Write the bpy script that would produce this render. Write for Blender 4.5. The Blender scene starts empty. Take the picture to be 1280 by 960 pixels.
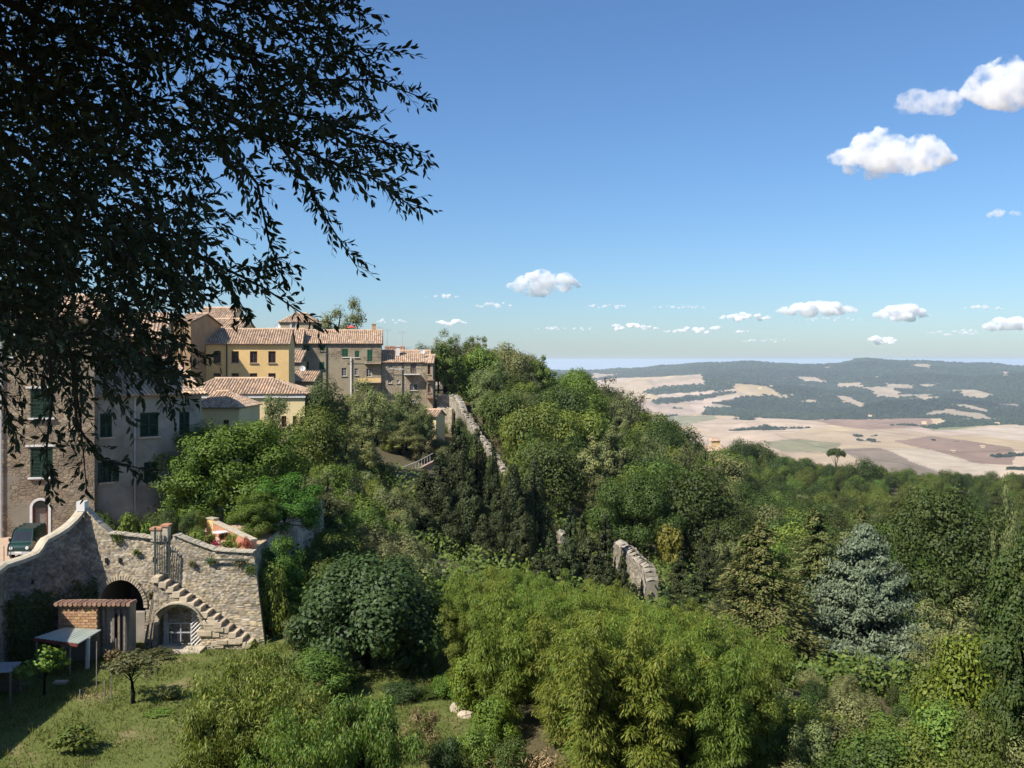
import bpy, math, random
import numpy as np
from mathutils import Vector, Matrix
R = math.radians
SC = bpy.context.scene
COL = SC.collection
# ------------------------------------------------------------------ camera
F = 1200.0            # focal length in pixels of the 1280 px wide photograph
HZ = 450.0            # pixel row of the true horizon
cam = bpy.data.cameras.new('camera'); camo = bpy.data.objects.new('camera', cam); COL.objects.link(camo)
cam.sensor_width = 36; cam.lens = 36 * F / 1280
cam.shift_y = -(480 - HZ) / 1280
cam.clip_start = 0.1; cam.clip_end = 200000
camo.location = (0, 0, 0); camo.rotation_euler = (R(90), 0, 0)
SC.camera = camo
# ------------------------------------------------------------------ sky and sun
SUN_EL = 46.0
SUN_FROM = Vector((-0.76, -0.65, 0)).normalized() * math.cos(R(SUN_EL)) + Vector((0, 0, math.sin(R(SUN_EL))))
w = bpy.data.worlds.new('World'); SC.world = w; w.use_nodes = True
nt = w.node_tree; nt.nodes.clear()
sky = nt.nodes.new('ShaderNodeTexSky'); sky.sky_type = 'NISHITA'; sky.sun_disc = False
sky.sun_elevation = R(SUN_EL); sky.sun_rotation = math.atan2(SUN_FROM.x, SUN_FROM.y)
sky.altitude = 1500; sky.air_density = 1.3; sky.dust_density = 1.6; sky.ozone_density = 10.0
bg = nt.nodes.new('ShaderNodeBackground'); bg.inputs[1].default_value = 0.092
wo = nt.nodes.new('ShaderNodeOutputWorld')
tint = nt.nodes.new('ShaderNodeMix'); tint.data_type = 'RGBA'; tint.blend_type = 'MULTIPLY'; tint.inputs[0].default_value = 1.0; tint.inputs[7].default_value = (1.02, 1.045, 1.05, 1)
nt.links.new(sky.outputs[0], tint.inputs[6]); nt.links.new(tint.outputs[2], bg.inputs[0]); nt.links.new(bg.outputs[0], wo.inputs[0])
sl = bpy.data.lights.new('sun', 'SUN'); sl.energy = 5.0; sl.angle = R(0.53); sl.color = (1.0, 0.94, 0.84)
so = bpy.data.objects.new('sun', sl); COL.objects.link(so)
so.rotation_euler = SUN_FROM.to_track_quat('Z', 'Y').to_euler(); so.location = SUN_FROM * 60
SC.view_settings.view_transform = 'Standard'; SC.view_settings.look = 'None'
SC.view_settings.exposure = 0.52; SC.view_settings.gamma = 1.0; SC.view_settings.use_curve_mapping = False
cy = SC.cycles
cy.max_bounces = 16; cy.diffuse_bounces = 2; cy.glossy_bounces = 2; cy.transmission_bounces = 3
cy.volume_bounces = 14; cy.transparent_max_bounces = 8; cy.use_denoising = True
cy.caustics_reflective = False; cy.caustics_refractive = False

HAZE = 4.5e-5
# ------------------------------------------------------------------ helpers
def P(px, py, Y):
    return Vector(((px - 640) / F * Y, Y, (HZ - py) / F * Y))
def X(px, Y): return (px - 640) / F * Y
def Z(py, Y): return (HZ - py) / F * Y

def tag(o, label=None, cat=None, group=None, kind=None):
    if label: o['label'] = label
    if cat: o['category'] = cat
    if group: o['group'] = group
    if kind: o['kind'] = kind
    return o
def empty(name, loc, rz=0):
    o = bpy.data.objects.new(name, None); COL.objects.link(o)
    o.location = loc; o.rotation_euler = (0, 0, rz); o.empty_display_size = 0.3
    return o
def child(o, parent):
    if parent is None: return o
    o.parent = parent
    # world-space mesh data: undo the parent's transform
    o.matrix_parent_inverse = parent_matrix(parent).inverted()
    return o
def parent_matrix(p):
    m = Matrix.LocRotScale(p.location, p.rotation_euler, p.scale)
    if p.parent: m = parent_matrix(p.parent) @ p.matrix_parent_inverse @ m
    return m
def np_mesh(name, V, Fc, col=None, smooth=False):
    """V (n,3), Fc (m,k) all faces with k corners."""
    V = np.asarray(V, dtype=np.float32); Fc = np.asarray(Fc, dtype=np.int32)
    me = bpy.data.meshes.new(name)
    me.vertices.add(len(V)); me.vertices.foreach_set('co', V.ravel())
    k = Fc.shape[1]; n = len(Fc)
    me.loops.add(n * k); me.loops.foreach_set('vertex_index', Fc.ravel())
    me.polygons.add(n); me.polygons.foreach_set('loop_start', np.arange(0, n * k, k, dtype=np.int32))
    me.polygons.foreach_set('loop_total', np.full(n, k, dtype=np.int32))
    if smooth: me.polygons.foreach_set('use_smooth', np.ones(n, dtype=bool))
    if col is not None:
        a = me.color_attributes.new('Col', 'FLOAT_COLOR', 'POINT')
        col = np.asarray(col, dtype=np.float32)
        if col.ndim == 1: col = np.stack([col, col, col], 1)
        c4 = np.ones((len(V), 4), dtype=np.float32); c4[:, :3] = col
        a.data.foreach_set('color', c4.ravel())
    me.update(calc_edges=True); me.validate()
    return me
class MB:
    """collects polygons; build() links them as ONE mesh object"""
    def __init__(s): s.v = []; s.f = []; s.c = []
    def add(s, vs, fs, c=1.0):
        b = len(s.v); s.v += [tuple(q) for q in vs]; s.f += [tuple(i + b for i in q) for q in fs]
        s.c += [c if not isinstance(c, (int, float)) else (c, c, c)] * len(vs); return s
    def quad(s, a, b, c, d, col=1.0): return s.add([a, b, c, d], [(0, 1, 2, 3)], col)
    def box(s, c, size, ax=None, col=1.0, taper=1.0):
        c = Vector(c); hx, hy, hz = [q / 2 for q in size]
        U, V_, W = ax if ax else (Vector((1, 0, 0)), Vector((0, 1, 0)), Vector((0, 0, 1)))
        vs = []
        for z in (-1, 1):
            t = 1 if z < 0 else taper
            for x, y in ((-1, -1), (1, -1), (1, 1), (-1, 1)):
                vs.append(c + U * (x * hx * t) + V_ * (y * hy * t) + W * (z * hz))
        return s.add(vs, [(3, 2, 1, 0), (4, 5, 6, 7), (0, 1, 5, 4), (1, 2, 6, 5), (2, 3, 7, 6), (3, 0, 4, 7)], col)
    def tube(s, pts, rad, n=6, col=1.0, cap=True):
        pts = [Vector(p) for p in pts]
        if isinstance(rad, (int, float)): rad = [rad] * len(pts)
        vs = []; fs = []
        for i, p in enumerate(pts):
            d = (pts[min(i + 1, len(pts) - 1)] - pts[max(i - 1, 0)])
            d = d.normalized() if d.length > 1e-9 else Vector((0, 0, 1))
            a = d.cross(Vector((0, 0, 1)))
            if a.length < 0.05: a = d.cross(Vector((0, 1, 0)))
            a.normalize(); b = d.cross(a)
            for k in range(n):
                t = 2 * math.pi * k / n
                vs.append(p + (a * math.cos(t) + b * math.sin(t)) * rad[i])
        for i in range(len(pts) - 1):
            for k in range(n):
                k2 = (k + 1) % n
                fs.append((i * n + k, (i + 1) * n + k, (i + 1) * n + k2, i * n + k2))
        if cap:
            fs.append(tuple(range(n))); fs.append(tuple(reversed(range((len(pts) - 1) * n, len(pts) * n))))
        return s.add(vs, fs, col)
    def prism(s, poly, d, col=1.0):
        """poly: list of Vectors (planar), extruded by vector d"""
        n = len(poly); d = Vector(d); poly = [Vector(p) for p in poly]
        vs = poly + [p + d for p in poly]
        fs = [tuple(range(n)), tuple(reversed(range(n, 2 * n)))]
        for i in range(n): fs.append((i, i + n, (i + 1) % n + n, (i + 1) % n))
        return s.add(vs, fs, col)
    def build(s, name, mat, parent=None, smooth=False, kind=None, label=None, bevel=0):
        me = bpy.data.meshes.new(name)
        me.from_pydata(s.v, [], s.f)
        a = me.color_attributes.new('Col', 'FLOAT_COLOR', 'POINT')
        a.data.foreach_set('color', np.array([(c[0], c[1], c[2], 1) for c in s.c], dtype=np.float32).ravel())
        if smooth:
            for p in me.polygons: p.use_smooth = True
        me.update()
        o = bpy.data.objects.new(name, me); COL.objects.link(o)
        if mat: me.materials.append(mat)
        if bevel:
            b = o.modifiers.new('bevel', 'BEVEL'); b.width = bevel; b.segments = 2; b.limit_method = 'ANGLE'
        if parent: child(o, parent)
        if kind: o['kind'] = kind
        if label: o['label'] = label
        return o
def mobj(name, me, mat=None, parent=None, kind=None):
    o = bpy.data.objects.new(name, me); COL.objects.link(o)
    if mat and not me.materials: me.materials.append(mat)
    if parent: child(o, parent)
    if kind: o['kind'] = kind
    return o

# value noise in numpy
def _hash(ix, iy, seed=0):
    h = (ix.astype(np.int64) * 374761393 + iy.astype(np.int64) * 668265263 + seed * 1442695041) & 0x7fffffff
    h = ((h ^ (h >> 13)) * 1274126177) & 0x7fffffff
    return ((h ^ (h >> 16)) & 0xffffff) / float(0xffffff)
def vnoise(x, y, seed=0):
    x = np.asarray(x, float); y = np.asarray(y, float)
    ix = np.floor(x); iy = np.floor(y); fx = x - ix; fy = y - iy
    fx = fx * fx * (3 - 2 * fx); fy = fy * fy * (3 - 2 * fy)
    a = _hash(ix, iy, seed); b = _hash(ix + 1, iy, seed); c = _hash(ix, iy + 1, seed); d = _hash(ix + 1, iy + 1, seed)
    return (a * (1 - fx) + b * fx) * (1 - fy) + (c * (1 - fx) + d * fx) * fy
def fbm(x, y, oct=4, seed=0):
    s = 0; a = 0.5; n = 0
    for i in range(oct):
        s = s + a * vnoise(x * 2 ** i, y * 2 ** i, seed + i); n += a; a *= 0.5
    return s / n - 0.5
def inpoly(x, y, poly):
    x = np.asarray(x, float); y = np.asarray(y, float); ins = np.zeros(x.shape, bool)
    n = len(poly); j = n - 1
    for i in range(n):
        xi, yi = poly[i]; xj, yj = poly[j]
        c = ((yi > y) != (yj > y)) & (x < (xj - xi) * (y - yi) / (yj - yi + 1e-12) + xi)
        ins ^= c; j = i
    return ins

# ------------------------------------------------------------------ materials
MATS = {}
def _nt(name):
    m = bpy.data.materials.new(name); m.use_nodes = True
    n = m.node_tree; n.nodes.clear()
    return m, n, n.nodes, n.links
def _obj(N, L, vec='Object'):
    tc = N.new('ShaderNodeTexCoord'); return tc.outputs[vec]
def _noise(N, L, src, scale, detail=4, rough=0.6):
    t = N.new('ShaderNodeTexNoise'); t.inputs['Scale'].default_value = scale; t.inputs['Detail'].default_value = detail
    t.inputs['Roughness'].default_value = rough; L.new(src, t.inputs['Vector']); return t.outputs['Fac']
def _ramp(N, L, src, stops):
    r = N.new('ShaderNodeValToRGB'); e = r.color_ramp.elements
    while len(e) < len(stops): e.new(0.5)
    for i, (p, c) in enumerate(stops):
        e[i].position = p; e[i].color = (*c, 1) if len(c) == 3 else c
    L.new(src, r.inputs[0]); return r.outputs[0]
def _mix(N, L, a, b, fac, mode='MIX'):
    m = N.new('ShaderNodeMix'); m.data_type = 'RGBA'; m.blend_type = mode
    for s, v in ((m.inputs[0], fac), (m.inputs[6], a), (m.inputs[7], b)):
        if hasattr(v, 'is_linked') or hasattr(v, 'links'): L.new(v, s)
        else: s.default_value = v if isinstance(v, (int, float)) else (*v, 1)
    return m.outputs[2]
def _out(N, L, sh):
    o = N.new('ShaderNodeOutputMaterial'); L.new(sh, o.inputs[0])
def _bsdf(N, L, col, rough, bump=None, strength=0.3, dist=0.05, metal=0.0, spec=0.3):
    b = N.new('ShaderNodeBsdfPrincipled'); b.inputs['Roughness'].default_value = rough
    b.inputs['Metallic'].default_value = metal; b.inputs['Specular IOR Level'].default_value = spec
    if isinstance(col, tuple): b.inputs['Base Color'].default_value = (*col, 1)
    else: L.new(col, b.inputs['Base Color'])
    if bump is not None:
        bp = N.new('ShaderNodeBump'); bp.inputs['Strength'].default_value = strength; bp.inputs['Distance'].default_value = dist
        L.new(bump, bp.inputs['Height']); L.new(bp.outputs[0], b.inputs['Normal'])
    return b.outputs[0]
def m_basic(name, c1, c2=None, scale=3.0, rough=0.85, bump=0.3, attr=True, metal=0.0, spec=0.3, bscale=None, dist=0.03):
    m, n, N, L = _nt(name); o = _obj(N, L)
    f = _noise(N, L, o, scale, 6)
    c2 = c2 or tuple(q * 0.75 for q in c1)
    col = _mix(N, L, c1, c2, _ramp(N, L, f, [(0.35, (0, 0, 0)), (0.65, (1, 1, 1))]))
    if attr:
        a = N.new('ShaderNodeAttribute'); a.attribute_name = 'Col'
        col = _mix(N, L, col, a.outputs['Color'], 1.0, 'MULTIPLY')
    b = _noise(N, L, o, bscale or scale * 6, 4)
    _out(N, L, _bsdf(N, L, col, rough, b, bump, dist, metal, spec)); MATS[name] = m; return m
def m_rubble(name, cols, sx=2.6, sz=5.0, mortar=(0.30, 0.26, 0.2), rough=0.92, amount=1.0, plaster=None, pl=(0.5, 0.56), pscale=0.45):
    """rubble masonry: squashed voronoi cells; optional patches of plaster over it"""
    m, n, N, L = _nt(name); o = _obj(N, L)
    mp = N.new('ShaderNodeMapping'); mp.inputs['Scale'].default_value = (sx, sx, sz); L.new(o, mp.inputs[0])
    dn = N.new('ShaderNodeTexNoise'); dn.inputs['Scale'].default_value = 1.7; L.new(mp.outputs[0], dn.inputs['Vector'])
    vm = N.new('ShaderNodeVectorMath'); vm.operation = 'MULTIPLY_ADD'; vm.inputs[1].default_value = (0.5,) * 3
    L.new(dn.outputs['Color'], vm.inputs[0]); L.new(mp.outputs[0], vm.inputs[2])
    v1 = N.new('ShaderNodeTexVoronoi'); v1.inputs['Scale'].default_value = 1; L.new(vm.outputs[0], v1.inputs['Vector'])
    v2 = N.new('ShaderNodeTexVoronoi'); v2.feature = 'DISTANCE_TO_EDGE'; v2.inputs['Scale'].default_value = 1; L.new(vm.outputs[0], v2.inputs['Vector'])
    sp = N.new('ShaderNodeSeparateColor'); L.new(v1.outputs['Color'], sp.inputs[0])
    k = len(cols); col = _ramp(N, L, sp.outputs[0], [(i / max(1, k - 1), c) for i, c in enumerate(cols)])
    edge = _ramp(N, L, v2.outputs['Distance'], [(0.02, (0, 0, 0)), (0.14, (1, 1, 1))])
    col = _mix(N, L, mortar, col, edge)
    big = _noise(N, L, o, 0.6, 6)
    col = _mix(N, L, col, _ramp(N, L, big, [(0.3, (0.55, 0.52, 0.48)), (0.7, (1.12, 1.08, 1.0))]), 1.0, 'MULTIPLY')
    at = N.new('ShaderNodeAttribute'); at.attribute_name = 'Col'
    col = _mix(N, L, col, at.outputs['Color'], 1.0, 'MULTIPLY')
    fine = _noise(N, L, o, 14, 5)
    h = N.new('ShaderNodeMath'); h.operation = 'MULTIPLY_ADD'; h.inputs[1].default_value = 0.25
    L.new(fine, h.inputs[0]); L.new(edge, h.inputs[2]); hh = h.outputs[0]
    if plaster:
        pn = _noise(N, L, o, pscale, 7, 0.62); f = _ramp(N, L, pn, [(pl[0], (0, 0, 0)), (pl[1], (1, 1, 1))])
        st = _noise(N, L, o, 1.3, 6); pc = _mix(N, L, plaster, tuple(q * 0.62 for q in plaster), st)
        col = _mix(N, L, col, pc, f)
        h2 = N.new('ShaderNodeMix'); L.new(f, h2.inputs[0]); L.new(hh, h2.inputs[2]); h2.inputs[3].default_value = 1.2; hh = h2.outputs[0]
    _out(N, L, _bsdf(N, L, col, rough, hh, 0.7 * amount, 0.05)); MATS[name] = m; return m
def m_leaf(name, c, c2=None, trans=0.27, hue=0.025, val=0.30, gloss=0.02, rough=0.6):
    """leaf: diffuse + translucent, per-leaf tone from Col, per-plant tone from Object Info"""
    m, n, N, L = _nt(name)
    c2 = c2 or (c[0] * 1.6, c[1] * 1.25, c[2] * 0.9)
    at = N.new('ShaderNodeAttribute'); at.attribute_name = 'Col'
    sp = N.new('ShaderNodeSeparateColor'); L.new(at.outputs['Color'], sp.inputs[0])
    col = _mix(N, L, c, c2, sp.outputs[1])
    oi = N.new('ShaderNodeObjectInfo')
    hs = N.new('ShaderNodeHueSaturation')
    mr = N.new('ShaderNodeMapRange'); mr.inputs[3].default_value = 0.5 - hue; mr.inputs[4].default_value = 0.5 + hue
    L.new(oi.outputs['Random'], mr.inputs[0]); L.new(mr.outputs[0], hs.inputs['Hue'])
    m2 = N.new('ShaderNodeMath'); m2.operation = 'MULTIPLY'; m2.inputs[1].default_value = 7.13
    L.new(oi.outputs['Random'], m2.inputs[0]); fr = N.new('ShaderNodeMath'); fr.operation = 'FRACT'; L.new(m2.outputs[0], fr.inputs[0])
    m3 = N.new('ShaderNodeMapRange'); m3.inputs[3].default_value = 1 - val; m3.inputs[4].default_value = 1 + val
    L.new(fr.outputs[0], m3.inputs[0])
    m4 = N.new('ShaderNodeMath'); m4.operation = 'MULTIPLY'; L.new(m3.outputs[0], m4.inputs[0]); L.new(sp.outputs[0], m4.inputs[1])
    L.new(m4.outputs[0], hs.inputs['Value']); L.new(col, hs.inputs['Color'])
    d = N.new('ShaderNodeBsdfDiffuse'); t = N.new('ShaderNodeBsdfTranslucent'); g = N.new('ShaderNodeBsdfGlossy')
    g.inputs['Roughness'].default_value = rough; g.inputs['Color'].default_value = (0.8, 0.8, 0.8, 1)
    L.new(hs.outputs[0], d.inputs[0])
    tc = _mix(N, L, hs.outputs[0], (1.25, 1.15, 0.45), 1.0, 'MULTIPLY'); L.new(tc, t.inputs[0])
    a = N.new('ShaderNodeMixShader'); a.inputs[0].default_value = trans; L.new(d.outputs[0], a.inputs[1]); L.new(t.outputs[0], a.inputs[2])
    b = N.new('ShaderNodeMixShader'); b.inputs[0].default_value = gloss; L.new(a.outputs[0], b.inputs[1]); L.new(g.outputs[0], b.inputs[2])
    _out(N, L, b.outputs[0]); MATS[name] = m; return m

m_basic('bark', (0.12, 0.09, 0.065), (0.06, 0.045, 0.035), 4, 0.95, 0.6)
m_basic('bark_pale', (0.30, 0.25, 0.19), (0.18, 0.14, 0.1), 4, 0.95, 0.6)
m_basic('twig', (0.05, 0.04, 0.03), None, 6, 0.9, 0.3)
m_leaf('lf_oak', (0.090, 0.136, 0.028)); m_leaf('lf_dark', (0.050, 0.082, 0.020), val=0.25)
m_leaf('lf_light', (0.125, 0.195, 0.036), val=0.25); m_leaf('lf_feather', (0.155, 0.192, 0.078), val=0.25)
m_leaf('lf_olive', (0.105, 0.120, 0.045), (0.17, 0.16, 0.07), val=0.25)
m_leaf('lf_cypress', (0.030, 0.048, 0.016), (0.095, 0.104, 0.036), trans=0.10, val=0.15)
m_leaf('lf_blue', (0.112, 0.148, 0.082), (0.225, 0.26, 0.165), trans=0.12, val=0.0, hue=0.0)
m_leaf('lf_cedar', (0.105, 0.150, 0.040), (0.25, 0.23, 0.08), trans=0.15, val=0.12)
m_leaf('lf_bamboo', (0.120, 0.190, 0.024), (0.27, 0.30, 0.05), trans=0.42, val=0.15)
m_leaf('lf_fig', (0.038, 0.072, 0.018), (0.075, 0.120, 0.030), val=0.1, hue=0.0, gloss=0.03)
m_leaf('lf_walnut', (0.075, 0.150, 0.018), (0.13, 0.21, 0.03), val=0.15)
m_leaf('lf_peach', (0.090, 0.165, 0.018), (0.23, 0.25, 0.04), val=0.1, gloss=0.03)
m_leaf('lf_yellow', (0.13, 0.145, 0.022), (0.20, 0.18, 0.03), val=0.15)
m_leaf('lf_bright', (0.105, 0.180, 0.020), (0.20, 0.26, 0.03), val=0.15)
m_leaf('lf_dry', (0.16, 0.11, 0.05), (0.26, 0.19, 0.10), val=0.2)
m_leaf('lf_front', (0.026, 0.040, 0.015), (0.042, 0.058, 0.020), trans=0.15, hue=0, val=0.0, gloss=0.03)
m_leaf('lf_red', (0.40, 0.05, 0.06), (0.42, 0.12, 0.10), val=0.1)
m_rubble('rubble_warm', [(0.44, 0.36, 0.25), (0.34, 0.28, 0.2), (0.52, 0.44, 0.32), (0.4, 0.31, 0.21), (0.30, 0.26, 0.2)], plaster=(0.40, 0.35, 0.27), pl=(0.56, 0.66))
m_rubble('rubble_grey', [(0.36, 0.32, 0.26), (0.28, 0.25, 0.2), (0.42, 0.37, 0.29), (0.33, 0.28, 0.21)])
m_rubble('stone_plaster', sx=3.0, sz=5.4, amount=0.8, mortar=(0.22, 0.19, 0.15), cols=[(0.34, 0.27, 0.185), (0.21, 0.17, 0.13), (0.40, 0.33, 0.23), (0.29, 0.21, 0.145)], plaster=(0.265, 0.23, 0.175), pl=(0.52, 0.60), pscale=0.4)
m_rubble('stone_house', [(0.44, 0.37, 0.27), (0.33, 0.28, 0.21), (0.50, 0.43, 0.32), (0.38, 0.31, 0.23)], sx=1.8, sz=3.2)
m_rubble('stone_house_plaster', [(0.40, 0.33, 0.23), (0.30, 0.25, 0.18), (0.44, 0.36, 0.25)], sx=1.8, sz=3.2, plaster=(0.40, 0.33, 0.22), pl=(0.40, 0.50), pscale=0.16)
m_basic('wall_in_shade', (0.34, 0.31, 0.26), (0.17, 0.155, 0.13), 0.9, 0.95, 0.6, bscale=5, dist=0.06)
m_basic('plaster_grey', (0.37, 0.335, 0.27), (0.23, 0.205, 0.165), 0.8, 0.95, 0.15)
m_basic('plaster_yellow', (0.80, 0.55, 0.24), (0.68, 0.46, 0.20), 0.45, 0.95, 0.1)
m_basic('plaster_cream', (0.74, 0.60, 0.33), (0.64, 0.50, 0.27), 0.3, 0.95, 0.1)
m_basic('plaster_brown', (0.42, 0.28, 0.15), (0.32, 0.21, 0.12), 0.4, 0.95, 0.2)
m_basic('tiles', (0.62, 0.435, 0.29), (0.46, 0.33, 0.225), 0.8, 0.95, 0.3)
m_basic('tiles_red', (0.36, 0.21, 0.15), (0.26, 0.16, 0.11), 0.8, 0.95, 0.3)
m_basic('tile_bed', (0.30, 0.21, 0.15), None, 2, 0.95, 0.3)
m_basic('green_shutter', (0.030, 0.13, 0.07), (0.025, 0.10, 0.055), 3, 0.6, 0.1)
m_basic('dark_shutter', (0.018, 0.05, 0.034), None, 3, 0.6, 0.1)
m_basic('brown_wood', (0.16, 0.06, 0.04), None, 6, 0.7, 0.2)
m_basic('grey_wood', (0.26, 0.22, 0.18), (0.16, 0.13, 0.10), 8, 0.9, 0.4)
m_basic('dark_inside', (0.02, 0.018, 0.016), None, 3, 0.9, 0.0)
m_basic('glass', (0.03, 0.035, 0.04), None, 1, 0.12, 0.0, spec=0.6)
m_basic('white_paint', (0.72, 0.70, 0.66), (0.6, 0.57, 0.52), 3, 0.6, 0.1)
m_basic('stone_block', (0.56, 0.46, 0.33), (0.42, 0.34, 0.24), 4, 0.95, 0.5)
m_basic('coping', (0.52, 0.45, 0.33), (0.36, 0.31, 0.23), 2.5, 0.95, 0.5)
m_basic('brick', (0.52, 0.33, 0.19), (0.40, 0.24, 0.14), 6, 0.95, 0.4)
m_basic('mortar', (0.42, 0.33, 0.23), None, 8, 0.95, 0.4)
m_basic('terracotta', (0.50, 0.25, 0.15), (0.42, 0.2, 0.12), 3, 0.9, 0.2)
m_basic('paving_warm', (0.52, 0.37, 0.26), (0.42, 0.30, 0.21), 2, 0.95, 0.3)
m_basic('sheet_metal', (0.34, 0.40, 0.34), (0.42, 0.44, 0.38), 1.5, 0.55, 0.1, spec=0.4)
m_basic('rust_red', (0.20, 0.05, 0.04), None, 3, 0.8, 0.2)
m_basic('zinc', (0.5, 0.5, 0.5), (0.42, 0.42, 0.42), 3, 0.5, 0.1, metal=0.3)
m_basic('iron', (0.06, 0.075, 0.065), None, 5, 0.6, 0.1)
m_basic('car_paint', (0.012, 0.045, 0.035), None, 1, 0.22, 0.0, spec=0.6)
m_basic('rubber', (0.02, 0.02, 0.02), None, 6, 0.9, 0.1)
m_basic('earth', (0.30, 0.22, 0.13), (0.20, 0.15, 0.09), 1.5, 1.0, 0.6)
m_basic('blue_cloth', (0.10, 0.25, 0.45), None, 3, 0.9, 0.1)
m_basic('red_cloth', (0.6, 0.10, 0.08), None, 3, 0.9, 0.1)
m_basic('straw', (0.50, 0.36, 0.20), (0.36, 0.25, 0.14), 4, 0.95, 0.4)
# ------------------------------------------------------------------ ground: hillside round the town
CP = np.array([
 (-60,-30,-1.7),(0,-30,-1.7),(60,-30,-1.7),(0,0,-1.7),(-10,0,-1.7),(12,0,-1.7),(0,5,-3.6),(-20,6,-4.5),(20,6,-4.5),(0,12,-9),(-22,12,-10),(22,12,-10.5),
 (-60,25,-14.5),(-35,25,-14.6),(-12,25,-14.7),(0,27,-14.9),(20,25,-15.8),(45,25,-18),
 (-60,40,-14.8),(-35,40,-14.8),(-26,34,-14.8),(-18,34,-14.8),(-20,40,-14.8),(-20,46,-14.8),(-14,44,-14.8),(-8,40,-14.8),(-8,34,-14.8),(0,40,-15),(10,40,-15.8),(25,42,-17.8),(45,40,-19.5),
 (-35,50,-14.8),(-20,50,-14.8),(-13,50.5,-14.3),(-8,52,-14.5),(0,55,-16.2),(10,58,-18),(25,60,-20.5),(45,60,-23),(70,60,-26),
 (-13,60,-13.8),(-60,62,-14.5),(-40,62,-14.2),(-22,60,-14.2),(-40,74,-10.8),(-25,74,-11.2),(-15,73,-13.5),(-6,73,-16.8),
 (-70,100,-8),(-45,100,-8.5),(-30,100,-10),(-20,95,-13.2),(-12,95,-16.5),(-5,95,-19.5),(0,95,-21),(8,95,-22),(20,95,-24.5),(40,95,-27),(75,95,-31),
 (-80,130,-6.5),(-40,130,-8),(-28,128,-10),(-20,125,-13),(-12,125,-15.5),(-3,128,-18.5),(4,130,-19),(14,130,-22.5),(30,130,-28),(60,130,-34),(110,130,-39),
 (-80,170,-6),(-30,170,-7.5),(-16,168,-9),(-12,165,-12),(-6,160,-14),(2,165,-14.5),(15,170,-20),(35,170,-29),(70,170,-38),(130,170,-44),
 (-80,220,-5),(-20,215,-7),(-8,205,-7.5),(0,210,-7.5),(10,215,-10),(20,215,-15),(30,215,-22),(42,215,-30),(60,210,-39),(100,220,-46),(170,220,-51),
 (0,280,-12),(25,280,-21),(50,280,-34),(80,280,-46),(150,280,-54),(240,280,-57),
 (-80,300,-9),(91,430,-44.5),(70,430,-44),(120,420,-51),(153,420,-56),(210,420,-58),(330,400,-60),(0,400,-26),(50,400,-42),
 (-80,600,-70),(0,600,-85),(100,600,-95),(180,600,-105),(320,600,-110),(480,600,-115),(450,300,-60),(450,100,-48),(200,100,-44),(200,20,-30),(450,20,-45),(100,20,-24),(-120,100,-9),(-120,300,-12),(-120,600,-70),(-120,20,-12)], float)
def _phi(r2): return 0.5 * r2 * np.log(r2 + 1e-9)
_S = 100.0
_pts = CP[:, :2] / _S
_n = len(CP)
_K = _phi(((_pts[:, None] - _pts[None]) ** 2).sum(-1)) + np.eye(_n) * 2e-4
_Pm = np.c_[np.ones(_n), _pts]
_A = np.zeros((_n + 3, _n + 3)); _A[:_n, :_n] = _K; _A[:_n, _n:] = _Pm; _A[_n:, :_n] = _Pm.T
_W = np.linalg.solve(_A, np.r_[CP[:, 2], 0, 0, 0])
TERR_Z = -10.4
TERRACE = [(-22.3, 50.3), (-24.2, 46.0), (-23.2, 42.0), (-22.8, 34.0), (-22.8, 24), (-70, 24), (-70, 70), (-13.9, 70), (-13.6, 50.3)]
def ground_base(x, y):
    x = np.atleast_1d(np.asarray(x, float)); y = np.atleast_1d(np.asarray(y, float))
    q = np.c_[x.ravel(), y.ravel()] / _S
    out = np.empty(len(q))
    for i in range(0, len(q), 20000):
        s = q[i:i + 20000]
        out[i:i + 20000] = _phi(((s[:, None] - _pts[None]) ** 2).sum(-1)) @ _W[:_n] + np.c_[np.ones(len(s)), s] @ _W[_n:]
    z = out.reshape(x.shape)
    # level garden lawn
    k = np.clip((50 - np.abs(y - 8)) / 5, 0, 1)
    d = np.maximum.reduce([np.maximum(-30 - x, x + 9), np.maximum(28 - y, y - 50.5), np.zeros_like(x)])
    t = np.clip(1 - d / 3.0, 0, 1); t = t * t * (3 - 2 * t)
    z = z * (1 - t) + (-14.82) * t
    return z
def ground(x, y):
    """height of what one stands on"""
    if inpoly(np.array([x]), np.array([y]), TERRACE)[0]: return TERR_Z
    z = float(ground_base(x, y)[0])
    return z + float((fbm(np.array([x / 4.0]), np.array([y / 4.0]), 3, 5) * 0.25)[0])
gx = np.concatenate([np.arange(-120, -32, 4.0), np.arange(-32, 30, 0.8), np.arange(30, 80, 2.0), np.arange(80, 461, 6.0)])
gy = np.concatenate([np.arange(-30, 26, 2.0), np.arange(26, 62, 0.8), np.arange(62, 240, 2.5), np.arange(240, 601, 7.0)])
GX, GY = np.meshgrid(gx, gy)
GZ = ground_base(GX, GY) + fbm(GX / 4.0, GY / 4.0, 3, 5) * 0.25
ny, nx = GX.shape
idx = np.arange(ny * nx).reshape(ny, nx)
FQ = np.stack([idx[:-1, :-1], idx[:-1, 1:], idx[1:, 1:], idx[1:, :-1]], -1).reshape(-1, 4)
m, n, N, L = _nt('hillside')
o = _obj(N, L)
n1 = _noise(N, L, o, 0.35, 8, 0.65); n2 = _noise(N, L, o, 2.5, 6, 0.7)
grass = _mix(N, L, (0.075, 0.115, 0.020), (0.15, 0.15, 0.04), n2)
dry = _mix(N, L, (0.30, 0.22, 0.11), (0.22, 0.17, 0.09), n2)
c = _mix(N, L, grass, dry, _ramp(N, L, n1, [(0.54, (0, 0, 0)), (0.70, (1, 1, 1))]))
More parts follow.
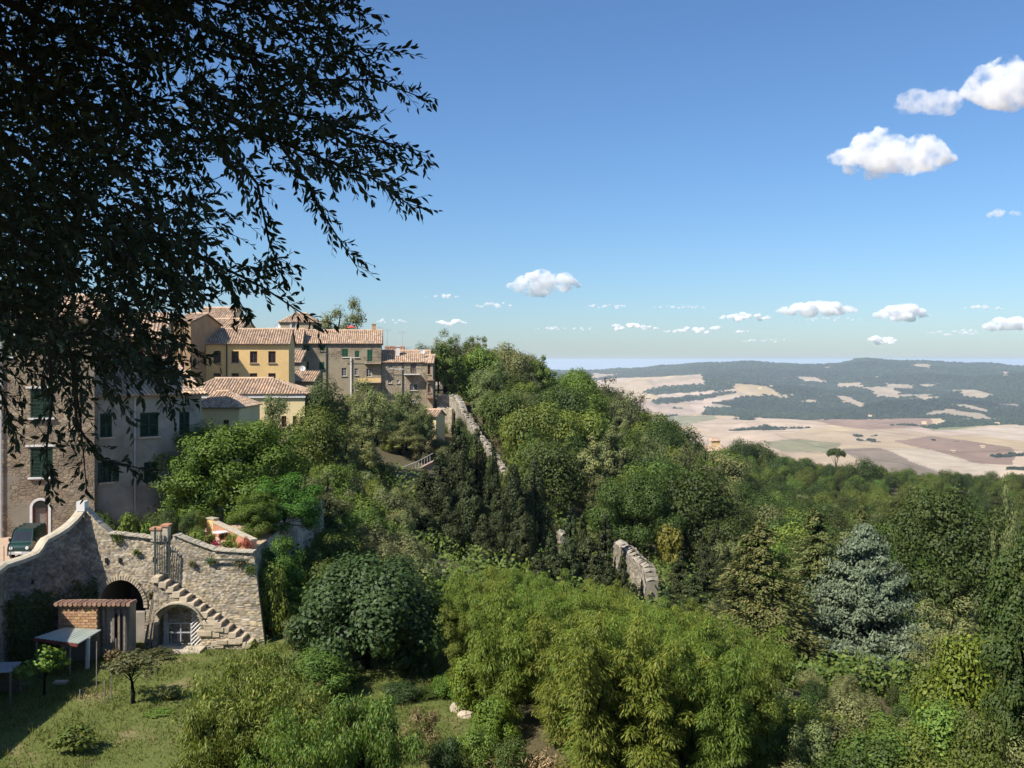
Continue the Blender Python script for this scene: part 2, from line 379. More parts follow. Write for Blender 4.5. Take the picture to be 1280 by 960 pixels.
at = N.new('ShaderNodeAttribute'); at.attribute_name = 'Col'; sp = N.new('ShaderNodeSeparateColor'); L.new(at.outputs['Color'], sp.inputs[0])
c = _mix(N, L, _mix(N, L, (0.075, 0.070, 0.032), (0.14, 0.105, 0.055), n2), c, sp.outputs[0])
_out(N, L, _bsdf(N, L, c, 1.0, _noise(N, L, o, 9, 6), 0.8, 0.08)); MATS['hillside'] = m
lawn = np.clip(1 - np.maximum.reduce([np.maximum(-30 - GX, GX + 2), np.maximum(28 - GY, GY - 52), np.zeros_like(GX)]) / 3.0, 0, 1)
ho = mobj('hillside_ground', np_mesh('hillside_ground', np.c_[GX.ravel(), GY.ravel(), GZ.ravel()], FQ, lawn.ravel(), True), m, kind='structure')

# ------------------------------------------------------------------ valley and far hills (one sheet to the horizon)
def prof(Y):
    ys = np.array([540, 700, 1000, 1500, 2000, 2400, 3300, 4500, 5500, 6500, 8000, 9500, 10800])
    zs = np.array([-112, -150, -215, -285, -308, -314, -306, -303, -297, -266, -193, -112, -50])
    return np.interp(Y, ys, zs)
sk_px = np.array([-400, 300, 740, 800, 850, 880, 940, 1000, 1050, 1070, 1100, 1130, 1180, 1280, 1500, 2200])
sk_py = np.array([464, 464, 463, 461, 457, 453.5, 452, 455.5, 455, 450.5, 450, 452, 454.5, 458, 455, 458])
def far_z(u, Y):
    px = 640 + u * F
    z = prof(np.minimum(Y, 10800))
    # crest height follows the skyline
    crest = (HZ - np.interp(px, sk_px, sk_py)) / F * 10800
    k = np.clip((Y - 6000) / 4800, 0, 1); k = k * k * (3 - 2 * k)
    z = z + k * (crest - (-50))
    xw = u * Y
    roll = fbm(xw / 1300, Y / 1500, 5, 3)
    amp = np.interp(Y, [600, 1500, 3000, 5500, 8000, 10000, 10800], [10, 45, 95, 110, 170, 70, 10])
    z = z + roll * amp + fbm(xw / 330, Y / 430, 3, 13) * np.interp(Y, [1500, 2500, 5500, 7000, 9000, 10800], [0, 42, 46, 60, 60, 46])
    z = z + 75 * np.exp(-((Y - 7300 - 500 * np.sin(px / 90)) / 520) ** 2) * np.clip(np.sin((px - 800) / 75) * .6 + .6, 0, 1.2) + 45 * np.exp(-((Y - 5900 - 300 * np.sin(px / 60)) / 380) ** 2) * np.clip(np.sin((px - 700) / 55) * .6 + .5, 0, 1)
    # behind the crest: down to a low plain, one last faint range
    b = np.clip((Y - 10800) / 2500, 0, 1); b = b * b * (3 - 2 * b)
    z = z * (1 - b) + (-450 - Y * Y / 1.274e7) * b   # low plain, falling with the earth's curve
    last = np.exp(-((Y - 34000) / 5000) ** 2) * (170 + 200 * fbm(xw / 6000, Y * 0 + 1.3, 4, 9))
    return z
us = np.linspace(-0.95, 0.95, 300); us = np.unique(np.concatenate([us, np.linspace(0.03, 0.60, 470)]))
Ys = np.concatenate([np.linspace(540, 2300, 26), np.linspace(2350, 5500, 130), np.linspace(5540, 10800, 150), np.linspace(10850, 13500, 14), np.linspace(14500, 46000, 34), np.array([60000, 90000])])
U, YY = np.meshgrid(us, Ys); ZZ = far_z(U, YY)
XX = U * YY
PXf = 640 + U * F; PYf = HZ - ZZ / YY * F
# land cover by field: outlines read off the photograph, laid on the terrain
wx = PXf + fbm(XX / 260, YY / 420, 4, 21) * 14; wy = PYf + fbm(XX / 330, YY / 500, 3, 22) * 5
zx = (wx - 740) * 2.37; zy = (wy - 420) * 2.37      # units of the outline lists
cover = np.zeros(U.shape + (3,)); 
base = np.array([0.50, 0.375, 0.255])
fn = fbm(XX / 700, YY / 900, 2, 31)
cell = _hash(np.floor((XX + 300 * fbm(XX / 900, YY / 900, 2, 5)) / 520), np.floor((YY + 400 * fbm(XX / 900, YY / 900, 2, 6)) / 760), 4)
cell2 = _hash(np.floor((XX + 300 * fbm(XX / 900, YY / 900, 2, 5)) / 520), np.floor((YY + 400 * fbm(XX / 900, YY / 900, 2, 6)) / 760), 14)
cover[:] = base * (0.86 + 0.3 * cell)[..., None]
cover[..., 2] *= (0.85 + 0.3 * cell2)
ids = np.floor((XX + 300 * fbm(XX / 900, YY / 900, 2, 5)) / 520) * 131 + np.floor((YY + 400 * fbm(XX / 900, YY / 900, 2, 6)) / 760)
bd = np.zeros(U.shape, bool); bd[:, 1:] |= ids[:, 1:] != ids[:, :-1]; bd[1:] |= ids[1:] != ids[:-1]
fields = [  # colour, outline
 ((0.30, 0.195, 0.14), [(640, 245), (1000, 240), (1010, 270), (830, 280), (700, 265)]),
 ((0.24, 0.22, 0.125), [(510, 312), (620, 303), (745, 318), (720, 342), (560, 340)]),
 ((0.27, 0.18, 0.13), [(890, 308), (1010, 296), (1240, 330), (1250, 385), (1130, 378), (1000, 340)]),
 ((0.47, 0.38, 0.28), [(850, 335), (1000, 338), (1120, 375), (1240, 392), (1190, 415), (1020, 405), (900, 360)]),
 ((0.23, 0.175, 0.125), [(740, 335), (860, 333), (1040, 410), (960, 430), (840, 395)]),
 ((0.27, 0.25, 0.15), [(190, 232), (370, 235), (360, 258), (240, 268)]),
 ((0.50, 0.38, 0.27), [(290, 255), (500, 225), (640, 245), (700, 272), (560, 290), (330, 285)]),
 ((0.44, 0.33, 0.22), [(560, 292), (900, 275), (1010, 290), (900, 305), (600, 300)]),
 ((0.20, 0.22, 0.09), [(1000, 272), (1180, 255), (1190, 262), (1020, 282)]),
 ((0.50, 0.40, 0.30), [(1050, 280), (1280, 262), (1280, 310), (1180, 300)]),
]
for colr, poly in fields:
    mk = inpoly(zx, zy, poly); cover[mk] = np.array(colr)
forest = np.zeros(U.shape, bool)
woods = [
 [(110, 60), (1400, 40), (1400, 236), (1180, 240), (1060, 244), (600, 246), (480, 238), (330, 232), (345, 205), (430, 186), (560, 178), (520, 150), (420, 142), (340, 150), (330, 110), (140, 122), (60, 128), (-200, 140), (-200, 96), (0, 98)],
 [(150, 168), (200, 150), (300, 143), (430, 146), (420, 160), (260, 168), (190, 176)],
 [(180, 196), (250, 182), (420, 164), (440, 176), (300, 192), (200, 206)],
 [(1000, 272), (1080, 236), (1400, 222), (1400, 258), (1190, 262)],
 [(420, 232), (480, 226), (490, 242), (440, 244)],
]
for poly in woods: forest |= inpoly(zx, zy, poly)
clear = [
 [(590, 122), (660, 122), (700, 136), (640, 140)], [(790, 152), (870, 150), (915, 165), (900, 184), (840, 176)], [(720, 140), (800, 138), (800, 152), (730, 152)],
 [(1085, 160), (1130, 158), (1195, 172), (1170, 188), (1100, 182)], [(1060, 204), (1110, 204), (1195, 222), (1170, 232)], [(1180, 200), (1265, 200), (1265, 210), (1190, 208)],
 [(700, 176), (740, 176), (825, 208), (790, 214)], [(540, 178), (600, 176), (570, 190)], [(600, 196), (670, 190), (660, 200)], [(940, 84), (1010, 84), (1000, 96), (950, 96)],
 [(660, 80), (745, 76), (720, 92), (690, 95)], [(360, 182), (480, 164), (480, 174), (380, 190)], [(60, 152), (330, 112), (330, 124), (150, 148)], [(0, 108), (80, 108), (60, 122), (0, 128)],
 [(870, 140), (960, 144), (950, 160), (880, 156)], [(1210, 106), (1240, 106), (1245, 118), (1215, 118)], [(960, 180), (1040, 182), (1020, 190), (970, 190)],
]
for poly in clear:
    mk = inpoly(zx, zy, poly); forest[mk] = False; cover[mk] = np.array((0.42, 0.33, 0.23))
cover[bd & (YY > 2300)] *= 0.72
# hedgerows and copses in the fields, small clearings in the woods
hed = (fbm(XX / 260, YY / 150, 4, 41) > 0.268) & (YY > 2300) & (YY < 6500); forest |= hed
clr = (fbm(XX / 420, YY / 520, 4, 51) > 0.25) & (YY < 9000); clr &= forest & ~hed
forest[clr] = False; cover[clr] = np.array((0.36, 0.29, 0.2))
forest |= (YY > 10400) & (YY < 15000)
forest |= (YY < 1300)
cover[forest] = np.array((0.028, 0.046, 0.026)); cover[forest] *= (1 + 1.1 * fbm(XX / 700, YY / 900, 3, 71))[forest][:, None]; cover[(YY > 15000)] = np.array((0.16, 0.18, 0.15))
cover *= (0.93 + 0.3 * fbm(XX / 60, YY / 100, 3, 8))[..., None]
ny, nx = U.shape; idx = np.arange(ny * nx).reshape(ny, nx)
FQ = np.stack([idx[:-1, :-1], idx[:-1, 1:], idx[1:, 1:], idx[1:, :-1]], -1).reshape(-1, 4)
m, n, N, L = _nt('valley'); o = _obj(N, L)
at = N.new('ShaderNodeAttribute'); at.attribute_name = 'Col'
vn = _noise(N, L, o, 0.012, 8, 0.7); c = _mix(N, L, at.outputs['Color'], _ramp(N, L, vn, [(0.3, (0.8, 0.8, 0.8)), (0.7, (1.15, 1.15, 1.15))]), 1.0, 'MULTIPLY')
_out(N, L, _bsdf(N, L, c, 1.0, _noise(N, L, o, 0.03, 6), 0.5, 12.0, spec=0.0))
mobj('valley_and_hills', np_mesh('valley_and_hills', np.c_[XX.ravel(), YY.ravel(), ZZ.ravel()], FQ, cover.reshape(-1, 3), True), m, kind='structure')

# far woodland: tree-crown lumps on the wooded part of the hills, one mass
rng = np.random.default_rng(5)
vis = forest & (YY > 2000) & (YY < 11200) & (PXf > 690) & (PXf < 1330)
vi = np.flatnonzero(vis.ravel()); pick = rng.choice(vi, min(30000, len(vi)), replace=False)
cx = XX.ravel()[pick] + rng.normal(0, 8, len(pick)); cyy = YY.ravel()[pick] + rng.normal(0, 12, len(pick)); cz = far_z(cx / cyy, cyy)
s = rng.uniform(7, 15, len(pick)) * np.interp(cyy, [2000, 11000], [0.55, 1.3])
tpl = np.array([(1, 0, .1), (0, 1, .1), (-1, 0, .1), (0, -1, .1), (0, 0, 1.0), (0.7, 0.7, .62), (-0.7, 0.7, .62), (-0.7, -0.7, .62), (0.7, -0.7, .62)])
tf = np.array([(0, 5, 8), (0, 1, 5), (1, 6, 5), (1, 2, 6), (2, 7, 6), (2, 3, 7), (3, 8, 7), (3, 0, 8), (5, 6, 4), (6, 7, 4), (7, 8, 4), (8, 5, 4)])
V = np.c_[cx, cyy, cz][:, None] + tpl[None] * (s[:, None, None] * rng.uniform(.75, 1.25, (len(s), 9, 1)))
FF = (tf[None] + 9 * np.arange(len(s))[:, None, None]).reshape(-1, 3)
m_basic('far_wood', (0.032, 0.052, 0.027), (0.022, 0.036, 0.02), 0.01, 1.0, 0.0, spec=0.0)
cc = np.repeat(rng.uniform(0.6, 1.3, len(s)) * (1 + 1.3 * fbm(cx / 700, cyy / 900, 3, 71)), 9)
tag(mobj('far_woodland', np_mesh('far_woodland', V.reshape(-1, 3), FF, cc), MATS['far_wood']), 'dark bluish woodland covering the far hills across the valley', 'woodland', kind='stuff')
# ------------------------------------------------------------------ plants: prototypes
def unit(v): return v / (np.linalg.norm(v, axis=-1, keepdims=True) + 1e-9)
def leaves_mesh(name, rng, C, Nn, Ln, Wd, axis=None, tone=(0.75, 1.2), fold=0.0):
    """one rhombic leaf per centre; axis = preferred direction of the leaf's length"""
    n = len(C); Nn = unit(Nn)
    a = rng.normal(size=(n, 3)) if axis is None else axis + rng.normal(size=(n, 3)) * 0.25
    a = unit(a - (a * Nn).sum(1, keepdims=True) * Nn); b = np.cross(Nn, a)
    Ln = np.broadcast_to(Ln, (n,)) * rng.uniform(.7, 1.3, n); Wd = np.broadcast_to(Wd, (n,)) * rng.uniform(.75, 1.25, n)
    h = a * Ln[:, None] / 2; k = b * Wd[:, None] / 2
    lift = Nn * (Wd * fold)[:, None]
    V = np.stack([C - h, C - h * .1 + k + lift, C + h, C - h * .1 - k + lift], 1).reshape(-1, 3)
    i4 = np.arange(n) * 4
    Fc = np.stack([i4, i4 + 1, i4 + 2, i4 + 3], 1)
    t = np.repeat(rng.uniform(tone[0], tone[1], n), 4); g = np.repeat(rng.uniform(0, 1, n) ** 2, 4)
    return np_mesh(name, V, Fc, np.stack([t, g, t * 0], 1))
def lobes_leaves(rng, Lc, Lr, nleaf, ctr, stretch=(1, 1, 1), shell=0.35):
    w = (Lr ** 2); w = w / w.sum()
    k = rng.choice(len(Lr), nleaf, p=w)
    d = unit(rng.normal(size=(nleaf, 3)))
    r = 1 - shell * np.abs(rng.normal(size=nleaf)); r = np.clip(r, 0.1, 1.0) * rng.uniform(.9, 1.12, nleaf)
    st = np.array(stretch)
    C = Lc[k] + d * (Lr[k] * r)[:, None] * st
    out = unit(C - ctr)
    Nn = d * 1.0 + out * 0.35 + np.array((0, 0, 0.25)) + rng.normal(size=(nleaf, 3)) * 0.32
    return C, Nn, d
def trunk_mesh(name, rng, H, r0, targets, splits=True):
    mb = MB(); top = H
    pts = [(rng.normal(0, .04) * H * t, rng.normal(0, .04) * H * t, t * H) for t in (0, .25, .5, .75, 1)]
    pts[0] = (0, 0, -0.6)
    mb.tube(pts, [r0 * 1.35, r0, r0 * .75, r0 * .5, r0 * .2], 7)
    for tg in targets:
        t = min(0.85, max(0.15, tg[2] / H * 0.55)); j = t * 4; a = int(j); f = j - a
        p = Vector(pts[a]).lerp(Vector(pts[min(4, a + 1)]), f); q = Vector(tg); mid = p.lerp(q, .5) + Vector((rng.normal(0, .06) * H, rng.normal(0, .06) * H, rng.uniform(0, .06) * H))
        mb.tube([p, mid, q], [r0 * .45 * (1 - t * .6), r0 * .28, r0 * .08], 5)
    me = bpy.data.meshes.new(name); me.from_pydata(mb.v, [], mb.f)
    for p in me.polygons: p.use_smooth = True
    me.update(); return me
PROTO = {}
def reg(kind, crown, trunk, H, W): PROTO.setdefault(kind, []).append((crown, trunk, H, W))
def broad(kind, seed, H, W, nl, nleaf, ls, mat, base=0.18, asp=0.62, tm='bark', lr=(0.13, 0.23), axis=None, shell=0.27, flat=1.0, limb=9, r0=None, spread=(0.45, 0.74), loose=0):
    rng = np.random.default_rng(seed)
    zc = (base + 1) / 2 * H; c = (1 - base) / 2 * H; a = W / 2
    d = unit(rng.normal(size=(nl * 3, 3))); d = d[d[:, 2] > -0.55][:nl]; nl = len(d)
    ctr = np.array((0, 0, zc))
    Lr = rng.uniform(lr[0], lr[1], nl) * W
    Lc = ctr + d * np.array((a, a, c)) * rng.uniform(spread[0], spread[1], nl)[:, None]
    Lc[:, :2] += rng.normal(0, .04, (nl, 2)) * W
    C, Nn, dd = lobes_leaves(rng, Lc, Lr, nleaf, ctr, (1, 1, flat), shell)
    if loose:
        k = rng.choice(len(C), loose); C[k] += dd[k] * rng.uniform(0.1, 0.6, (loose, 1))
    ax = None
    if axis == 'down': ax = np.tile((0, 0, -1.0), (nleaf, 1)) + dd * 0.5; Nn = dd + rng.normal(size=dd.shape) * .5
    if axis == 'out': ax = dd + np.array((0, 0, -.35))
    me = leaves_mesh('crown', rng, C, Nn, ls, ls * asp, ax); me.materials.append(MATS[mat])
    order = np.argsort(-Lr)[:limb]
    tk = trunk_mesh('trunk', rng, H * 0.8, r0 or (0.022 * H + 0.03), [Lc[i] for i in order]); tk.materials.append(MATS[tm])
    reg(kind, me, tk, H, W)
def cypress(kind, seed, H, W, nleaf, ls, mat, nl=90, power=2.4, base=0.02, rl=(0.13, 0.22), st=2.0):
    rng = np.random.default_rng(seed)
    h = rng.uniform(0, 1, nl) ** 0.85 * 0.93; th = rng.uniform(0, 6.283, nl)
    def R_(h): return W / 2 * np.clip(1 - h ** power, 0, 1) ** 0.9 * np.clip(h * 5 + 0.55, 0, 1)
    rr = R_(h) * rng.uniform(.55, .8, nl)
    Lc = np.stack([rr * np.cos(th), rr * np.sin(th), base * H + h * H * (1 - base)], 1)
    Lr = np.clip(R_(h) * 2 * rng.uniform(rl[0], rl[1], nl), 0.06 * W, None)
    Lc = np.vstack([Lc, [(0, 0, H * 0.94)]]); Lr = np.r_[Lr, 0.07 * W]
    w = Lr ** 2 / (Lr ** 2).sum(); k = rng.choice(len(Lr), nleaf, p=w)
    d = unit(rng.normal(size=(nleaf, 3))); r = np.clip(1 - .3 * np.abs(rng.normal(size=nleaf)), .2, 1.05)
    C = Lc[k] + d * (Lr[k] * r)[:, None] * np.array((1, 1, st))
    out = C.copy(); out[:, 2] = 0
    Nn = unit(out) * .7 + d * .6 + rng.normal(size=d.shape) * .4
    ax = np.tile((0, 0, 1.0), (nleaf, 1)) + unit(out) * .35
    me = leaves_mesh('crown', rng, C, Nn, ls, ls * .5, ax, tone=(.65, 1.25)); me.materials.append(MATS[mat])
    mb = MB(); mb.tube([(0, 0, -.6), (0, 0, H * .5), (0, 0, H * .9)], [.02 * H, .014 * H, .004 * H], 6)
    tk = bpy.data.meshes.new('trunk'); tk.from_pydata(mb.v, [], mb.f); tk.materials.append(MATS['bark'])
    reg(kind, me, tk, H, W)
def cedar(kind, seed, H, W, tiers, perbranch, ls, mat, droop=0.25, per=8):
    rng = np.random.default_rng(seed); Cs = []; Ns = []; As = []; mb = MB()
    mb.tube([(0, 0, -.6), (0, 0, H * .5), (0, 0, H * .98)], [.022 * H, .014 * H, .003 * H], 6)
    for i in range(tiers):
        h = (i + .5) / tiers; Lb = W / 2 * (1 - h) ** .75 * min(1, .6 + h * 4) + .15
        for k in range(per):
            th = rng.uniform(0, 6.283); L_ = Lb * rng.uniform(.65, 1.15); dv = np.array((math.cos(th), math.sin(th), 0.0)); lat = np.array((-dv[1], dv[0], 0))
            z0 = h * H * .97 + .03 * H + rng.normal(0, H / tiers * .35)
            n = int(perbranch * (.35 + L_ / (W / 2)))
            t = rng.uniform(.15, 1, n); up = 0.12 * L_ * np.sin(t * 2.4)
            wdt = (.30 * L_) * np.sin(np.clip(t, 0, 1) * 2.7 + .2)
            s_ = rng.uniform(-1, 1, n)
            C = dv * (L_ * t)[:, None] + lat * (s_ * wdt)[:, None]; C[:, 2] += z0 + up - droop * L_ * t ** 2 - .12 * np.abs(s_) * wdt + rng.normal(0, .06, n) - rng.uniform(0, .25, n) * .8
            Cs.append(C); Ns.append(np.tile((0, 0, 1.0), (n, 1)) + dv * .4 + rng.normal(size=(n, 3)) * .5)
            As.append(np.tile(dv, (n, 1)) + lat * s_[:, None] * .8 + np.array((0, 0, -.45)))
            mb.tube([(0, 0, z0), tuple(dv * L_ * .5 + np.array((0, 0, z0 + .1 * L_))), tuple(dv * L_ * .95 + np.array((0, 0, z0 + .06 * L_ - droop * L_)))], [.03, .02, .008], 4, cap=False)
    C = np.vstack(Cs); me = leaves_mesh('crown', rng, C, np.vstack(Ns), ls, ls * .4, np.vstack(As), tone=(.65, 1.25)); me.materials.append(MATS[mat])
    tk = bpy.data.meshes.new('trunk'); tk.from_pydata(mb.v, [], mb.f); tk.materials.append(MATS['bark'])
    reg(kind, me, tk, H, W)
def bamboo(kind, seed, H, W, culms, nleaf, ls, mat):
    rng = np.random.default_rng(seed); mb = MB(); Lc = []; Lr = []
    for c in range(culms):
        th = c * 6.283 / culms + rng.uniform(-.5, .5); lean = np.array((math.cos(th), math.sin(th), 0)) * W * .5 * rng.uniform(.15, .95)
        hh = H * rng.uniform(.66, .95); b = np.array((rng.normal(0, .3), rng.normal(0, .3), 0))
        def pt(t):
            t = np.asarray(t, float); return b + lean * (t ** 1.8)[..., None] + np.array((0, 0, 1.0)) * (hh * (t * 1.08 - .1 * t ** 4))[..., None]
        mb.tube([tuple(q) for q in pt(np.linspace(0, 1, 7))], [.04, .04, .036, .03, .022, .014, .006], 5, cap=False)
        for t in (.12, .26, .40, .52, .64, .76, .88, .98):
            Lc.append(pt(np.array(t)) + rng.normal(size=3) * np.array((.28, .28, .15))); Lr.append(rng.uniform(.34, .62) * (1.1 - .35 * t))
    Lc = np.array(Lc); Lr = np.array(Lr); w = Lr ** 2; k = rng.choice(len(Lr), nleaf, p=w / w.sum())
    d = unit(rng.normal(size=(nleaf, 3)) + np.array((0, 0, .35))); r = np.clip(1 - .4 * np.abs(rng.normal(size=nleaf)), .1, 1.1)
    C = Lc[k] + d * (Lr[k] * r)[:, None] * np.array((1.15, 1.15, .85)); C[:, 2] -= .25 * (d[:, 0] ** 2 + d[:, 1] ** 2) * Lr[k]
    hor = d * np.array((1, 1, 0)); A = hor * .9 + np.array((0, 0, -.75)); Nn = d * .7 + np.array((0, 0, .55)) + rng.normal(size=d.shape) * .3
    me = leaves_mesh('foliage', rng, C, Nn, ls, ls * .2, A, tone=(.7, 1.25)); me.materials.append(MATS[mat])
    tk = bpy.data.meshes.new('culms'); tk.from_pydata(mb.v, [], mb.f); tk.materials.append(MATS['lf_bright'])
    reg(kind, me, tk, H, W)
def loose_cone(kind, seed, H, W, nb, per, ls, mat):
    """ovate conifer: upswept sprays on boughs of uneven length, ragged outline"""
    rng = np.random.default_rng(seed); Cs = []; Ns = []; As = []; mb = MB()
    mb.tube([(0, 0, -.6), (0, 0, H * .5), (0, 0, H * .96)], [.02 * H, .014 * H, .004 * H], 6)
    for i in range(nb):
        h = rng.uniform(0, 1) ** .9; th = i * 2.39996 + rng.uniform(-.4, .4)
        env = W / 2 * (1 - h) ** .72 * min(1.0, .9 + h * 1.2); L_ = env * rng.uniform(.55, 1.18) + .2
        z0 = .02 * H + h * H * .90; el = R(rng.uniform(12, 40) + 32 * h)
        dv = np.array((math.cos(th) * math.cos(el), math.sin(th) * math.cos(el), math.sin(el))); lat = np.array((-math.sin(th), math.cos(th), 0)); upv = np.cross(dv, lat) * -1
        n = int(per * (.3 + L_ / (W / 2))); t = rng.uniform(.25, 1.0, n) ** .7; tuft = rng.integers(0, 7, n); ph = tuft * .9
        spread = .20 * L_ * (1.15 - t * .75)
        C = dv * (L_ * t)[:, None] + lat * (np.cos(ph) * spread * rng.uniform(.6, 1.2, n))[:, None] + upv * (np.sin(ph) * spread * .8 * rng.uniform(.6, 1.2, n))[:, None] + rng.normal(size=(n, 3)) * .07
        C[:, 2] += z0 - .18 * L_
        out = np.array((math.cos(th), math.sin(th), 0))
        Cs.append(C); As.append(np.tile(dv * .8 + np.array((0, 0, .7)), (n, 1)) + lat * np.cos(ph)[:, None] * .6); Ns.append(np.tile(out * .8 + np.array((0, 0, .4)), (n, 1)) + lat * np.cos(ph)[:, None] * .7 + rng.normal(size=(n, 3)) * .35)
        mb.tube([(0, 0, z0 - .18 * L_), tuple(dv * L_ * .9 + np.array((0, 0, z0 - .18 * L_)))], [.035, .01], 4, cap=False)
    me = leaves_mesh('crown', rng, np.vstack(Cs), np.vstack(Ns), ls, ls * .4, np.vstack(As), tone=(.6, 1.25)); me.materials.append(MATS[mat])
    tk = bpy.data.meshes.new('trunk'); tk.from_pydata(mb.v, [], mb.f); tk.materials.append(MATS['bark']); reg(kind, me, tk, H, W)

for i in range(4): broad('oak', 10 + i, 10, 8.4, 40, 11000, .31, 'lf_oak', base=-.15)
for i in range(3): broad('dark', 20 + i, 10, 8.8, 44, 11000, .30, 'lf_dark', base=-.15)
for i in range(3): broad('light', 30 + i, 10, 7.6, 42, 11000, .30, 'lf_light', base=-.15, shell=.45)
for i in range(3): broad('feather', 40 + i, 10, 7.0, 56, 11000, .26, 'lf_feather', base=-.1, asp=.4, lr=(.08, .15), shell=.6, spread=(.35, .9), tm='bark_pale', limb=14)
for i in range(2): broad('olive', 50 + i, 9, 7.0, 44, 6500, .26, 'lf_olive', base=-.1, asp=.4, lr=(.08, .15), shell=.6, spread=(.35, .9), tm='bark_pale', limb=24)
for i in range(2): broad('bare', 57 + i, 9, 5.0, 46, 900, .24, 'lf_olive', base=-.1, asp=.4, lr=(.06, .12), shell=.7, spread=(.35, .95), tm='bark_pale', limb=46, r0=.16)
broad('bigdark', 55, 14, 14.5, 90, 30000, .30, 'lf_dark', base=-.15, lr=(.07, .13), spread=(.5, .86))
for i in range(3): cypress('cypress', 60 + i, 14, 4.6, 15000, .26, 'lf_cypress', nl=80, power=1.5, rl=(.15, .24))
for i in range(2): cypress('slim', 70 + i, 10, 1.8, 4000, .26, 'lf_cypress', nl=60, power=3)
for i in range(2): cypress('loosecyp', 75 + i, 9, 4.4, 6000, .34, 'lf_cypress', nl=110, power=1.5, rl=(.10, .2), st=1.2)
loose_cone('blue', 80, 11.5, 8.4, 420, 170, .20, 'lf_blue')
for i in range(2): cedar('cedar', 85 + i, 10.5, 6.4, 19, 150, .22, 'lf_cedar')
for i in range(2): cedar('fir', 88 + i, 9, 5.0, 15, 100, .26, 'lf_cypress', droop=.15)
for i in range(5): bamboo('bamboo', 90 + i, 7.5, 3.8, 8, 17000, .20, 'lf_bamboo')
broad('fig', 100, 6.2, 7.4, 70, 26000, .21, 'lf_fig', base=-.35, asp=.62, lr=(.09, .15), shell=.3, spread=(.5, .84))
broad('walnut', 101, 10, 10, 80, 34000, .23, 'lf_walnut', base=-.3, asp=.5, lr=(.08, .14), shell=.4, spread=(.45, .85))
broad('walnut', 102, 9, 8, 66, 24000, .23, 'lf_walnut', base=-.3, asp=.5, lr=(.08, .14), shell=.4, spread=(.45, .85))
broad('peach', 103, 5.4, 6.2, 80, 22000, .20, 'lf_peach', base=-.2, asp=.26, lr=(.07, .13), shell=.5, axis='down', spread=(.4, .88), tm='bark_pale', limb=22, loose=1500)
broad('peach', 104, 4.6, 5.0, 60, 17000, .20, 'lf_peach', base=-.2, asp=.26, lr=(.07, .13), shell=.5, axis='down', spread=(.4, .88), tm='bark_pale', limb=20, loose=1200)
for i in range(3): broad('shrub', 110 + i, 3.0, 3.6, 34, 6500, .16, 'lf_oak', base=-.3, asp=.55, lr=(.12, .2), r0=.03)
for i in range(2): broad('brightshrub', 114 + i, 3.0, 3.4, 34, 7500, .155, 'lf_bright', base=-.3, asp=.6, lr=(.12, .2), r0=.03)
broad('yellowshrub', 117, 3.2, 3.2, 22, 3000, .24, 'lf_yellow', base=-.3, lr=(.12, .2), r0=.03)
broad('dryshrub', 118, 2.4, 3.0, 22, 2600, .16, 'lf_dry', base=-.3, asp=.3, lr=(.1, .18), r0=.03, shell=.6, limb=20)
broad('sapling', 119, 2.6, 1.9, 16, 900, .15, 'lf_olive', base=.35, asp=.45, lr=(.12, .2), r0=.05, shell=.6, limb=10)
broad('fruit', 120, 2.8, 2.5, 16, 1100, .19, 'lf_light', base=.38, asp=.55, lr=(.12, .2), r0=.05, shell=.5, limb=8)
broad('herb', 121, 0.9, 1.0, 12, 700, .13, 'lf_olive', base=0.0, asp=.3, lr=(.14, .22), r0=.012, shell=.5)
broad('herb_green', 122, 0.9, 1.0, 12, 700, .13, 'lf_light', base=0.0, asp=.5, lr=(.14, .22), r0=.012, shell=.5)
broad('ivytree', 123, 11, 5.0, 80, 30000, .2, 'lf_oak', base=-.2, asp=.65, lr=(.1, .17), shell=.35, spread=(.5, .9))
broad('poplar', 124, 11, 5.6, 50, 9000, .28, 'lf_feather', base=-.1, lr=(.09, .15), shell=.5, spread=(.4, .88))
# umbrella pine
rng = np.random.default_rng(7)
Lc = np.c_[rng.uniform(-3.6, 3.6, (40, 2)), np.zeros(40)]; Lc = Lc[np.hypot(Lc[:, 0], Lc[:, 1]) < 3.7]; Lc[:, 2] = 10.2 - .09 * (Lc[:, 0] ** 2 + Lc[:, 1] ** 2)
C, Nn, dd = lobes_leaves(rng, Lc, np.full(len(Lc), 1.05), 4200, np.array((0, 0, 8.5)), (1, 1, .75))
me = leaves_mesh('crown', rng, C, Nn, .42, .22); me.materials.append(MATS['lf_dark'])
tk = trunk_mesh('trunk', rng, 9.2, .26, [q for q in Lc[:7]]); tk.materials.append(MATS['bark']); reg('pine', me, tk, 11, 9)

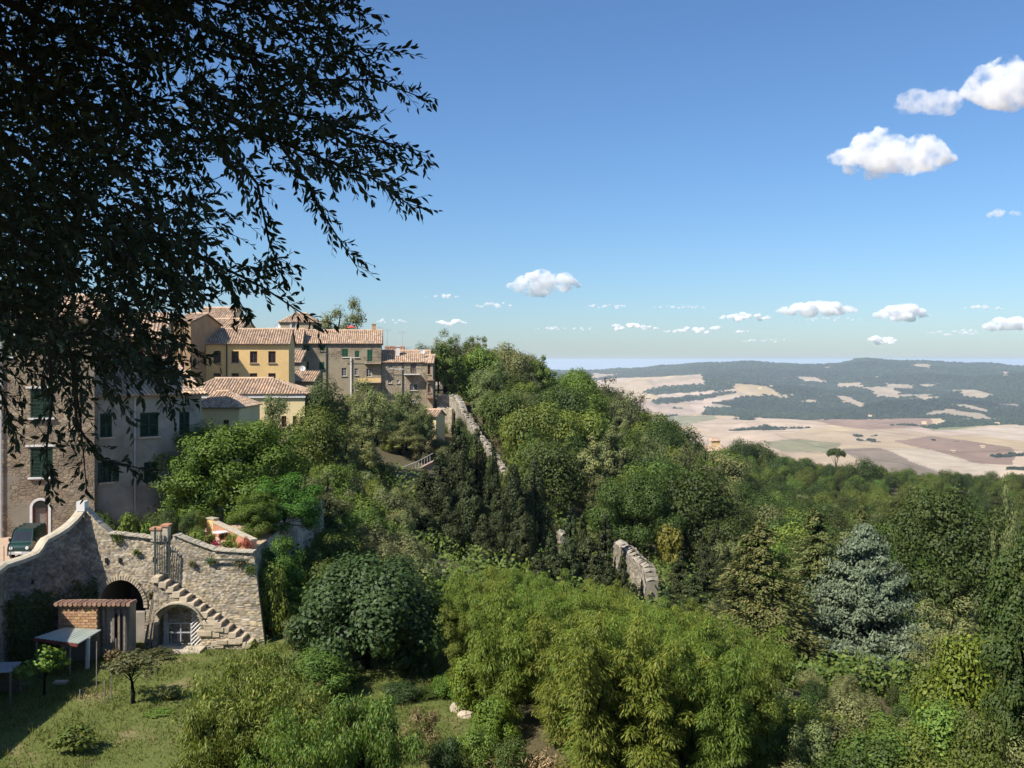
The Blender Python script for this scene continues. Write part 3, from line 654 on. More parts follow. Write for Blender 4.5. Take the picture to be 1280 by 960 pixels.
_prng = random.Random(11)
STEM = {'bamboo': ('foliage', 'culms')}
def plant(kind, name, label, cat, group, px=None, top=None, Y=None, w=None, loc=None, H=None, W=None, var=None, rz=None, mat=None, zoff=0.0):
    """a plant standing on the ground; its height follows from the pixel row of its top and the ground under it"""
    if loc is None: loc = (X(px, Y), Y)
    x, y = loc; g = ground(x, y) + zoff
    if H is None: H = (HZ - top) / F * y - g
    pr = PROTO[kind]; cr, tk, h0, w0 = pr[_prng.randrange(len(pr)) if var is None else var]
    if W is None: W = (w / F * y) if w else w0 * H / h0 * _prng.uniform(.88, 1.12)
    if top is not None and kind in ('oak', 'dark', 'light', 'feather', 'olive', 'poplar', 'walnut', 'bigdark'): H *= 1.07
    if H < 0.3 or H > 24: print('PLANT odd height', kind, px, top, Y, round(H, 1))
    e = empty(name, (x, y, g - 0.03), rz if rz is not None else _prng.uniform(0, 6.283))
    e.scale = (W / w0, W / w0, H / h0)
    tag(e, label, cat, group)
    fn, sn = STEM.get(kind, ('crown', 'trunk'))
    for nm, me in ((fn, cr), (sn, tk)):
        o = bpy.data.objects.new(nm, me); COL.objects.link(o); o.parent = e
        if mat and nm == fn:
            o.material_slots[0].link = 'OBJECT'; o.material_slots[0].material = MATS[mat]
    return e
# ------------------------------------------------------------------ buildings
class Fr:
    """facade frame: u along the wall (rightwards), d outwards, z up (world)"""
    def __init__(s, x, y, ang=0.0):
        s.o = Vector((x, y, 0)); a = R(ang); s.U = Vector((math.cos(a), math.sin(a), 0)); s.N = Vector((s.U.y, -s.U.x, 0)); s.Zv = Vector((0, 0, 1))
    def p(s, u, d, z): return s.o + s.U * u + s.N * d + Vector((0, 0, z))
    def px(s, px, py=None, d=0.0):
        o = s.o + s.N * d; k = (px - 640) / F
        u = (k * o.y - o.x) / (s.U.x - k * s.U.y)
        if py is None: return u
        return u, (HZ - py) / F * (o.y + u * s.U.y)
    @property
    def ax(s): return (s.U, s.N, s.Zv)
def side(fr, W, D):   # frame of the right-hand end wall
    f = Fr(0, 0); f.o = fr.p(W, 0, 0); f.U = -fr.N.copy(); f.N = fr.U.copy(); return f
def holed(mb, fr, u0, u1, z0, z1, ops, depth=0.22, col=1.0):
    us = sorted({u0, u1, *[q for o in ops for q in (o[0], o[2])]}); zs = sorted({z0, z1, *[q for o in ops for q in (o[1], o[3])]})
    us = [q for q in us if u0 <= q <= u1]; zs = [q for q in zs if z0 <= q <= z1]
    for a, b in zip(us[:-1], us[1:]):
        for c, d in zip(zs[:-1], zs[1:]):
            m_, n_ = (a + b) / 2, (c + d) / 2
            if any(o[0] < m_ < o[2] and o[1] < n_ < o[3] for o in ops): continue
            mb.quad(fr.p(a, 0, c), fr.p(b, 0, c), fr.p(b, 0, d), fr.p(a, 0, d), col)
    for o in ops:
        a, c, b, d = o[:4]
        for q in ((a, c, b, c), (b, c, b, d), (b, d, a, d), (a, d, a, c)):
            mb.quad(fr.p(q[0], 0, q[1]), fr.p(q[2], 0, q[3]), fr.p(q[2], -depth, q[3]), fr.p(q[0], -depth, q[1]), col)
def window(fr, o, kind, parent, framemat='white_paint', shmat='green_shutter', depth=0.22, sill='stone_block', big=False):
    a, c, b, d = o; w_ = b - a; h_ = d - c; mu = (a + b) / 2; mz = (c + d) / 2
    if kind == 'shut' or kind == 'open':
        nm = 'window'
    else: nm = 'door' if kind == 'door' else 'window'
    mb = MB(); t = 0.07 if not big else .08
    for (u, z, su, sz) in ((a + t / 2, mz, t, h_), (b - t / 2, mz, t, h_), (mu, d - t / 2, w_ - 2 * t, t), (mu, c + t / 2, w_ - 2 * t, t), (mu, mz, t * .8, h_ - 2 * t)):
        mb.box(fr.p(u, -depth + .05, z), (su, .08, sz), fr.ax)
    for z in (c + h_ * .36, c + h_ * .68): mb.box(fr.p(mu, -depth + .05, z), (w_ - 2 * t, .05, t * .55), fr.ax)
    wn = mb.build(nm, MATS[framemat], parent)
    mb = MB(); mb.box(fr.p(mu, -depth + .0, mz), (w_ + .04, .03, h_ + .04), fr.ax); mb.build('pane' if kind != 'door' else 'door_panel', MATS['glass' if kind != 'door' else 'grey_wood'], wn)
    if sill:
        mb = MB(); mb.box(fr.p(mu, .05, c - .05), (w_ + .24, .22, .1), fr.ax); mb.build('sill', MATS[sill], wn)
    if kind == 'shut':
        for s_ in (-1, 1):
            mb = MB(); cu = mu + s_ * w_ / 4
            for e in (-1, 1): mb.box(fr.p(cu + e * (w_ / 4 - .035), -.04, mz), (.06, .05, h_ - .02), fr.ax)
            for z in (c + .05, d - .05, mz): mb.box(fr.p(cu, -.04, z), (w_ / 2 - .14, .045, .07), fr.ax)
            n = max(6, int(h_ / .085))
            for i in range(n):
                z = c + .06 + (h_ - .12) * (i + .5) / n
                mb.box(fr.p(cu, -.05, z), (w_ / 2 - .13, .03, (h_ / n) * .62), (fr.U, (fr.N + Vector((0, 0, -.7))).normalized(), (fr.Zv + fr.N * .7).normalized()))
            mb.build('shutter', MATS[shmat], wn)
    if kind == 'open':
        for s_ in (-1, 1):
            mb = MB(); cu = mu + s_ * (w_ / 2 + w_ / 4 + .03)
            mb.box(fr.p(cu, .06, mz), (w_ / 2, .05, h_), fr.ax)
            n = max(5, int(h_ / .12))
            for i in range(n): mb.box(fr.p(cu, .095, c + h_ * (i + .5) / n), (w_ / 2 - .1, .02, h_ / n * .5), fr.ax)
            mb.build('shutter', MATS[shmat], wn)
    return wn
def tile_plane(mb, bed, e0, e1, up, T, a=0.0, b=0.0, pitch=0.26, row=0.42, rad=0.095, seed=0, cols=((.75, 1.2),)):
    """pan-tile slope: eave e0->e1, slope vector `up` (unit) of length T; hip insets a (left), b (right) at the top"""
    rg = random.Random(seed); e0 = Vector(e0); e1 = Vector(e1); L_ = (e1 - e0).length; u = (e1 - e0).normalized(); up = Vector(up).normalized()
    nn = u.cross(up).normalized()
    if nn.z < 0: nn = -nn
    bed.add([e0, e1, e1 - u * b + up * T, e0 + u * a + up * T], [(0, 1, 2, 3)]); 
    bed.add([q - nn * .10 for q in (e0, e1, e1 - u * b + up * T, e0 + u * a + up * T)], [(3, 2, 1, 0)])
    bed.quad(e0, e0 - nn * .10, e1 - nn * .10, e1)
    n = int(L_ / pitch)
    for i in range(n):
        s = (i + .5) * L_ / n; tm = T
        if a > 1e-6: tm = min(tm, T * s / a)
        if b > 1e-6: tm = min(tm, T * (L_ - s) / b)
        k = max(1, int(round(tm / row))); 
        if tm < .12: continue
        for j in range(k):
            t0 = tm * j / k - (.04 if j == 0 else 0); t1 = tm * (j + 1) / k + .05
            jit = rg.uniform(-.018, .018); c = rg.uniform(.62, 1.22); tint = rg.uniform(-.1, .1)
            col = (c * (1 + tint * .5), c, c * (1 - tint))
            p0 = e0 + u * (s + jit) + up * t0; p1 = e0 + u * (s + rg.uniform(-.012, .012)) + up * t1
            r0 = rad * 1.12; r1 = rad * .85; vs = []
            for (p, r_, l) in ((p0, r0, .028), (p1, r1, .004)):
                for th in (0, 55, 125, 180): vs.append(p + u * (-math.cos(R(th)) * r_) + nn * (math.sin(R(th)) * r_ * .85 + l))
            mb.add(vs, [(0, 1, 5, 4), (1, 2, 6, 5), (2, 3, 7, 6), (3, 2, 1, 0)], col)
def roof(parent, fr, W, D, ze, zr, kind='gable', ov=.35, ovs=.25, hip=(0, 0), pitch=.26, row=.42, seed=1, mat='tiles', ridge_d=None, rad=None):
    """roof with the ridge parallel to the front; rd = distance of the ridge behind the front"""
    rd_ = ridge_d or D / 2; tiles = MB(); bed = MB(); rad = rad or pitch * .37
    sl = (zr - ze) / rd_
    e0 = fr.p(-ovs, ov, ze - sl * ov); e1 = fr.p(W + ovs, ov, ze - sl * ov)
    up = (fr.N * -1 + Vector((0, 0, sl))); T = up.length * (rd_ + ov)
    tile_plane(tiles, bed, e0, e1, up, T, hip[0], hip[1], pitch, row, rad, seed)
    if kind != 'shed':
        db = D - rd_; sb = (zr - ze) / db
        b0 = fr.p(W + ovs, -D - ov, ze - sb * ov); b1 = fr.p(-ovs, -D - ov, ze - sb * ov); ub = fr.N + Vector((0, 0, sb))
        tile_plane(tiles, bed, b0, b1, ub, ub.length * (db + ov), hip[1], hip[0], pitch * 1.6, row * 1.5, rad * 1.6, seed + 1)
        for k, hv in ((0, hip[0]), (1, hip[1])):
            if hv > 0:   # hip end slope
                if k == 1: c0, c1, inn = fr.p(W + ovs, ov, ze - sl * ov), fr.p(W + ovs, -D - ov, ze - sb * ov), fr.U * -1
                else: c0, c1, inn = fr.p(-ovs, -D - ov, ze - sb * ov), fr.p(-ovs, ov, ze - sl * ov), fr.U
                zz = zr - (ze - sl * ov); uh = inn * hv + Vector((0, 0, zz)); q0 = rd_ + ov; q1 = db + ov
                tile_plane(tiles, bed, c0, c1, uh, uh.length, q0 if k == 1 else q1, q1 if k == 1 else q0, pitch, row, rad, seed + 2)
    ro = bed.build('roof', MATS['tile_bed'], parent)
    tiles.build('roof_tiles', MATS[mat], ro, kind='stuff')
    rp = [fr.p(-ovs + hip[0], -rd_, zr + .05), fr.p(W + ovs - hip[1], -rd_, zr + .05)]
    if kind != 'shed':
        mb = MB(); mb.tube(rp, rad * 1.3, 8); mb.build('ridge', MATS[mat], ro)
    return ro
def body(parent, fr, W, D, z0, ze, zr, ops, mat, gable=True, side_ops=(), ridge_d=None, name='wall', col=1.0):
    mb = MB(); holed(mb, fr, 0, W, z0, ze, ops, col=col)
    sf = side(fr, W, D); holed(mb, sf, 0, D, z0, ze, list(side_ops), col=col)
    rd_ = ridge_d or D / 2
    mb.quad(fr.p(0, -D, z0), fr.p(0, 0, z0), fr.p(0, 0, ze), fr.p(0, -D, ze), col)
    mb.quad(fr.p(W, -D, z0), fr.p(0, -D, z0), fr.p(0, -D, ze), fr.p(W, -D, ze), col)
    if gable:
        for u in (0, W): mb.add([fr.p(u, 0, ze), fr.p(u, -D, ze), fr.p(u, -rd_, zr)], [(0, 1, 2)], col)
    return mb.build(name, MATS[mat], parent)
def ops_px(fr, lst):
    out = []
    for (x0, y0, x1, y1, *r) in lst:
        a, d = fr.px(x0, y0); b, c = fr.px(x1, y1); out.append(((a, c, b, d), *r))
    return out
def bits(parent, name, mat, f):
    mb = MB(); f(mb); return mb.build(name, MATS[mat], parent)
def thing(name, label, cat, fr, z0, group=None):
    e = empty(name, fr.p(0, 0, z0)); tag(e, label, cat, group); return e

# ---- stone house on the left, its front grazed by the sun
fr = Fr(X(118, 57.5) - 13 * math.cos(R(14)), 57.5 - 13 * math.sin(R(14)), 14); W = 13.0
t = thing('stone_house', 'tall old stone house with patchy plaster and an arched door', 'house', fr, TERR_Z)
O = ops_px(fr, [(38, 486, 66, 522, 'shut'), (38, 559, 66, 596, 'shut'), (-60, 486, -35, 522, 'shut'), (-60, 559, -35, 596, 'shut'), (-10, 420, 14, 446, 'shut'), (60, 420, 84, 446, 'shut')])
dx0, dz1 = fr.px(41, 626); dx1, _ = fr.px(60, 626)
door = (dx0, TERR_Z, dx1, dz1 - (dx1 - dx0) / 2)
body(t, fr, W, 9, TERR_Z - .6, Z(398, 57), Z(370, 61), [o[0] for o in O] + [door], 'stone_plaster')
for o, k in O:
    wn = window(fr, o, k, t, shmat='dark_shutter', framemat='dark_shutter', sill='white_paint', big=True)
    bits(wn, 'lintel', 'white_paint', lambda mb: mb.box(fr.p((o[0] + o[2]) / 2, .03, o[3] + .08), (o[2] - o[0] + .5, .08, .12), fr.ax))
dm = (dx0 + dx1) / 2; dw = (dx1 - dx0)
def arch_pts(cu, cz, r, n=10): return [(cu + r * math.cos(math.pi * i / n), cz + r * math.sin(math.pi * i / n)) for i in range(n + 1)]
d_ = bits(t, 'door', 'brown_wood', lambda mb: [mb.box(fr.p(dm + s_ * dw * .44, -.12, TERR_Z + 1.15), (.10, .06, 2.3), fr.ax) for s_ in (-1, 1)])
bits(d_, 'door_panel', 'grey_wood', lambda mb: mb.box(fr.p(dm, -.17, TERR_Z + 1.2), (dw * .8, .05, 2.4), fr.ax))
bits(d_, 'fanlight', 'dark_inside', lambda mb: mb.prism([fr.p(u, .012, z) for u, z in arch_pts(dm, door[3] - .02, dw / 2)], fr.N * -.05))
def surround(mb):
    a = arch_pts(dm, door[3], dw / 2 + .02, 12); b = arch_pts(dm, door[3], dw / 2 + .16, 12)
    for i in range(12):
        q = [a[i], b[i], b[i + 1], a[i + 1]]; mb.prism([fr.p(u, .04, z) for u, z in q], fr.N * -.06)
    for s_ in (-1, 1): mb.box(fr.p(dm + s_ * (dw / 2 + .09), .01, (TERR_Z + door[3]) / 2), (.14, .06, door[3] - TERR_Z), fr.ax)
bits(t, 'door_surround', 'white_paint', surround)
roof(t, fr, W, 9, Z(398, 57), Z(370, 61), seed=3)
bits(t, 'drainpipe', 'zinc', lambda mb: mb.tube([fr.p(fr.px(2), .1, Z(400, 56)), fr.p(fr.px(2), .1, TERR_Z)], .05, 6))
bits(t, 'cable', 'iron', lambda mb: mb.tube([fr.p(fr.px(0), .05, Z(524, 56)), fr.p(fr.px(40), .05, Z(524, 56)), fr.p(fr.px(62), .05, Z(555, 56)), fr.p(fr.px(115), .05, Z(556, 57))], .02, 4))
# ---- grey plaster house, in shade
fr = Fr(X(119, 58.6), 58.6, 44); W = fr.px(252)
t = thing('plaster_house', 'pale grey plastered house with dark shutters and a tiled roof', 'house', fr, TERR_Z)
O = ops_px(fr, [(125, 517, 140, 546, 'shut'), (175, 516, 198, 545, 'shut'), (224, 515, 237, 543, 'shut'), (125, 578, 140, 602, 'open'), (180, 578, 198, 602, 'shut')])
ze = Z(491, 60.5); zr = ze + 2.1
body(t, fr, W, 9, TERR_Z - .6, ze, zr, [o[0] for o in O], 'plaster_grey')
for o, k in O: window(fr, o, k, t, shmat='dark_shutter', framemat='dark_shutter')
roof(t, fr, W, 9, ze, zr, seed=5, pitch=.25)
bits(t, 'cornice', 'plaster_grey', lambda mb: mb.box(fr.p(W / 2, .12, ze - .16), (W + .1, .24, .14), fr.ax))
bits(t, 'drainpipe', 'zinc', lambda mb: mb.tube([fr.p(fr.px(168), .08, ze - .2), fr.p(fr.px(168), .08, TERR_Z)], .045, 6))
# chimney
bits(t, 'chimney', 'brick', lambda mb: (mb.box(fr.p(2.0, -3.4, zr + .2), (.6, .6, 1.4), fr.ax), mb.box(fr.p(2.0, -3.4, zr + .98), (.75, .75, .12), fr.ax)))
# ---- house with orange roofs seen through the leaves, between plaster house and the yellow range
fr = Fr(X(96, 84), 84, 16); W = fr.px(206)
t = thing('ochre_house', 'ochre house with broad tiled roof half hidden by the dark leaves', 'house', fr, -11)
O = ops_px(fr, [(130, 430, 140, 446, 'open'), (165, 430, 175, 446, 'open'), (196, 430, 206, 446, 'open')])
body(t, fr, W, 11, -12, Z(421, 84), Z(392, 90), [o[0] for o in O], 'plaster_cream')
for o, k in O: window(fr, o, k, t, shmat='brown_wood', framemat='brown_wood')
roof(t, fr, W, 11, Z(421, 84), Z(392, 90), seed=7, pitch=.3)
fr = Fr(X(96, 76), 76, 18); W = fr.px(214)
t = thing('tiled_outbuilding', 'low outbuilding whose tiled roof shows above the grey plaster house', 'house', fr, -11)
body(t, fr, W, 8, -12, Z(474, 76), Z(449, 80), [], 'plaster_brown'); roof(t, fr, W, 8, Z(474, 76), Z(449, 80), seed=9, pitch=.27)
# ---- yellow range with brown windows
fr = Fr(X(236, 130), 130, 9); W = fr.px(361); Yb = 130
t = thing('yellow_building', 'long yellow building with brown windows and a low tiled roof', 'building', fr, -10)
L1 = []
for cx_ in (249, 271.5, 294, 317, 340):
    L1 += [(cx_ - 4.6, 439, cx_ + 4.6, 453.5, 'w'), (cx_ - 4.6, 466.5, cx_ + 4.6, 481, 'w'), (cx_ - 4.6, 494, cx_ + 4.6, 508, 'w')]
O = ops_px(fr, L1); ze = Z(429, Yb); zr = Z(411.5, Yb + 6)
body(t, fr, W, 12, -12, ze, zr, [o[0] for o in O], 'plaster_yellow')
for o, k in O: window(fr, o, k, t, framemat='brown_wood')
roof(t, fr, W, 12, ze, zr, seed=11, pitch=.34, row=.5)
bits(t, 'cornice', 'stone_block', lambda mb: mb.box(fr.p(W / 2, .14, ze - .12), (W + .2, .3, .16), fr.ax))
bits(t, 'drainpipe', 'iron', lambda mb: mb.tube([fr.p(fr.px(283.5), .1, ze - .1), fr.p(fr.px(283.5), .1, -10)], .09, 6))
# ---- brown wing with pilasters casting its shadow on the yellow front
fr = Fr(X(216, 124), 124, 0); W = fr.px(238)
t = thing('church_wing', 'brown plastered wing with pilasters and an arched niche beside the yellow building', 'building', fr, -10)
ze = Z(402, 124)
nu, nz = fr.px(228.5, 452)
niche = (nu - .42, Z(476, 124), nu + .42, Z(452, 124))
body(t, fr, W, 13, -12, ze, ze + 1.3, [niche], 'plaster_brown'); roof(t, fr, W, 13, ze, ze + 1.3, seed=13, pitch=.34, row=.5, ov=.3)
bits(t, 'niche_back', 'dark_inside', lambda mb: mb.box(fr.p(nu, -.25, (niche[1] + niche[3]) / 2), (.9, .04, niche[3] - niche[1]), fr.ax))
for q in (217.5, 224, 233, 237):
    bits(t, 'pilaster', 'plaster_brown', lambda mb: mb.box(fr.p(fr.px(q), .1, (ze - 12) / 2), (.42, .22, ze + 12), fr.ax))
bits(t, 'cornice', 'plaster_brown', lambda mb: mb.box(fr.p(W / 2, .2, ze - .15), (W + .3, .5, .26), fr.ax))
# ---- taller yellow blocks behind
for (x0, x1, e, r_, Y, lab, sd) in ((240, 300, 411, 399, 142, 'yellow upper storey with tiled roof rising behind the long yellow building', 15), (245, 289, 398, 385, 156, 'topmost tiled roof peeping above the yellow upper storey', 17)):
    fr = Fr(X(x0, Y), Y, 0); W = fr.px(x1); t = thing('yellow_annex', lab, 'building', fr, -9)
    body(t, fr, W, 9, -12, Z(e, Y), Z(r_, Y + 4.5), [], 'plaster_yellow'); roof(t, fr, W, 9, Z(e, Y), Z(r_, Y + 4.5), seed=sd, pitch=.36, row=.55)
# ---- lower hipped roofs in front of the yellow building
fr = Fr(X(226, 112), 112, 6); W = fr.px(381)
t = thing('hipped_building', 'cream building with a wide hipped tile roof below the yellow facade', 'building', fr, -11)
O = ops_px(fr, [(352, 520, 358, 534, 'w'), (366, 520, 371, 534, 'w')])
body(t, fr, W, 11, -14, Z(492, 112), Z(474, 117), [o[0] for o in O], 'plaster_cream', gable=False)
for o, k in O: window(fr, o, k, t, framemat='brown_wood')
roof(t, fr, W, 11, Z(492, 112), Z(473.5, 117.5), hip=(3.0, 4.6), seed=19, pitch=.34, row=.5)
bits(t, 'cornice', 'white_paint', lambda mb: (mb.box(fr.p(W / 2, .12, Z(492, 112) - .35), (W + .2, .26, .35), fr.ax)))
fr = Fr(X(246, 98), 98, 0); W = fr.px(299)
t = thing('cream_lodge', 'small cream lodge with a tiled roof beside the grey plaster house', 'building', fr, -11)
O = ops_px(fr, [(279, 525, 286, 541, 'w')])
body(t, fr, W, 8, -14, Z(508, 98), Z(490, 102), [o[0] for o in O], 'plaster_cream', gable=False)
for o, k in O: window(fr, o, k, t, framemat='brown_wood')
roof(t, fr, W, 8, Z(508, 98), Z(489.5, 102), hip=(1.0, 2.4), seed=21, pitch=.3, row=.48)
# ---- small lean-to house with dish between yellow building and shuttered house
fr = Fr(X(355, 152), 152, 0); W = fr.px(392)
t = thing('small_tiled_house', 'small low house with a tiled lean-to roof beside the shuttered stone house', 'house', fr, -8)
body(t, fr, W, 5, -12, Z(476, 152), Z(464, 156), [], 'stone_house_plaster', gable=False); roof(t, fr, W, 5, Z(476, 152), Z(464, 156), kind='shed', ridge_d=4.5, seed=23, pitch=.36, row=.5)
fr = Fr(X(361, 160), 160, 0); W = fr.px(375)
t = thing('link_house', 'narrow house with red tiled roof between the yellow and the stone house', 'house', fr, -8)
body(t, fr, W, 5, -12, Z(452, 160), Z(438, 164), [], 'stone_house_plaster', gable=False); roof(t, fr, W, 5, Z(452, 160), Z(438, 164), kind='shed', ridge_d=4, seed=24, pitch=.36, row=.5)
fr = Fr(X(330, 167), 167, 7); W = fr.px(377)
t = thing('link_house', 'higher tiled house joining the yellow range to the shuttered house', 'house', fr, -8)
body(t, fr, W, 8, -12, Z(428, 166), Z(411, 170), [], 'stone_house_plaster'); roof(t, fr, W, 8, Z(428, 166), Z(411, 170), seed=25, pitch=.36, row=.55)
# ---- long stone house with green shutters
fr = Fr(X(374, 170), 170, 7); W = fr.px(476.5); Yb = 170
t = thing('shuttered_house', 'long stone house with green shutters, balconies and patchy plaster', 'house', fr, -9)
ze = Z(428.5, Yb); zr = Z(413, Yb + 5)
O = ops_px(fr, [(379.5, 431, 387, 439, 'shut'), (399.5, 430.5, 406.5, 438.5, 'shut'), (379, 452, 386, 461.5, 'shut'), (399, 452.5, 405.5, 462, 'shut'), (427.5, 436, 435, 446, 'shut'), (443.5, 438.5, 449, 447, 'shut'), (459, 437, 465.5, 452, 'shut'), (427, 460, 433, 470, 'w'), (443, 460.5, 447.5, 469, 'w'), (458, 460.5, 464, 471, 'w'), (444, 483, 448, 488, 'w'), (384, 478, 390, 487, 'w')])
body(t, fr, W, 10, -14, ze, zr, [o[0] for o in O], 'stone_house_plaster')
for o, k in O: window(fr, o, k, t, framemat='white_paint' if k == 'w' else 'green_shutter')
roof(t, fr, W, 10, ze, zr, seed=27, pitch=.36, row=.52)
bits(t, 'drainpipe', 'iron', lambda mb: mb.tube([fr.p(fr.px(408), .12, ze - .1), fr.p(fr.px(408), .12, -8)], .1, 6))
bits(t, 'white_pipe', 'white_paint', lambda mb: (mb.tube([fr.p(fr.px(439), .12, Z(447, Yb)), fr.p(fr.px(439), .12, Z(502, Yb))], .14, 6)))
bits(t, 'clothes_line', 'white_paint', lambda mb: mb.tube([fr.p(fr.px(428), .6, Z(447, Yb)), fr.p(fr.px(450), .6, Z(447, Yb))], .05, 4))
def balcony(t, fr, x0, x1, zf, dep=1.0, slabmat='stone_block', railmat='iron', h=1.0, solid=None):
    u0 = fr.px(x0); u1 = fr.px(x1)
    b_ = bits(t, 'balcony', slabmat, lambda mb: mb.box(fr.p((u0 + u1) / 2, dep / 2, zf - .08), (u1 - u0, dep, .16), fr.ax))
    def rail(mb):
        if solid: 
            mb.box(fr.p((u0 + u1) / 2, dep - .05, zf + h / 2), (u1 - u0, .08, h), fr.ax); return
        mb.box(fr.p((u0 + u1) / 2, dep - .04, zf + h), (u1 - u0, .05, .05), fr.ax)
        n = int((u1 - u0) / .16)
        for i in range(n + 1): mb.box(fr.p(u0 + (u1 - u0) * i / n, dep - .04, zf + h / 2), (.03, .03, h), fr.ax)
        for u in (u0, u1): mb.box(fr.p(u, dep / 2, zf + h), (.05, dep, .05), fr.ax)
    bits(b_, 'railing', solid or railmat, rail)
balcony(t, fr, 455, 476, Z(453.5, Yb), 1.1)
balcony(t, fr, 448, 476, Z(477.5, Yb), 1.2, solid='plaster_yellow', h=.7)
bits(t, 'chimney', 'brick', lambda mb: (mb.box(fr.p(W - 1.4, -5.2, zr + .5), (.7, .7, 1.2), fr.ax), mb.box(fr.p(W - 1.4, -5.2, zr + 1.2), (.9, .9, .14), fr.ax)))
# ---- last stone house of the row
fr = Fr(X(476.8, 172.3), 172.3, 5); W = fr.px(533); Yb = 171
t = thing('last_stone_house', 'last stone house of the row with small balcony and red tiled roof', 'house', fr, -9)
ze = Z(452, Yb); zr = Z(438.5, Yb + 4)
O = ops_px(fr, [(486, 453.5, 491, 460, 'w'), (513, 453, 520, 467, 'door'), (512, 480, 522, 488, 'w'), (485, 473, 489.5, 479, 'w'), (496, 475, 499, 479, 'w'), (513.5, 500, 518.5, 511, 'w')])
body(t, fr, W, 8, -16, ze, zr, [o[0] for o in O], 'stone_house', ridge_d=4)
for o, k in O: window(fr, o, k, t, framemat='white_paint' if k == 'w' else 'brown_wood')
roof(t, fr, W + .6, 8, ze, zr, seed=29, pitch=.36, row=.52, ridge_d=4, mat='tiles')
bits(t, 'drainpipe', 'iron', lambda mb: mb.tube([fr.p(fr.px(503), .12, ze - .1), fr.p(fr.px(503), .12, -12)], .1, 6))
bits(t, 'clothes_line', 'white_paint', lambda mb: mb.tube([fr.p(fr.px(486), .6, Z(461.5, Yb)), fr.p(fr.px(507), .6, Z(461.5, Yb))], .05, 4))
balcony(t, fr, 505, 525, Z(467.5, Yb), 1.5, slabmat='white_paint')
bits(t, 'chimney', 'white_paint', lambda mb: (mb.box(fr.p(fr.px(497), -2.2, zr - .1), (.6, .6, 1.6), fr.ax), mb.box(fr.p(fr.px(497), -2.2, zr + .8), (.85, .85, .16), fr.ax)))
# annex with brown balcony at its right end
fr = Fr(X(533.2, 172.5), 172.5, 0); W = fr.px(541)
t = thing('side_annex', 'narrow side annex with a wooden balcony at the end of the last stone house', 'house', fr, -9)
ops = ops_px(fr, [(534.5, 456, 538, 468, 'w'), (534.5, 480, 538.5, 491, 'door')])
body(t, fr, W, 6, -16, Z(453, 172), Z(444, 175), [o[0] for o in ops], 'stone_house_plaster')
for o, k in ops: window(fr, o, k, t, framemat='brown_wood')
roof(t, fr, W, 6, Z(453, 172), Z(444, 175), seed=31, pitch=.36, row=.5)
balcony(t, fr, 534, 542, Z(497.5, 172), 1.2, slabmat='brown_wood', railmat='brown_wood', h=1.1)
bits(t, 'awning', 'tiles_red', lambda mb: mb.box(fr.p(fr.px(538), .7, Z(475, 172)), (1.5, 1.3, .14), fr.ax))
# house behind, with its small tower-like top
fr = Fr(X(349, 196), 196, 0); W = fr.px(391)
t = thing('house_behind', 'brownish house with a low tiled roof rising behind the shuttered house', 'house', fr, -8)
O = ops_px(fr, [(365, 403, 369.5, 412, 'open')])
body(t, fr, W, 9, -10, Z(402, 196), Z(392, 201), [o[0] for o in O], 'stone_house_plaster', gable=False)
for o, k in O: window(fr, o, k, t, framemat='white_paint', shmat='white_paint')
roof(t, fr, W, 9, Z(402, 196), Z(392, 200.5), hip=(2.4, 2.4), seed=33, pitch=.4, row=.6)
fr = Fr(X(480, 185), 185, 0); W = fr.px(502)
t = thing('house_behind', 'red gabled roof showing between the shuttered house and the last stone house', 'house', fr, -8)
body(t, fr, W, 6, -10, Z(446, 185), Z(434, 188), [], 'stone_house'); roof(t, fr, W, 6, Z(446, 185), Z(434, 188), seed=35, pitch=.4, row=.6, mat='tiles_red')
# small cream house among the trees below
fr = Fr(X(519, 150), 150, -12); W = fr.px(545)
t = thing('cream_cottage', 'cream cottage wall with green shutter showing among the feathery trees', 'house', fr, -14)
O = ops_px(fr, [(536, 524, 541, 538, 'shut')])
body(t, fr, W, 5, -17, Z(520, 150), Z(512, 152), [o[0] for o in O], 'plaster_cream')
for o, k in O: window(fr, o, k, t)
roof(t, fr, W, 5, Z(520, 150), Z(512, 152.5), seed=37, pitch=.36, row=.5)
# satellite dishes, aerials, umbrella
def dish(px, py, Y, r_, lab, foot):
    e = empty('satellite_dish', P(px, py, Y) - Vector((0, 0, foot))); tag(e, lab, 'satellite dish'); c = P(px, py, Y); ax = Vector((.25, -.9, .35)).normalized()
    a = ax.cross(Vector((0, 0, 1))).normalized(); b = a.cross(ax); mb = MB(); vs = []; fs = []; n = 18
    for i, (q, dpt) in enumerate(((.02, .12), (.5, .09), (.8, .04), (1.0, 0))):
        for k in range(n):
            th = 6.2832 * k / n; vs.append(c + (a * math.cos(th) + b * math.sin(th)) * (r_ * q) - ax * (dpt * r_ * 2))
    for i in range(3):
        for k in range(n): fs.append((i * n + k, i * n + (k + 1) % n, (i + 1) * n + (k + 1) % n, (i + 1) * n + k))
    mb.add(vs, fs); mb.build('reflector', MATS['white_paint'], e, smooth=True)
    bits(e, 'mast', 'zinc', lambda mb: mb.tube([c - ax * .2, c - ax * .3 - Vector((0, 0, foot))], .05, 5))
    bits(e, 'feed_arm', 'zinc', lambda mb: mb.tube([c - b * r_ * .9, c + ax * r_ * .9], .035, 5))
dish(378, 460.5, 154, .48, 'large white satellite dish above the small lean-to roof', 1.2)
dish(528, 439.5, 174, .42, 'white satellite dish on the ridge of the last stone house', .6)
dish(347, 408, 168, .5, 'satellite dish on the roof beside the house behind', .9)
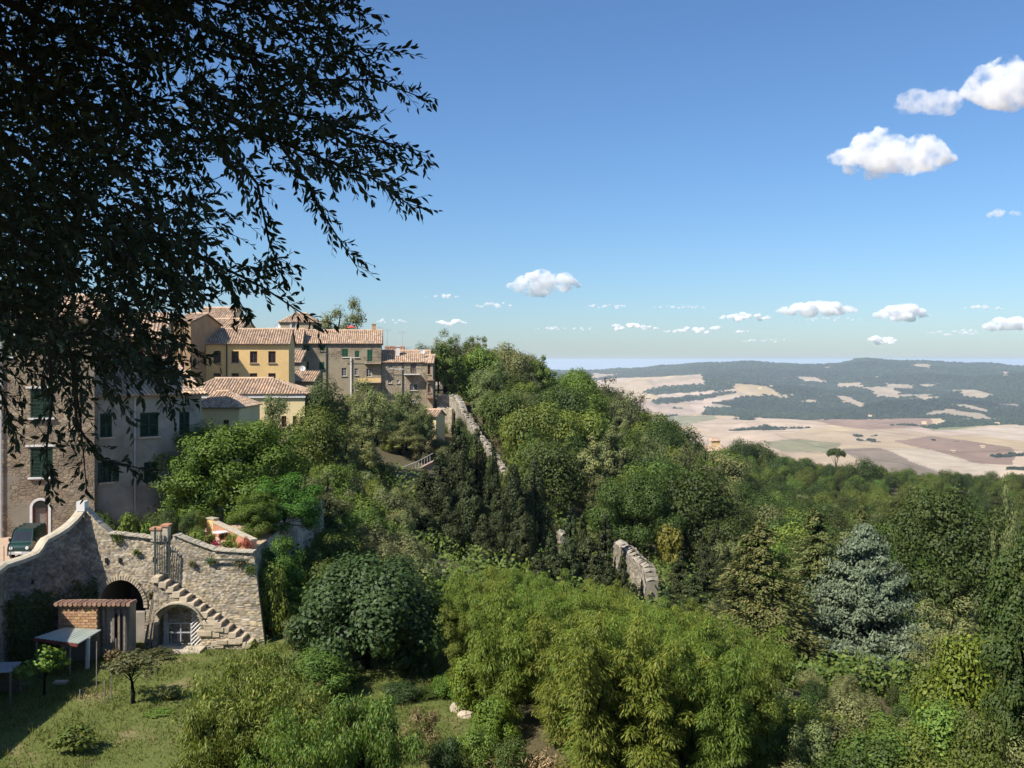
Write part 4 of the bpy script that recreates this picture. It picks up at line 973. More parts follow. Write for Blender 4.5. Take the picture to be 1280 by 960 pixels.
def aerial(px, py0, py1, Y, lab, n=5, w_=.9):
    b = P(px, py1, Y); tp = P(px, py0, Y); e = empty('roof_aerial', b); tag(e, lab, 'aerial', 'television aerials on the roofs')
    bits(e, 'mast', 'zinc', lambda mb: mb.tube([b, tp], .03, 5))
    bits(e, 'boom', 'zinc', lambda mb: (mb.tube([tp - Vector((.7, 0, .1)), tp + Vector((.7, 0, -.1))], .02, 4), [mb.tube([tp + Vector((-.7 + 1.4 * i / n, 0, -.1 - .3)), tp + Vector((-.7 + 1.4 * i / n, 0, -.1 + .3))], .015, 4) for i in range(n + 1)]))
AL = 'thin television aerial on a tiled roof of the town'
for px, y0, y1, Y in ((454, 391, 413, 176), (484, 412, 440, 176), (503, 415, 434, 189), (313, 388, 412, 143), (302, 392, 412, 143), (367, 386, 397, 199), (474, 409, 430, 186)): aerial(px, y0, y1, Y, AL)
e = empty('parasol', P(439, 414, 178)); tag(e, 'red parasol on the roof terrace of the shuttered house', 'parasol')
def para(mb):
    c = P(439, 406.3, 178)
    vs = [c] + [c + Vector((1.0 * math.cos(k * 6.2832 / 8), 1.0 * math.sin(k * 6.2832 / 8), -.5)) for k in range(8)]
    mb.add(vs, [(0, k + 1, (k + 1) % 8 + 1) for k in range(8)]); mb.add([v - Vector((0, 0, .03)) for v in vs], [(0, (k + 1) % 8 + 1, k + 1) for k in range(8)])
bits(e, 'canopy', 'red_cloth', para); bits(e, 'pole', 'white_paint', lambda mb: mb.tube([P(439, 406.3, 178), P(439, 418, 178)], .03, 6))
# ---- farmhouse on the ridge
fr = Fr(X(884, 432), 432, 12); W = fr.px(905)
t = thing('farmhouse', 'ochre farmhouse with a square tower on the wooded ridge', 'house', fr, -46)
body(t, fr, W, 7, -49, Z(563.5, 432), Z(558, 435), [], 'plaster_cream'); roof(t, fr, W, 7, Z(563.5, 432), Z(558, 435), seed=41, pitch=.6, row=.8)
f2 = Fr(X(889, 437), 437, 12); w2 = f2.px(900)
mb = MB(); holed(mb, f2, 0, w2, -49, Z(551, 437), []); sf = side(f2, w2, 4); holed(mb, sf, 0, 4, -49, Z(551, 437), []); mb.build('tower', MATS['plaster_yellow'], t)
roof(t, f2, w2, 4, Z(551, 437), Z(548, 439), hip=(1.5, 1.5), seed=43, pitch=.6, row=.8)
for q in (888, 893, 898):
    bits(t, 'window', 'dark_inside', lambda mb: mb.box(fr.p(fr.px(q), .0, Z(567, 432)), (.9, .1, 1.3), fr.ax))
# ---- tiny farms far out in the valley
rf = random.Random(4)
for px, py in ((962, 484), (948, 486), (1085, 521), (1180, 596), (1190, 566), (1226, 560), (1022, 497), (1152, 530), (1055, 505), (1096, 473), (1244, 531)):
    k = (px - 640) / F; ys_ = np.linspace(2300, 10500, 900); pyv = HZ - far_z(np.full_like(ys_, k), ys_) / ys_ * F
    hit = np.flatnonzero(pyv <= py); Yq = float(ys_[hit[0]]) if len(hit) else 5000.0; zq = float(far_z(np.array([k]), np.array([Yq]))[0])
    f3 = Fr(k * Yq, Yq, rf.uniform(-30, 30)); s_ = rf.uniform(.8, 1.3) * max(1, Yq / 4200)
    t = thing('distant_farm', 'tiny pale farm building standing out in the valley fields', 'house', f3, zq, 'distant farms in the valley')
    w3 = 16 * s_; mb = MB(); holed(mb, f3, 0, w3, zq - 6, zq + 6 * s_, []); sf = side(f3, w3, 9 * s_); holed(mb, sf, 0, 9 * s_, zq - 6, zq + 6 * s_, []); mb.build('wall', MATS['plaster_cream'], t)
    bits(t, 'roof', 'tiles', lambda mb: mb.prism([f3.p(-1, 1, zq + 6 * s_), f3.p(-1, -9 * s_ - 1, zq + 6 * s_), f3.p(-1, -4.5 * s_, zq + 9 * s_)], f3.U * (w3 + 2)))
# ------------------------------------------------------------------ masonry with real relief
def stone_field(s, z, row=0.125, seed=0, lw=0.25):
    """returns relief (0..1) and tone per point for rubble laid in rough courses"""
    s = s + fbm(s * 1.1, z * 1.1, 2, seed + 3) * .25; z = z + fbm(s * .9 + 7, z * .9, 2, seed + 5) * .16
    gx_ = s / lw; gy_ = z / row; best = np.full(s.shape, 9.0); sec = np.full(s.shape, 9.0); idv = np.zeros(s.shape)
    iy0 = np.floor(gy_)
    for dy in (-1, 0, 1):
        iy = iy0 + dy; sh = _hash(iy, iy * 0 + 3, seed) ; ix0 = np.floor(gx_ - sh)
        for dx in (-1, 0, 1):
            ix = ix0 + dx; cx_ = ix + sh + .5 + (_hash(ix, iy, seed + 1) - .5) * .7; cy_ = iy + .5 + (_hash(ix, iy, seed + 2) - .5) * .55
            d = np.hypot(gx_ - cx_, (gy_ - cy_)); h_ = _hash(ix, iy, seed + 6)
            upd = d < best; sec = np.where(upd, best, np.minimum(sec, d)); idv = np.where(upd, h_, idv); best = np.where(upd, d, best)
    e = np.clip((sec - best) / .35, 0, 1); return e * e * (3 - 2 * e), idv
def rubble_face(name, mat, parent, u_range, ztop, zbot, place, res=.07, seed=0, inside=None, relief=.055, tint=None, kind=None):
    """a wall face as a fine sheet with stones standing proud; place(u, h, out) -> world; inside(u, z) False = opening"""
    nu = max(2, int((u_range[1] - u_range[0]) / res)); us_ = np.linspace(u_range[0], u_range[1], nu + 1)
    zt = ztop(us_); zb = zbot(us_); nv = max(2, int((zt - zb).max() / res)); v = np.linspace(0, 1, nv + 1)
    Ug = np.repeat(us_[None], nv + 1, 0); Zg = zb[None] + (zt - zb)[None] * v[:, None]
    rel, idv = stone_field(Ug, Zg, seed=seed)
    rel = rel * (.35 + .65 * _hash(np.floor(idv * 997), np.floor(idv * 313), 3)) + fbm(Ug * 7, Zg * 7, 2, seed) * .35
    P3 = place(Ug, Zg, rel * relief); tone = (.62 + .62 * idv) * (.55 + .45 * np.clip(rel * 1.6, 0, 1))
    tone = tone * (.96 + .95 * fbm(Ug * .45, Zg * .6, 4, seed + 9)); hue = (_hash(np.floor(idv * 5003), np.floor(idv * 77), 8) - .5) * .22
    col = np.stack([tone * (1 + hue * .4), tone, tone * (1 - hue)], -1)
    if tint is not None: col = col * tint(Ug, Zg)
    idx = np.arange(Ug.size).reshape(Ug.shape); Fc = np.stack([idx[:-1, :-1], idx[:-1, 1:], idx[1:, 1:], idx[1:, :-1]], -1).reshape(-1, 4)
    if inside is not None:
        Uc = (Ug[:-1, :-1] + Ug[1:, 1:]) / 2; Zc = (Zg[:-1, :-1] + Zg[1:, 1:]) / 2; Fc = Fc[inside(Uc, Zc).ravel()]
    return mobj(name, np_mesh(name, P3.reshape(-1, 3), Fc, col.reshape(-1, 3)), MATS[mat], parent, kind)
m_basic('wall_stone', (0.50, 0.42, 0.30), (0.39, 0.325, 0.235), 1.2, .95, .5, bscale=22, dist=.02)
m_basic('ruin_stone', (0.38, 0.335, 0.26), (0.28, 0.245, 0.19), 1.0, .95, .5, bscale=18, dist=.02)
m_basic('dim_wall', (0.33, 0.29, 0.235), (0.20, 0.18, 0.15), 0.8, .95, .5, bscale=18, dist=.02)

# ---- terrace slab behind the garden wall
mb = MB(); mb.prism([Vector((x, y, TERR_Z)) for x, y in [( -22.3, 50.6), (-24.5, 46.1), (-23.5, 42.0), (-23.1, 34), (-23.1, 24), (-70, 24), (-70, 70), (-14.1, 70), (-13.9, 50.6)]], Vector((0, 0, -.45)))
mb.build('terrace_ground', MATS['paving_warm'], kind='structure')

# ---- garden wall facing the lawn
GY0 = 50.0; pm = F / GY0
gw = empty('garden_wall', (-18, GY0, -14.8)); tag(gw, 'tall rubble stone retaining wall with two arches facing the lawn', 'wall')
tpx = np.array([104, 112, 120, 135, 165, 190, 196, 214, 216, 240, 268, 280, 318.]); tpy = np.array([636, 644, 653, 667, 670, 673, 676, 676, 668, 678, 688, 689, 691.])
u_of = lambda px: X(px, GY0)
def gtop(u): return (HZ - np.interp(640 + u * pm, tpx, tpy)) / pm
A1 = (u_of(151), Z(760, GY0), u_of(181) - u_of(151), 0)      # big vault: centre, spring, radius
def in_arch1(u, z):
    r = A1[2]; return ((np.hypot((u - A1[0]) / r, (z - A1[1]) / (r * 1.22)) < 1) & (z >= A1[1])) | ((np.abs(u - A1[0]) < r) & (z < A1[1]))
STAIR_U0 = u_of(199); 
def gplace(U_, Z_, out): 
    bat = (Z_ + 14.9) * 0.035
    return np.stack([U_, GY0 + bat - out, Z_], -1)
def right_lean(U_, Z_, out):    # right end of the wall leans out at the foot
    q = gplace(U_, Z_, out); k = np.clip((U_ - u_of(285)) / (u_of(316) - u_of(285)), 0, 1); q[..., 0] += k * (.62 * np.clip((-10 - Z_) / 4.8, 0, 1)); return q
rubble_face('wall_face', 'wall_stone', gw, (u_of(103), u_of(316)), gtop, lambda u: np.full_like(u, -15.1), right_lean, .06, 1, inside=lambda u, z: ~in_arch1(u, z))
# thickness behind the face and the coping on top
mbk = MB(); cop = MB(); rg = random.Random(5)
us_ = np.linspace(u_of(103), u_of(316), 90); zt_ = gtop(us_)
for a, b, za, zb in zip(us_[:-1], us_[1:], zt_[:-1], zt_[1:]):
    q = [Vector((a, 50.16, za)), Vector((b, 50.16, zb)), Vector((b, 50.62, zb)), Vector((a, 50.62, za))]
    mbk.quad(*q); mbk.quad(Vector((b, 50.6, -10.5)), Vector((a, 50.6, -10.5)), Vector((a, 50.6, za)), Vector((b, 50.6, zb)))
    if not (u_of(195) < (a + b) / 2 < u_of(215)):
        j = rg.uniform(-.02, .02); dz = Vector((0, 0, .07 + j))
        lo = [Vector((a, 50.02 + j, za - .03)), Vector((b, 50.02 + j, zb - .03)), Vector((b, 50.68, zb - .03)), Vector((a, 50.68, za - .03))]
        cop.add([*lo, *[p + dz for p in lo]], [(3, 2, 1, 0), (4, 5, 6, 7), (0, 1, 5, 4), (1, 2, 6, 5), (2, 3, 7, 6), (3, 0, 4, 7)], rg.uniform(.85, 1.15))
mbk.build('wall_back', MATS['wall_stone'], gw); cop.build('coping', MATS['coping'], gw)
e0 = [Vector((u_of(316) + .62 * max(0, min(1, (-10 - z) / 4.8)), GY0 + (z + 14.9) * .035 - .02, z)) for z in np.linspace(-15, gtop(np.array([u_of(316)]))[0], 24)]
mb = MB()
for a, b in zip(e0[:-1], e0[1:]): mb.quad(a, a + Vector((-.1, .6, 0)), b + Vector((-.1, .6, 0)), b, rg.uniform(.7, 1.1))
mb.build('wall_end', MATS['wall_stone'], gw)
# vault behind the big arch
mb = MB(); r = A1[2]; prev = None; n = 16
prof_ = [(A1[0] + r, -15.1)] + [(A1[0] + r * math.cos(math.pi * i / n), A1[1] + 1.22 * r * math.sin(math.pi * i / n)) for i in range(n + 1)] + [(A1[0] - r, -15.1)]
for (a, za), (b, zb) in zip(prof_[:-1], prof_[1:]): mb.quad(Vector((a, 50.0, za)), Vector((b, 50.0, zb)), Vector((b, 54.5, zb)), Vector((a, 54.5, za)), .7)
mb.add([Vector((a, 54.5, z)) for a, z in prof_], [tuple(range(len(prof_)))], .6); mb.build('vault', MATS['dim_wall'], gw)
def voussoirs(parent, cu, cz, r, k, y, n, t_, name='arch_stone', d=.3, a0=0, a1=180, mat='stone_block'):
    for i in range(n):
        th0 = R(a0 + (a1 - a0) * i / n + .8); th1 = R(a0 + (a1 - a0) * (i + 1) / n - .8); t2 = t_ * rg.uniform(.8, 1.15)
        q = [Vector((cu + rr * math.cos(th), y - rg.uniform(.0, .02), cz + k * rr * math.sin(th))) for rr, th in ((r, th0), (r + t2, th0), (r + t2, th1), (r, th1))]
        MB().prism(q, Vector((0, d, 0)), rg.uniform(.75, 1.15)).build(name, MATS[mat], parent)
voussoirs(gw, A1[0], A1[1], A1[2] - .05, 1.22, 49.985, 30, .2, mat='wall_stone')
rubble_face('side_face', 'wall_stone', gw, (50.4, 70.0), lambda s: np.full_like(s, TERR_Z + .25), lambda s: np.full_like(s, -15.2), lambda S_, Z_, o_: np.stack([-13.85 + o_ + (-10.4 - Z_) * .1, S_, Z_], -1), .12, 17)
# low wall, half hidden, inside the vault
bits(gw, 'vault_parapet', 'dim_wall', lambda mb: mb.box((u_of(172), 50.45, -14.1), (.95, .4, 1.75), None, 1.0))
bits(gw, 'iron_beam', 'iron', lambda mb: mb.box((u_of(284), 49.93, Z(699.5, GY0)), (u_of(312) - u_of(256), .08, .07)))
for q, y in ((132, 701), (149, 701), (192, 700)): bits(gw, 'vent_hole', 'dark_inside', lambda mb: mb.box((u_of(q), 50.08, Z(y, GY0)), (.12, .1, .26)))
for (q0, q1, y0, y1) in ((188, 200, 664, 676), (201.5, 209, 660, 676)):
    bits(gw, 'gate_pier', 'coping', lambda mb: mb.box(((u_of(q0) + u_of(q1)) / 2, 50.3, Z((y0 + y1) / 2, GY0)), (u_of(q1) - u_of(q0), .5, (y1 - y0) / pm + .1)))
    bits(gw, 'pier_cap', 'terracotta', lambda mb: mb.box(((u_of(q0) + u_of(q1)) / 2, 50.3, Z(y0, GY0) + .1), (u_of(q1) - u_of(q0) + .12, .6, .1)))
bits(gw, 'corner_pillar', 'white_paint', lambda mb: mb.box((u_of(101), 50.2, Z(633, GY0)), (.42, .5, .5)))
# ---- flight of stone steps along the wall
st = empty('stone_stair', (u_of(260), 49.4, -14.8)); tag(st, 'flight of stone steps climbing along the garden wall over an arched doorway', 'stairs')
NS = 14; sx0, sy0 = 198, 716; sx1, sy1 = 318, 803
def stair_top(u):
    p = 640 + u * pm; return (HZ - (sy0 + (p - sx0) * (sy1 - sy0) / (sx1 - sx0)) - 5.0) / pm
A2 = (u_of(230.5), Z(776, GY0), u_of(257) - u_of(230.5))
def in_arch2(u, z):
    r = A2[2]; return ((np.hypot((u - A2[0]) / r, (z - A2[1]) / (r * .86)) < 1) & (z >= A2[1])) | ((np.abs(u - A2[0]) < r) & (z < A2[1]))
def splace(U_, Z_, out): return np.stack([U_, 49.25 - out, Z_], -1)
rubble_face('stair_wall', 'wall_stone', st, (u_of(199), u_of(319)), lambda u: np.maximum(stair_top(u), -14.95), lambda u: np.full_like(u, -15.1), splace, .06, 4, inside=lambda u, z: ~in_arch2(u, z), relief=.07)
for i in range(NS):
    p = sx0 + (sx1 - sx0) * (i + .5) / NS; y = sy0 + (sy1 - sy0) * (i) / NS; w_ = (sx1 - sx0) / NS / pm
    c = Vector((u_of(p) + rg.uniform(-.02, .02), 49.52, Z(y, GY0) - .02)); hh = .30
    mb = MB(); vs = []
    for sy_ in (49.12 + rg.uniform(-.04, .04), 50.0):
        for (dx, dz) in ((-w_ * .62, -hh), (w_ * .42, -hh), (w_ * .56, -.02), (w_ * .50, .0), (-w_ * .5, rg.uniform(-.01, .03)), (-w_ * .60, -.05)): vs.append(Vector((c.x + dx, sy_, c.z + dz)))
    mb.add(vs, [(0, 1, 2, 3, 4, 5), (11, 10, 9, 8, 7, 6)] + [(k, k + 6, (k + 1) % 6 + 6, (k + 1) % 6) for k in range(6)], rg.uniform(.85, 1.12)); mb.build('step', MATS['stone_block'], st, bevel=.015)
# big quoin stones at the foot of the stair
for k in range(11):
    px_ = rg.uniform(262, 300); py_ = rg.uniform(max(772, 752 + (px_ - 245) * .78), 802)
    MB().box((u_of(px_), 49.2 + k * .006, Z(py_, GY0)), (rg.uniform(.45, .8), .22, rg.uniform(.22, .34)), None, rg.uniform(.8, 1.15)).build('quoin_stone', MATS['stone_block'], st, bevel=.03)
voussoirs(st, A2[0], A2[1], A2[2] - .02, .86, 49.2, 15, .2)
# thin tiled hood over the doorway
mb = MB(); pts = [(A2[0] + (A2[2] + .2) * math.cos(R(th)), A2[1] + .86 * (A2[2] + .24) * math.sin(R(th))) for th in range(22, 165, 11)]
for (a, za), (b, zb) in zip(pts[:-1], pts[1:]): mb.add([Vector((q, y, z + dz)) for dz in (0, .07) for (q, y, z) in ((a, 48.86, za), (b, 48.86, zb), (b, 49.3, zb), (a, 49.3, za))], [(3, 2, 1, 0), (4, 5, 6, 7), (0, 1, 5, 4), (1, 2, 6, 5), (2, 3, 7, 6), (3, 0, 4, 7)])
mb.build('door_hood', MATS['coping'], st)
# closed-in doorway: back wall, glazed frame, white lattice
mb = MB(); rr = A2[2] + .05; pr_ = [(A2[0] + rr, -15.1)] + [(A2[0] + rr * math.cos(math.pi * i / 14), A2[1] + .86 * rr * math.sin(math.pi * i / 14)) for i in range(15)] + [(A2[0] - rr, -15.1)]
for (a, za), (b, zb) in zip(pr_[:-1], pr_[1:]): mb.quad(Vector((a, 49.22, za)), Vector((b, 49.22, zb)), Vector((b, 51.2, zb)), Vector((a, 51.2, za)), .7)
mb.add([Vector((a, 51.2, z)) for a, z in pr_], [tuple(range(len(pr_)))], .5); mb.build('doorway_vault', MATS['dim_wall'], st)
ff = Fr(u_of(204), 49.6, 0)
def frame_(mb):
    z0, z1 = -14.75, Z(779, 49.6)
    for q in (210, 226, 239): mb.box(ff.p(ff.px(q), 0, (z0 + z1) / 2), (.06, .06, z1 - z0), ff.ax)
    for z in (z0 + .05, z1, (z0 + z1) / 2 + .1): mb.box(ff.p((ff.px(210) + ff.px(239)) / 2, 0.002, z), (ff.px(239) - ff.px(210), .05, .06), ff.ax)
bits(st, 'door_frame', 'zinc', frame_)
def lattice(mb):
    a0, a1 = 239.5, 256.0
    for k in range(-16, 30):
        for s_ in (-1, 1):
            pts_ = []
            for tt in np.linspace(0, 1, 13):
                u = ff.px(a0) + (ff.px(a1) - ff.px(a0)) * tt; z = -14.7 + k * .21 + s_ * (u - ff.px(a0)) * 1.0
                ok = in_arch2(np.array([u + ff.o.x]), np.array([z + .06]))[0] and z > -14.75; pts_.append((u, z, ok))
            run = [q for q in pts_ if q[2]]
            if len(run) > 1: mb.tube([ff.p(run[0][0], .03 * s_, run[0][1]), ff.p(run[-1][0], .03 * s_, run[-1][1])], .034, 4)
bits(st, 'lattice', 'white_paint', lattice)
def lattice2(mb):
    for k in range(14):
        for s_ in (-1, 1):
            z = -14.7 + k * .13; mb.tube([ff.p(ff.px(204.5), .02 * s_, z), ff.p(ff.px(209.5), .02 * s_, z + s_ * .2)], .016, 4)
bits(st, 'lattice', 'white_paint', lattice2)
bits(st, 'doorway_threshold', 'coping', lambda mb: mb.box((u_of(232), 48.8, -14.78), (u_of(262) - u_of(200), 1.0, .22)))
e = empty('garden_chair', (u_of(219), 50.1, -14.65)); tag(e, 'pale wooden chair inside the arched doorway under the steps', 'chair')
bits(e, 'seat', 'white_paint', lambda mb: mb.box((u_of(219), 50.1, -14.2), (.42, .42, .04)))
bits(e, 'backrest', 'white_paint', lambda mb: [mb.box((u_of(219), 50.3, z), (.42, .03, .08)) for z in (-14.0, -13.85, -13.75)])
for sx in (-1, 1):
    for sy_ in (-1, 1): bits(e, 'leg', 'white_paint', lambda mb: mb.box((u_of(219) + sx * .18, 50.1 + sy_ * .18, -14.43), (.04, .04, .45)))
# iron gate at the head of the steps
g = empty('iron_gate', (u_of(198), 49.9, Z(716, GY0))); tag(g, 'rusty green iron gate and railing at the top of the stone steps', 'gate')
bits(g, 'post', 'iron', lambda mb: mb.box((u_of(196.6), 49.7, Z(688, GY0)), (.09, .09, 2.5)))
for i in range(6):
    q = 199.5 + i * 2.8; y0 = 668 + max(0, i - 2) * 3.2; bits(g, 'bar', 'iron', lambda mb: mb.tube([Vector((u_of(q), 49.7 , Z(y0, GY0))), Vector((u_of(q), 49.7, Z(716 + i * .8, GY0)))], .022, 5))
bits(g, 'rail', 'iron', lambda mb: (mb.tube([Vector((u_of(196), 49.7, Z(673, GY0))), Vector((u_of(206), 49.7, Z(673, GY0))), Vector((u_of(215), 49.7, Z(684, GY0)))], .03, 5), mb.tube([Vector((u_of(196), 49.7, Z(712, GY0))), Vector((u_of(214), 49.7, Z(716, GY0)))], .03, 5)))
def mesh_(mb):
    for k in range(16): mb.tube([Vector((u_of(200), 49.72, Z(690 + k * 1.6, GY0))), Vector((u_of(214), 49.72, Z(697 + k * 1.4, GY0)))], .014, 4)
bits(g, 'mesh_panel', 'iron', mesh_)
bits(g, 'end_post', 'iron', lambda mb: mb.tube([Vector((u_of(215), 49.7, Z(682, GY0))), Vector((u_of(214.5), 49.7, Z(720, GY0)))], .035, 6))
# leaning poles by the doorway
for q0, y0, q1, y1, rr_ in ((199.5, 727, 196, 808, .05), (192, 748, 189.5, 812, .04), (195, 740, 191, 812, .035), (199, 735, 200.5, 800, .045)):
    a = Vector((u_of(q0), 49.75, Z(y0, GY0))); b = Vector((u_of(q1), 48.9, -14.85)); o_ = MB().tube([a, b], rr_, 6).build('wooden_pole', MATS['grey_wood']); tag(o_, 'weathered pole leaning against the wall between the two arches', 'pole', 'poles leaning by the doorway')

for k, (px_, py_, s_) in enumerate(((146, 673, .28), (300, 703, .30), (263, 701, .2), (226, 742, .22), (312, 712, .3), (190, 744, .2), (170, 690, .15), (240, 705, .15))):
    rng = np.random.default_rng(60 + k); n_ = 240; C = rng.normal(size=(n_, 3)) * np.array((s_, .07, s_ * .8)) * .55 + np.array((u_of(px_), 49.98 + .0, Z(py_, GY0)))
    o_ = mobj('wall_plant', leaves_mesh('wall_plant', rng, C, rng.normal(size=C.shape) + np.array((-.2, -.8, .5)), .1, .05), MATS['lf_olive' if k % 2 else 'lf_oak']); tag(o_, 'weed tuft growing from the joints of the garden wall', 'weed', 'weeds in the garden wall')
# ---- ramp wall on the left, its face in shade
rw = empty('ramp_wall', (-23, 46, -14.8)); tag(rw, 'tall shaded rubble wall with a swooping rounded top beside the shed', 'wall')
path = [Vector((-22.3, 50.2, 0)), Vector((-24.25, 46.0, 0)), Vector((-23.25, 42.0, 0)), Vector((-22.85, 34.0, 0)), Vector((-22.85, 25.0, 0))]
seg = [0]; 
for a, b in zip(path[:-1], path[1:]): seg.append(seg[-1] + (b - a).length)
seg = np.array(seg); pxs = np.array([p.x for p in path]); pys = np.array([p.y for p in path])
def wpos(s): return np.interp(s, seg, pxs), np.interp(s, seg, pys)
def wnorm(s):
    e_ = .35; a = wpos(s - e_); b = wpos(s + e_); tx = b[0] - a[0]; ty = b[1] - a[1]; l = np.hypot(tx, ty) + 1e-9; return -ty / l, tx / l   # to the right of travel towards the camera = +x side
s_k = np.array([0, .5, 1.1, 1.7, 2.4, 2.7, 2.9, 3.6, 4.6, 30]); z_k = np.array([-7.75, -8.25, -8.62, -8.85, -9.05, -9.45, -9.62, -9.75, -9.85, -9.9])
def rtop(s): return np.interp(s, s_k, z_k)
def rplace(S_, Z_, out):
    x, y = wpos(S_); nx_, ny_ = wnorm(S_); o_ = out + (-Z_ - 9) * .16 * np.exp(-S_ / 2.5) + (-Z_ - 9.0) * .03
    return np.stack([x + nx_ * o_, y + ny_ * o_, Z_], -1)
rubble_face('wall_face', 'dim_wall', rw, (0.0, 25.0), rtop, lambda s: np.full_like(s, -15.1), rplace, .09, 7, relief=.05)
mb = MB(); ss = np.linspace(0, 25, 130); prev = None
for s in ss:
    x, y = wpos(np.array(s)); nx_, ny_ = wnorm(np.array(s)); z = float(rtop(np.array(s))); ring = []
    for d, dz in ((.12, -.12), (.10, .06), (-.05, .14), (-.3, .15), (-.48, .07), (-.52, -.15), (-.52, -1.2)): ring.append(Vector((float(x + nx_ * d), float(y + ny_ * d), z + dz)))
    if prev:
        for k in range(6): mb.quad(prev[k], prev[k + 1], ring[k + 1], ring[k], rg.uniform(.9, 1.08))
    prev = ring
mb.build('coping', MATS['coping'], rw, smooth=False)
for q, zz in ((1.5, -10.6), (2.3, -11.4), (3.3, -10.9), (1.0, -11.6), (3.8, -12.0)):
    x, y = wpos(np.array(q)); nx_, ny_ = wnorm(np.array(q)); bits(rw, 'drain_hole', 'dark_inside', lambda mb: mb.box((float(x + nx_ * .12), float(y + ny_ * .12), zz), (.14, .14, .2)))
for q, tp, wd in ((2.8, 690, .7),):
    pass
# ivy hanging on the shaded wall
rng = np.random.default_rng(9); n = 2600; S_ = np.concatenate([rng.normal(c, .5, n // 4) for c in (.7, 3.0, 3.9, 5.0)]); Zi = rng.uniform(-14.6, -11.2, len(S_)) ; Zi = Zi - .35 * np.abs(np.sin(S_ * 3)); S_ = np.clip(S_, 0, 9)
C = rplace(S_, Zi, rng.uniform(.06, .3, len(S_))); nx_, ny_ = wnorm(S_)
me = leaves_mesh('ivy', rng, C, np.stack([nx_, ny_, S_ * 0 + .4], -1) + rng.normal(size=C.shape) * .3, .17, .13)
tag(mobj('ivy', me, MATS['lf_dark']), 'dark ivy hanging on the shaded ramp wall', 'ivy', kind='stuff')
# wire fence along the ramp edge
for k, px_ in enumerate((5, 13.5)):
    o_ = MB().tube([P(px_, 682, 48.6), P(px_, 706, 48.6)], .02, 5).build('fence_post', MATS['iron']); tag(o_, 'thin iron stake on the ramp above the shaded wall', 'post', 'iron stakes on the ramp')

# ---- small green van on the ramp
cv = empty('small_van', (X(35, 51.5), 51.5, TERR_Z), R(8)); tag(cv, 'small dark green van parked on the ramp beside the stone house', 'van')
cm = parent_matrix(cv)
def vp(x, y, z): return cm @ (Vector((x, y, z)) * .86)
VS = .84
prof2 = [(-1.5, .25), (-1.52, .62), (-1.40, .82), (-1.12, .92), (-.78, 1.56), (-.6, 1.66), (1.3, 1.68), (1.48, 1.5), (1.5, .25)]   # side outline, nose towards -y
mb = MB(); W2 = .66
vs = []; 
for s_ in (-1, 1):
    for (y, z) in prof2: vs.append(vp(s_ * (W2 if z < 1.0 else W2 - .10 * (z - 1.0) / .68), y, z))
n = len(prof2); fs = [tuple(range(n)), tuple(reversed(range(n, 2 * n)))] + [(i, (i + 1) % n, (i + 1) % n + n, i + n) for i in range(n)]
mb.add(vs, [tuple(reversed(f)) for f in fs]); mb.build('body', MATS['car_paint'], cv, bevel=.05)
bits(cv, 'windscreen', 'glass', lambda mb: mb.quad(vp(-.54, -1.09, .975), vp(.54, -1.09, .975), vp(.49, -.80, 1.555), vp(-.49, -.80, 1.555)))
bits(cv, 'roof_rack', 'iron', lambda mb: [mb.box(vp(0, y, 1.73), (1.15, .05, .05)) for y in (-.4, .3, 1.0)])
for s_ in (-1, 1):
    bits(cv, 'headlight', 'white_paint', lambda mb: mb.tube([vp(s_ * .46, -1.50, .66), vp(s_ * .46, -1.56, .66)], .085, 12))
    bits(cv, 'mirror', 'rubber', lambda mb: mb.box(vp(s_ * .74, -.9, 1.05), (.12, .06, .18)))
    bits(cv, 'side_window', 'glass', lambda mb: mb.quad(vp(s_ * .663, -.7, 1.02), vp(s_ * .663, .1, 1.02), vp(s_ * .612, .1, 1.5), vp(s_ * .612, -.55, 1.5)))
    for y in (-.95, .95):
        wh = bits(cv, 'wheel', 'rubber', lambda mb: mb.tube([vp(s_ * .5, y, .26), vp(s_ * .67, y, .26)], .26, 16))
        bits(wh, 'rim', 'zinc', lambda mb: mb.tube([vp(s_ * .66, y, .26), vp(s_ * .68, y, .26)], .15, 12))
bits(cv, 'bumper', 'zinc', lambda mb: mb.box(vp(0, -1.56, .36), (1.2, .08, .14)))
bits(cv, 'number_plate', 'white_paint', lambda mb: mb.box(vp(0, -1.61, .40), (.36, .02, .1)))

# ---- brick shed with the lean-to roof
sf_ = Fr(X(73, 47.2), 47.2, 0); sw = sf_.px(122)
sh = thing('brick_shed', 'small brick shed with tiled top in front of the big arch', 'shed', sf_, -14.82)
zt_s = Z(757, 47.2)
bits(sh, 'wall', 'mortar', lambda mb: mb.box(sf_.p(sw / 2, -.65, (zt_s - 14.9) / 2), (sw - .06, 1.2, zt_s + 14.9), sf_.ax))
bw, bh = .27, .135; rows = int((zt_s + 13.4) / bh)
for r_ in range(rows):
    z = zt_s - (r_ + .5) * bh; off = (r_ % 2) * bw / 2; k = 0
    u = -off
    while u < sw:
        a = max(u, 0) + .008; b = min(u + bw, sw) - .008
        if b - a > .06:
            MB().box(sf_.p((a + b) / 2, -.02 + rg.uniform(-.012, .012), z), (b - a, .1, bh - .022), sf_.ax, (lambda t_: (t_, t_ * rg.uniform(.88, 1.04), t_ * rg.uniform(.8, 1.02)))(rg.uniform(.7, 1.2))).build('brick', MATS['brick'], sh)
        u += bw
bits(sh, 'side_wall', 'dim_wall', lambda mb: mb.box(sf_.p(sw + .72, -.8, (zt_s - 14.9) / 2 - .05), (1.4, .8, zt_s + 14.8), sf_.ax))
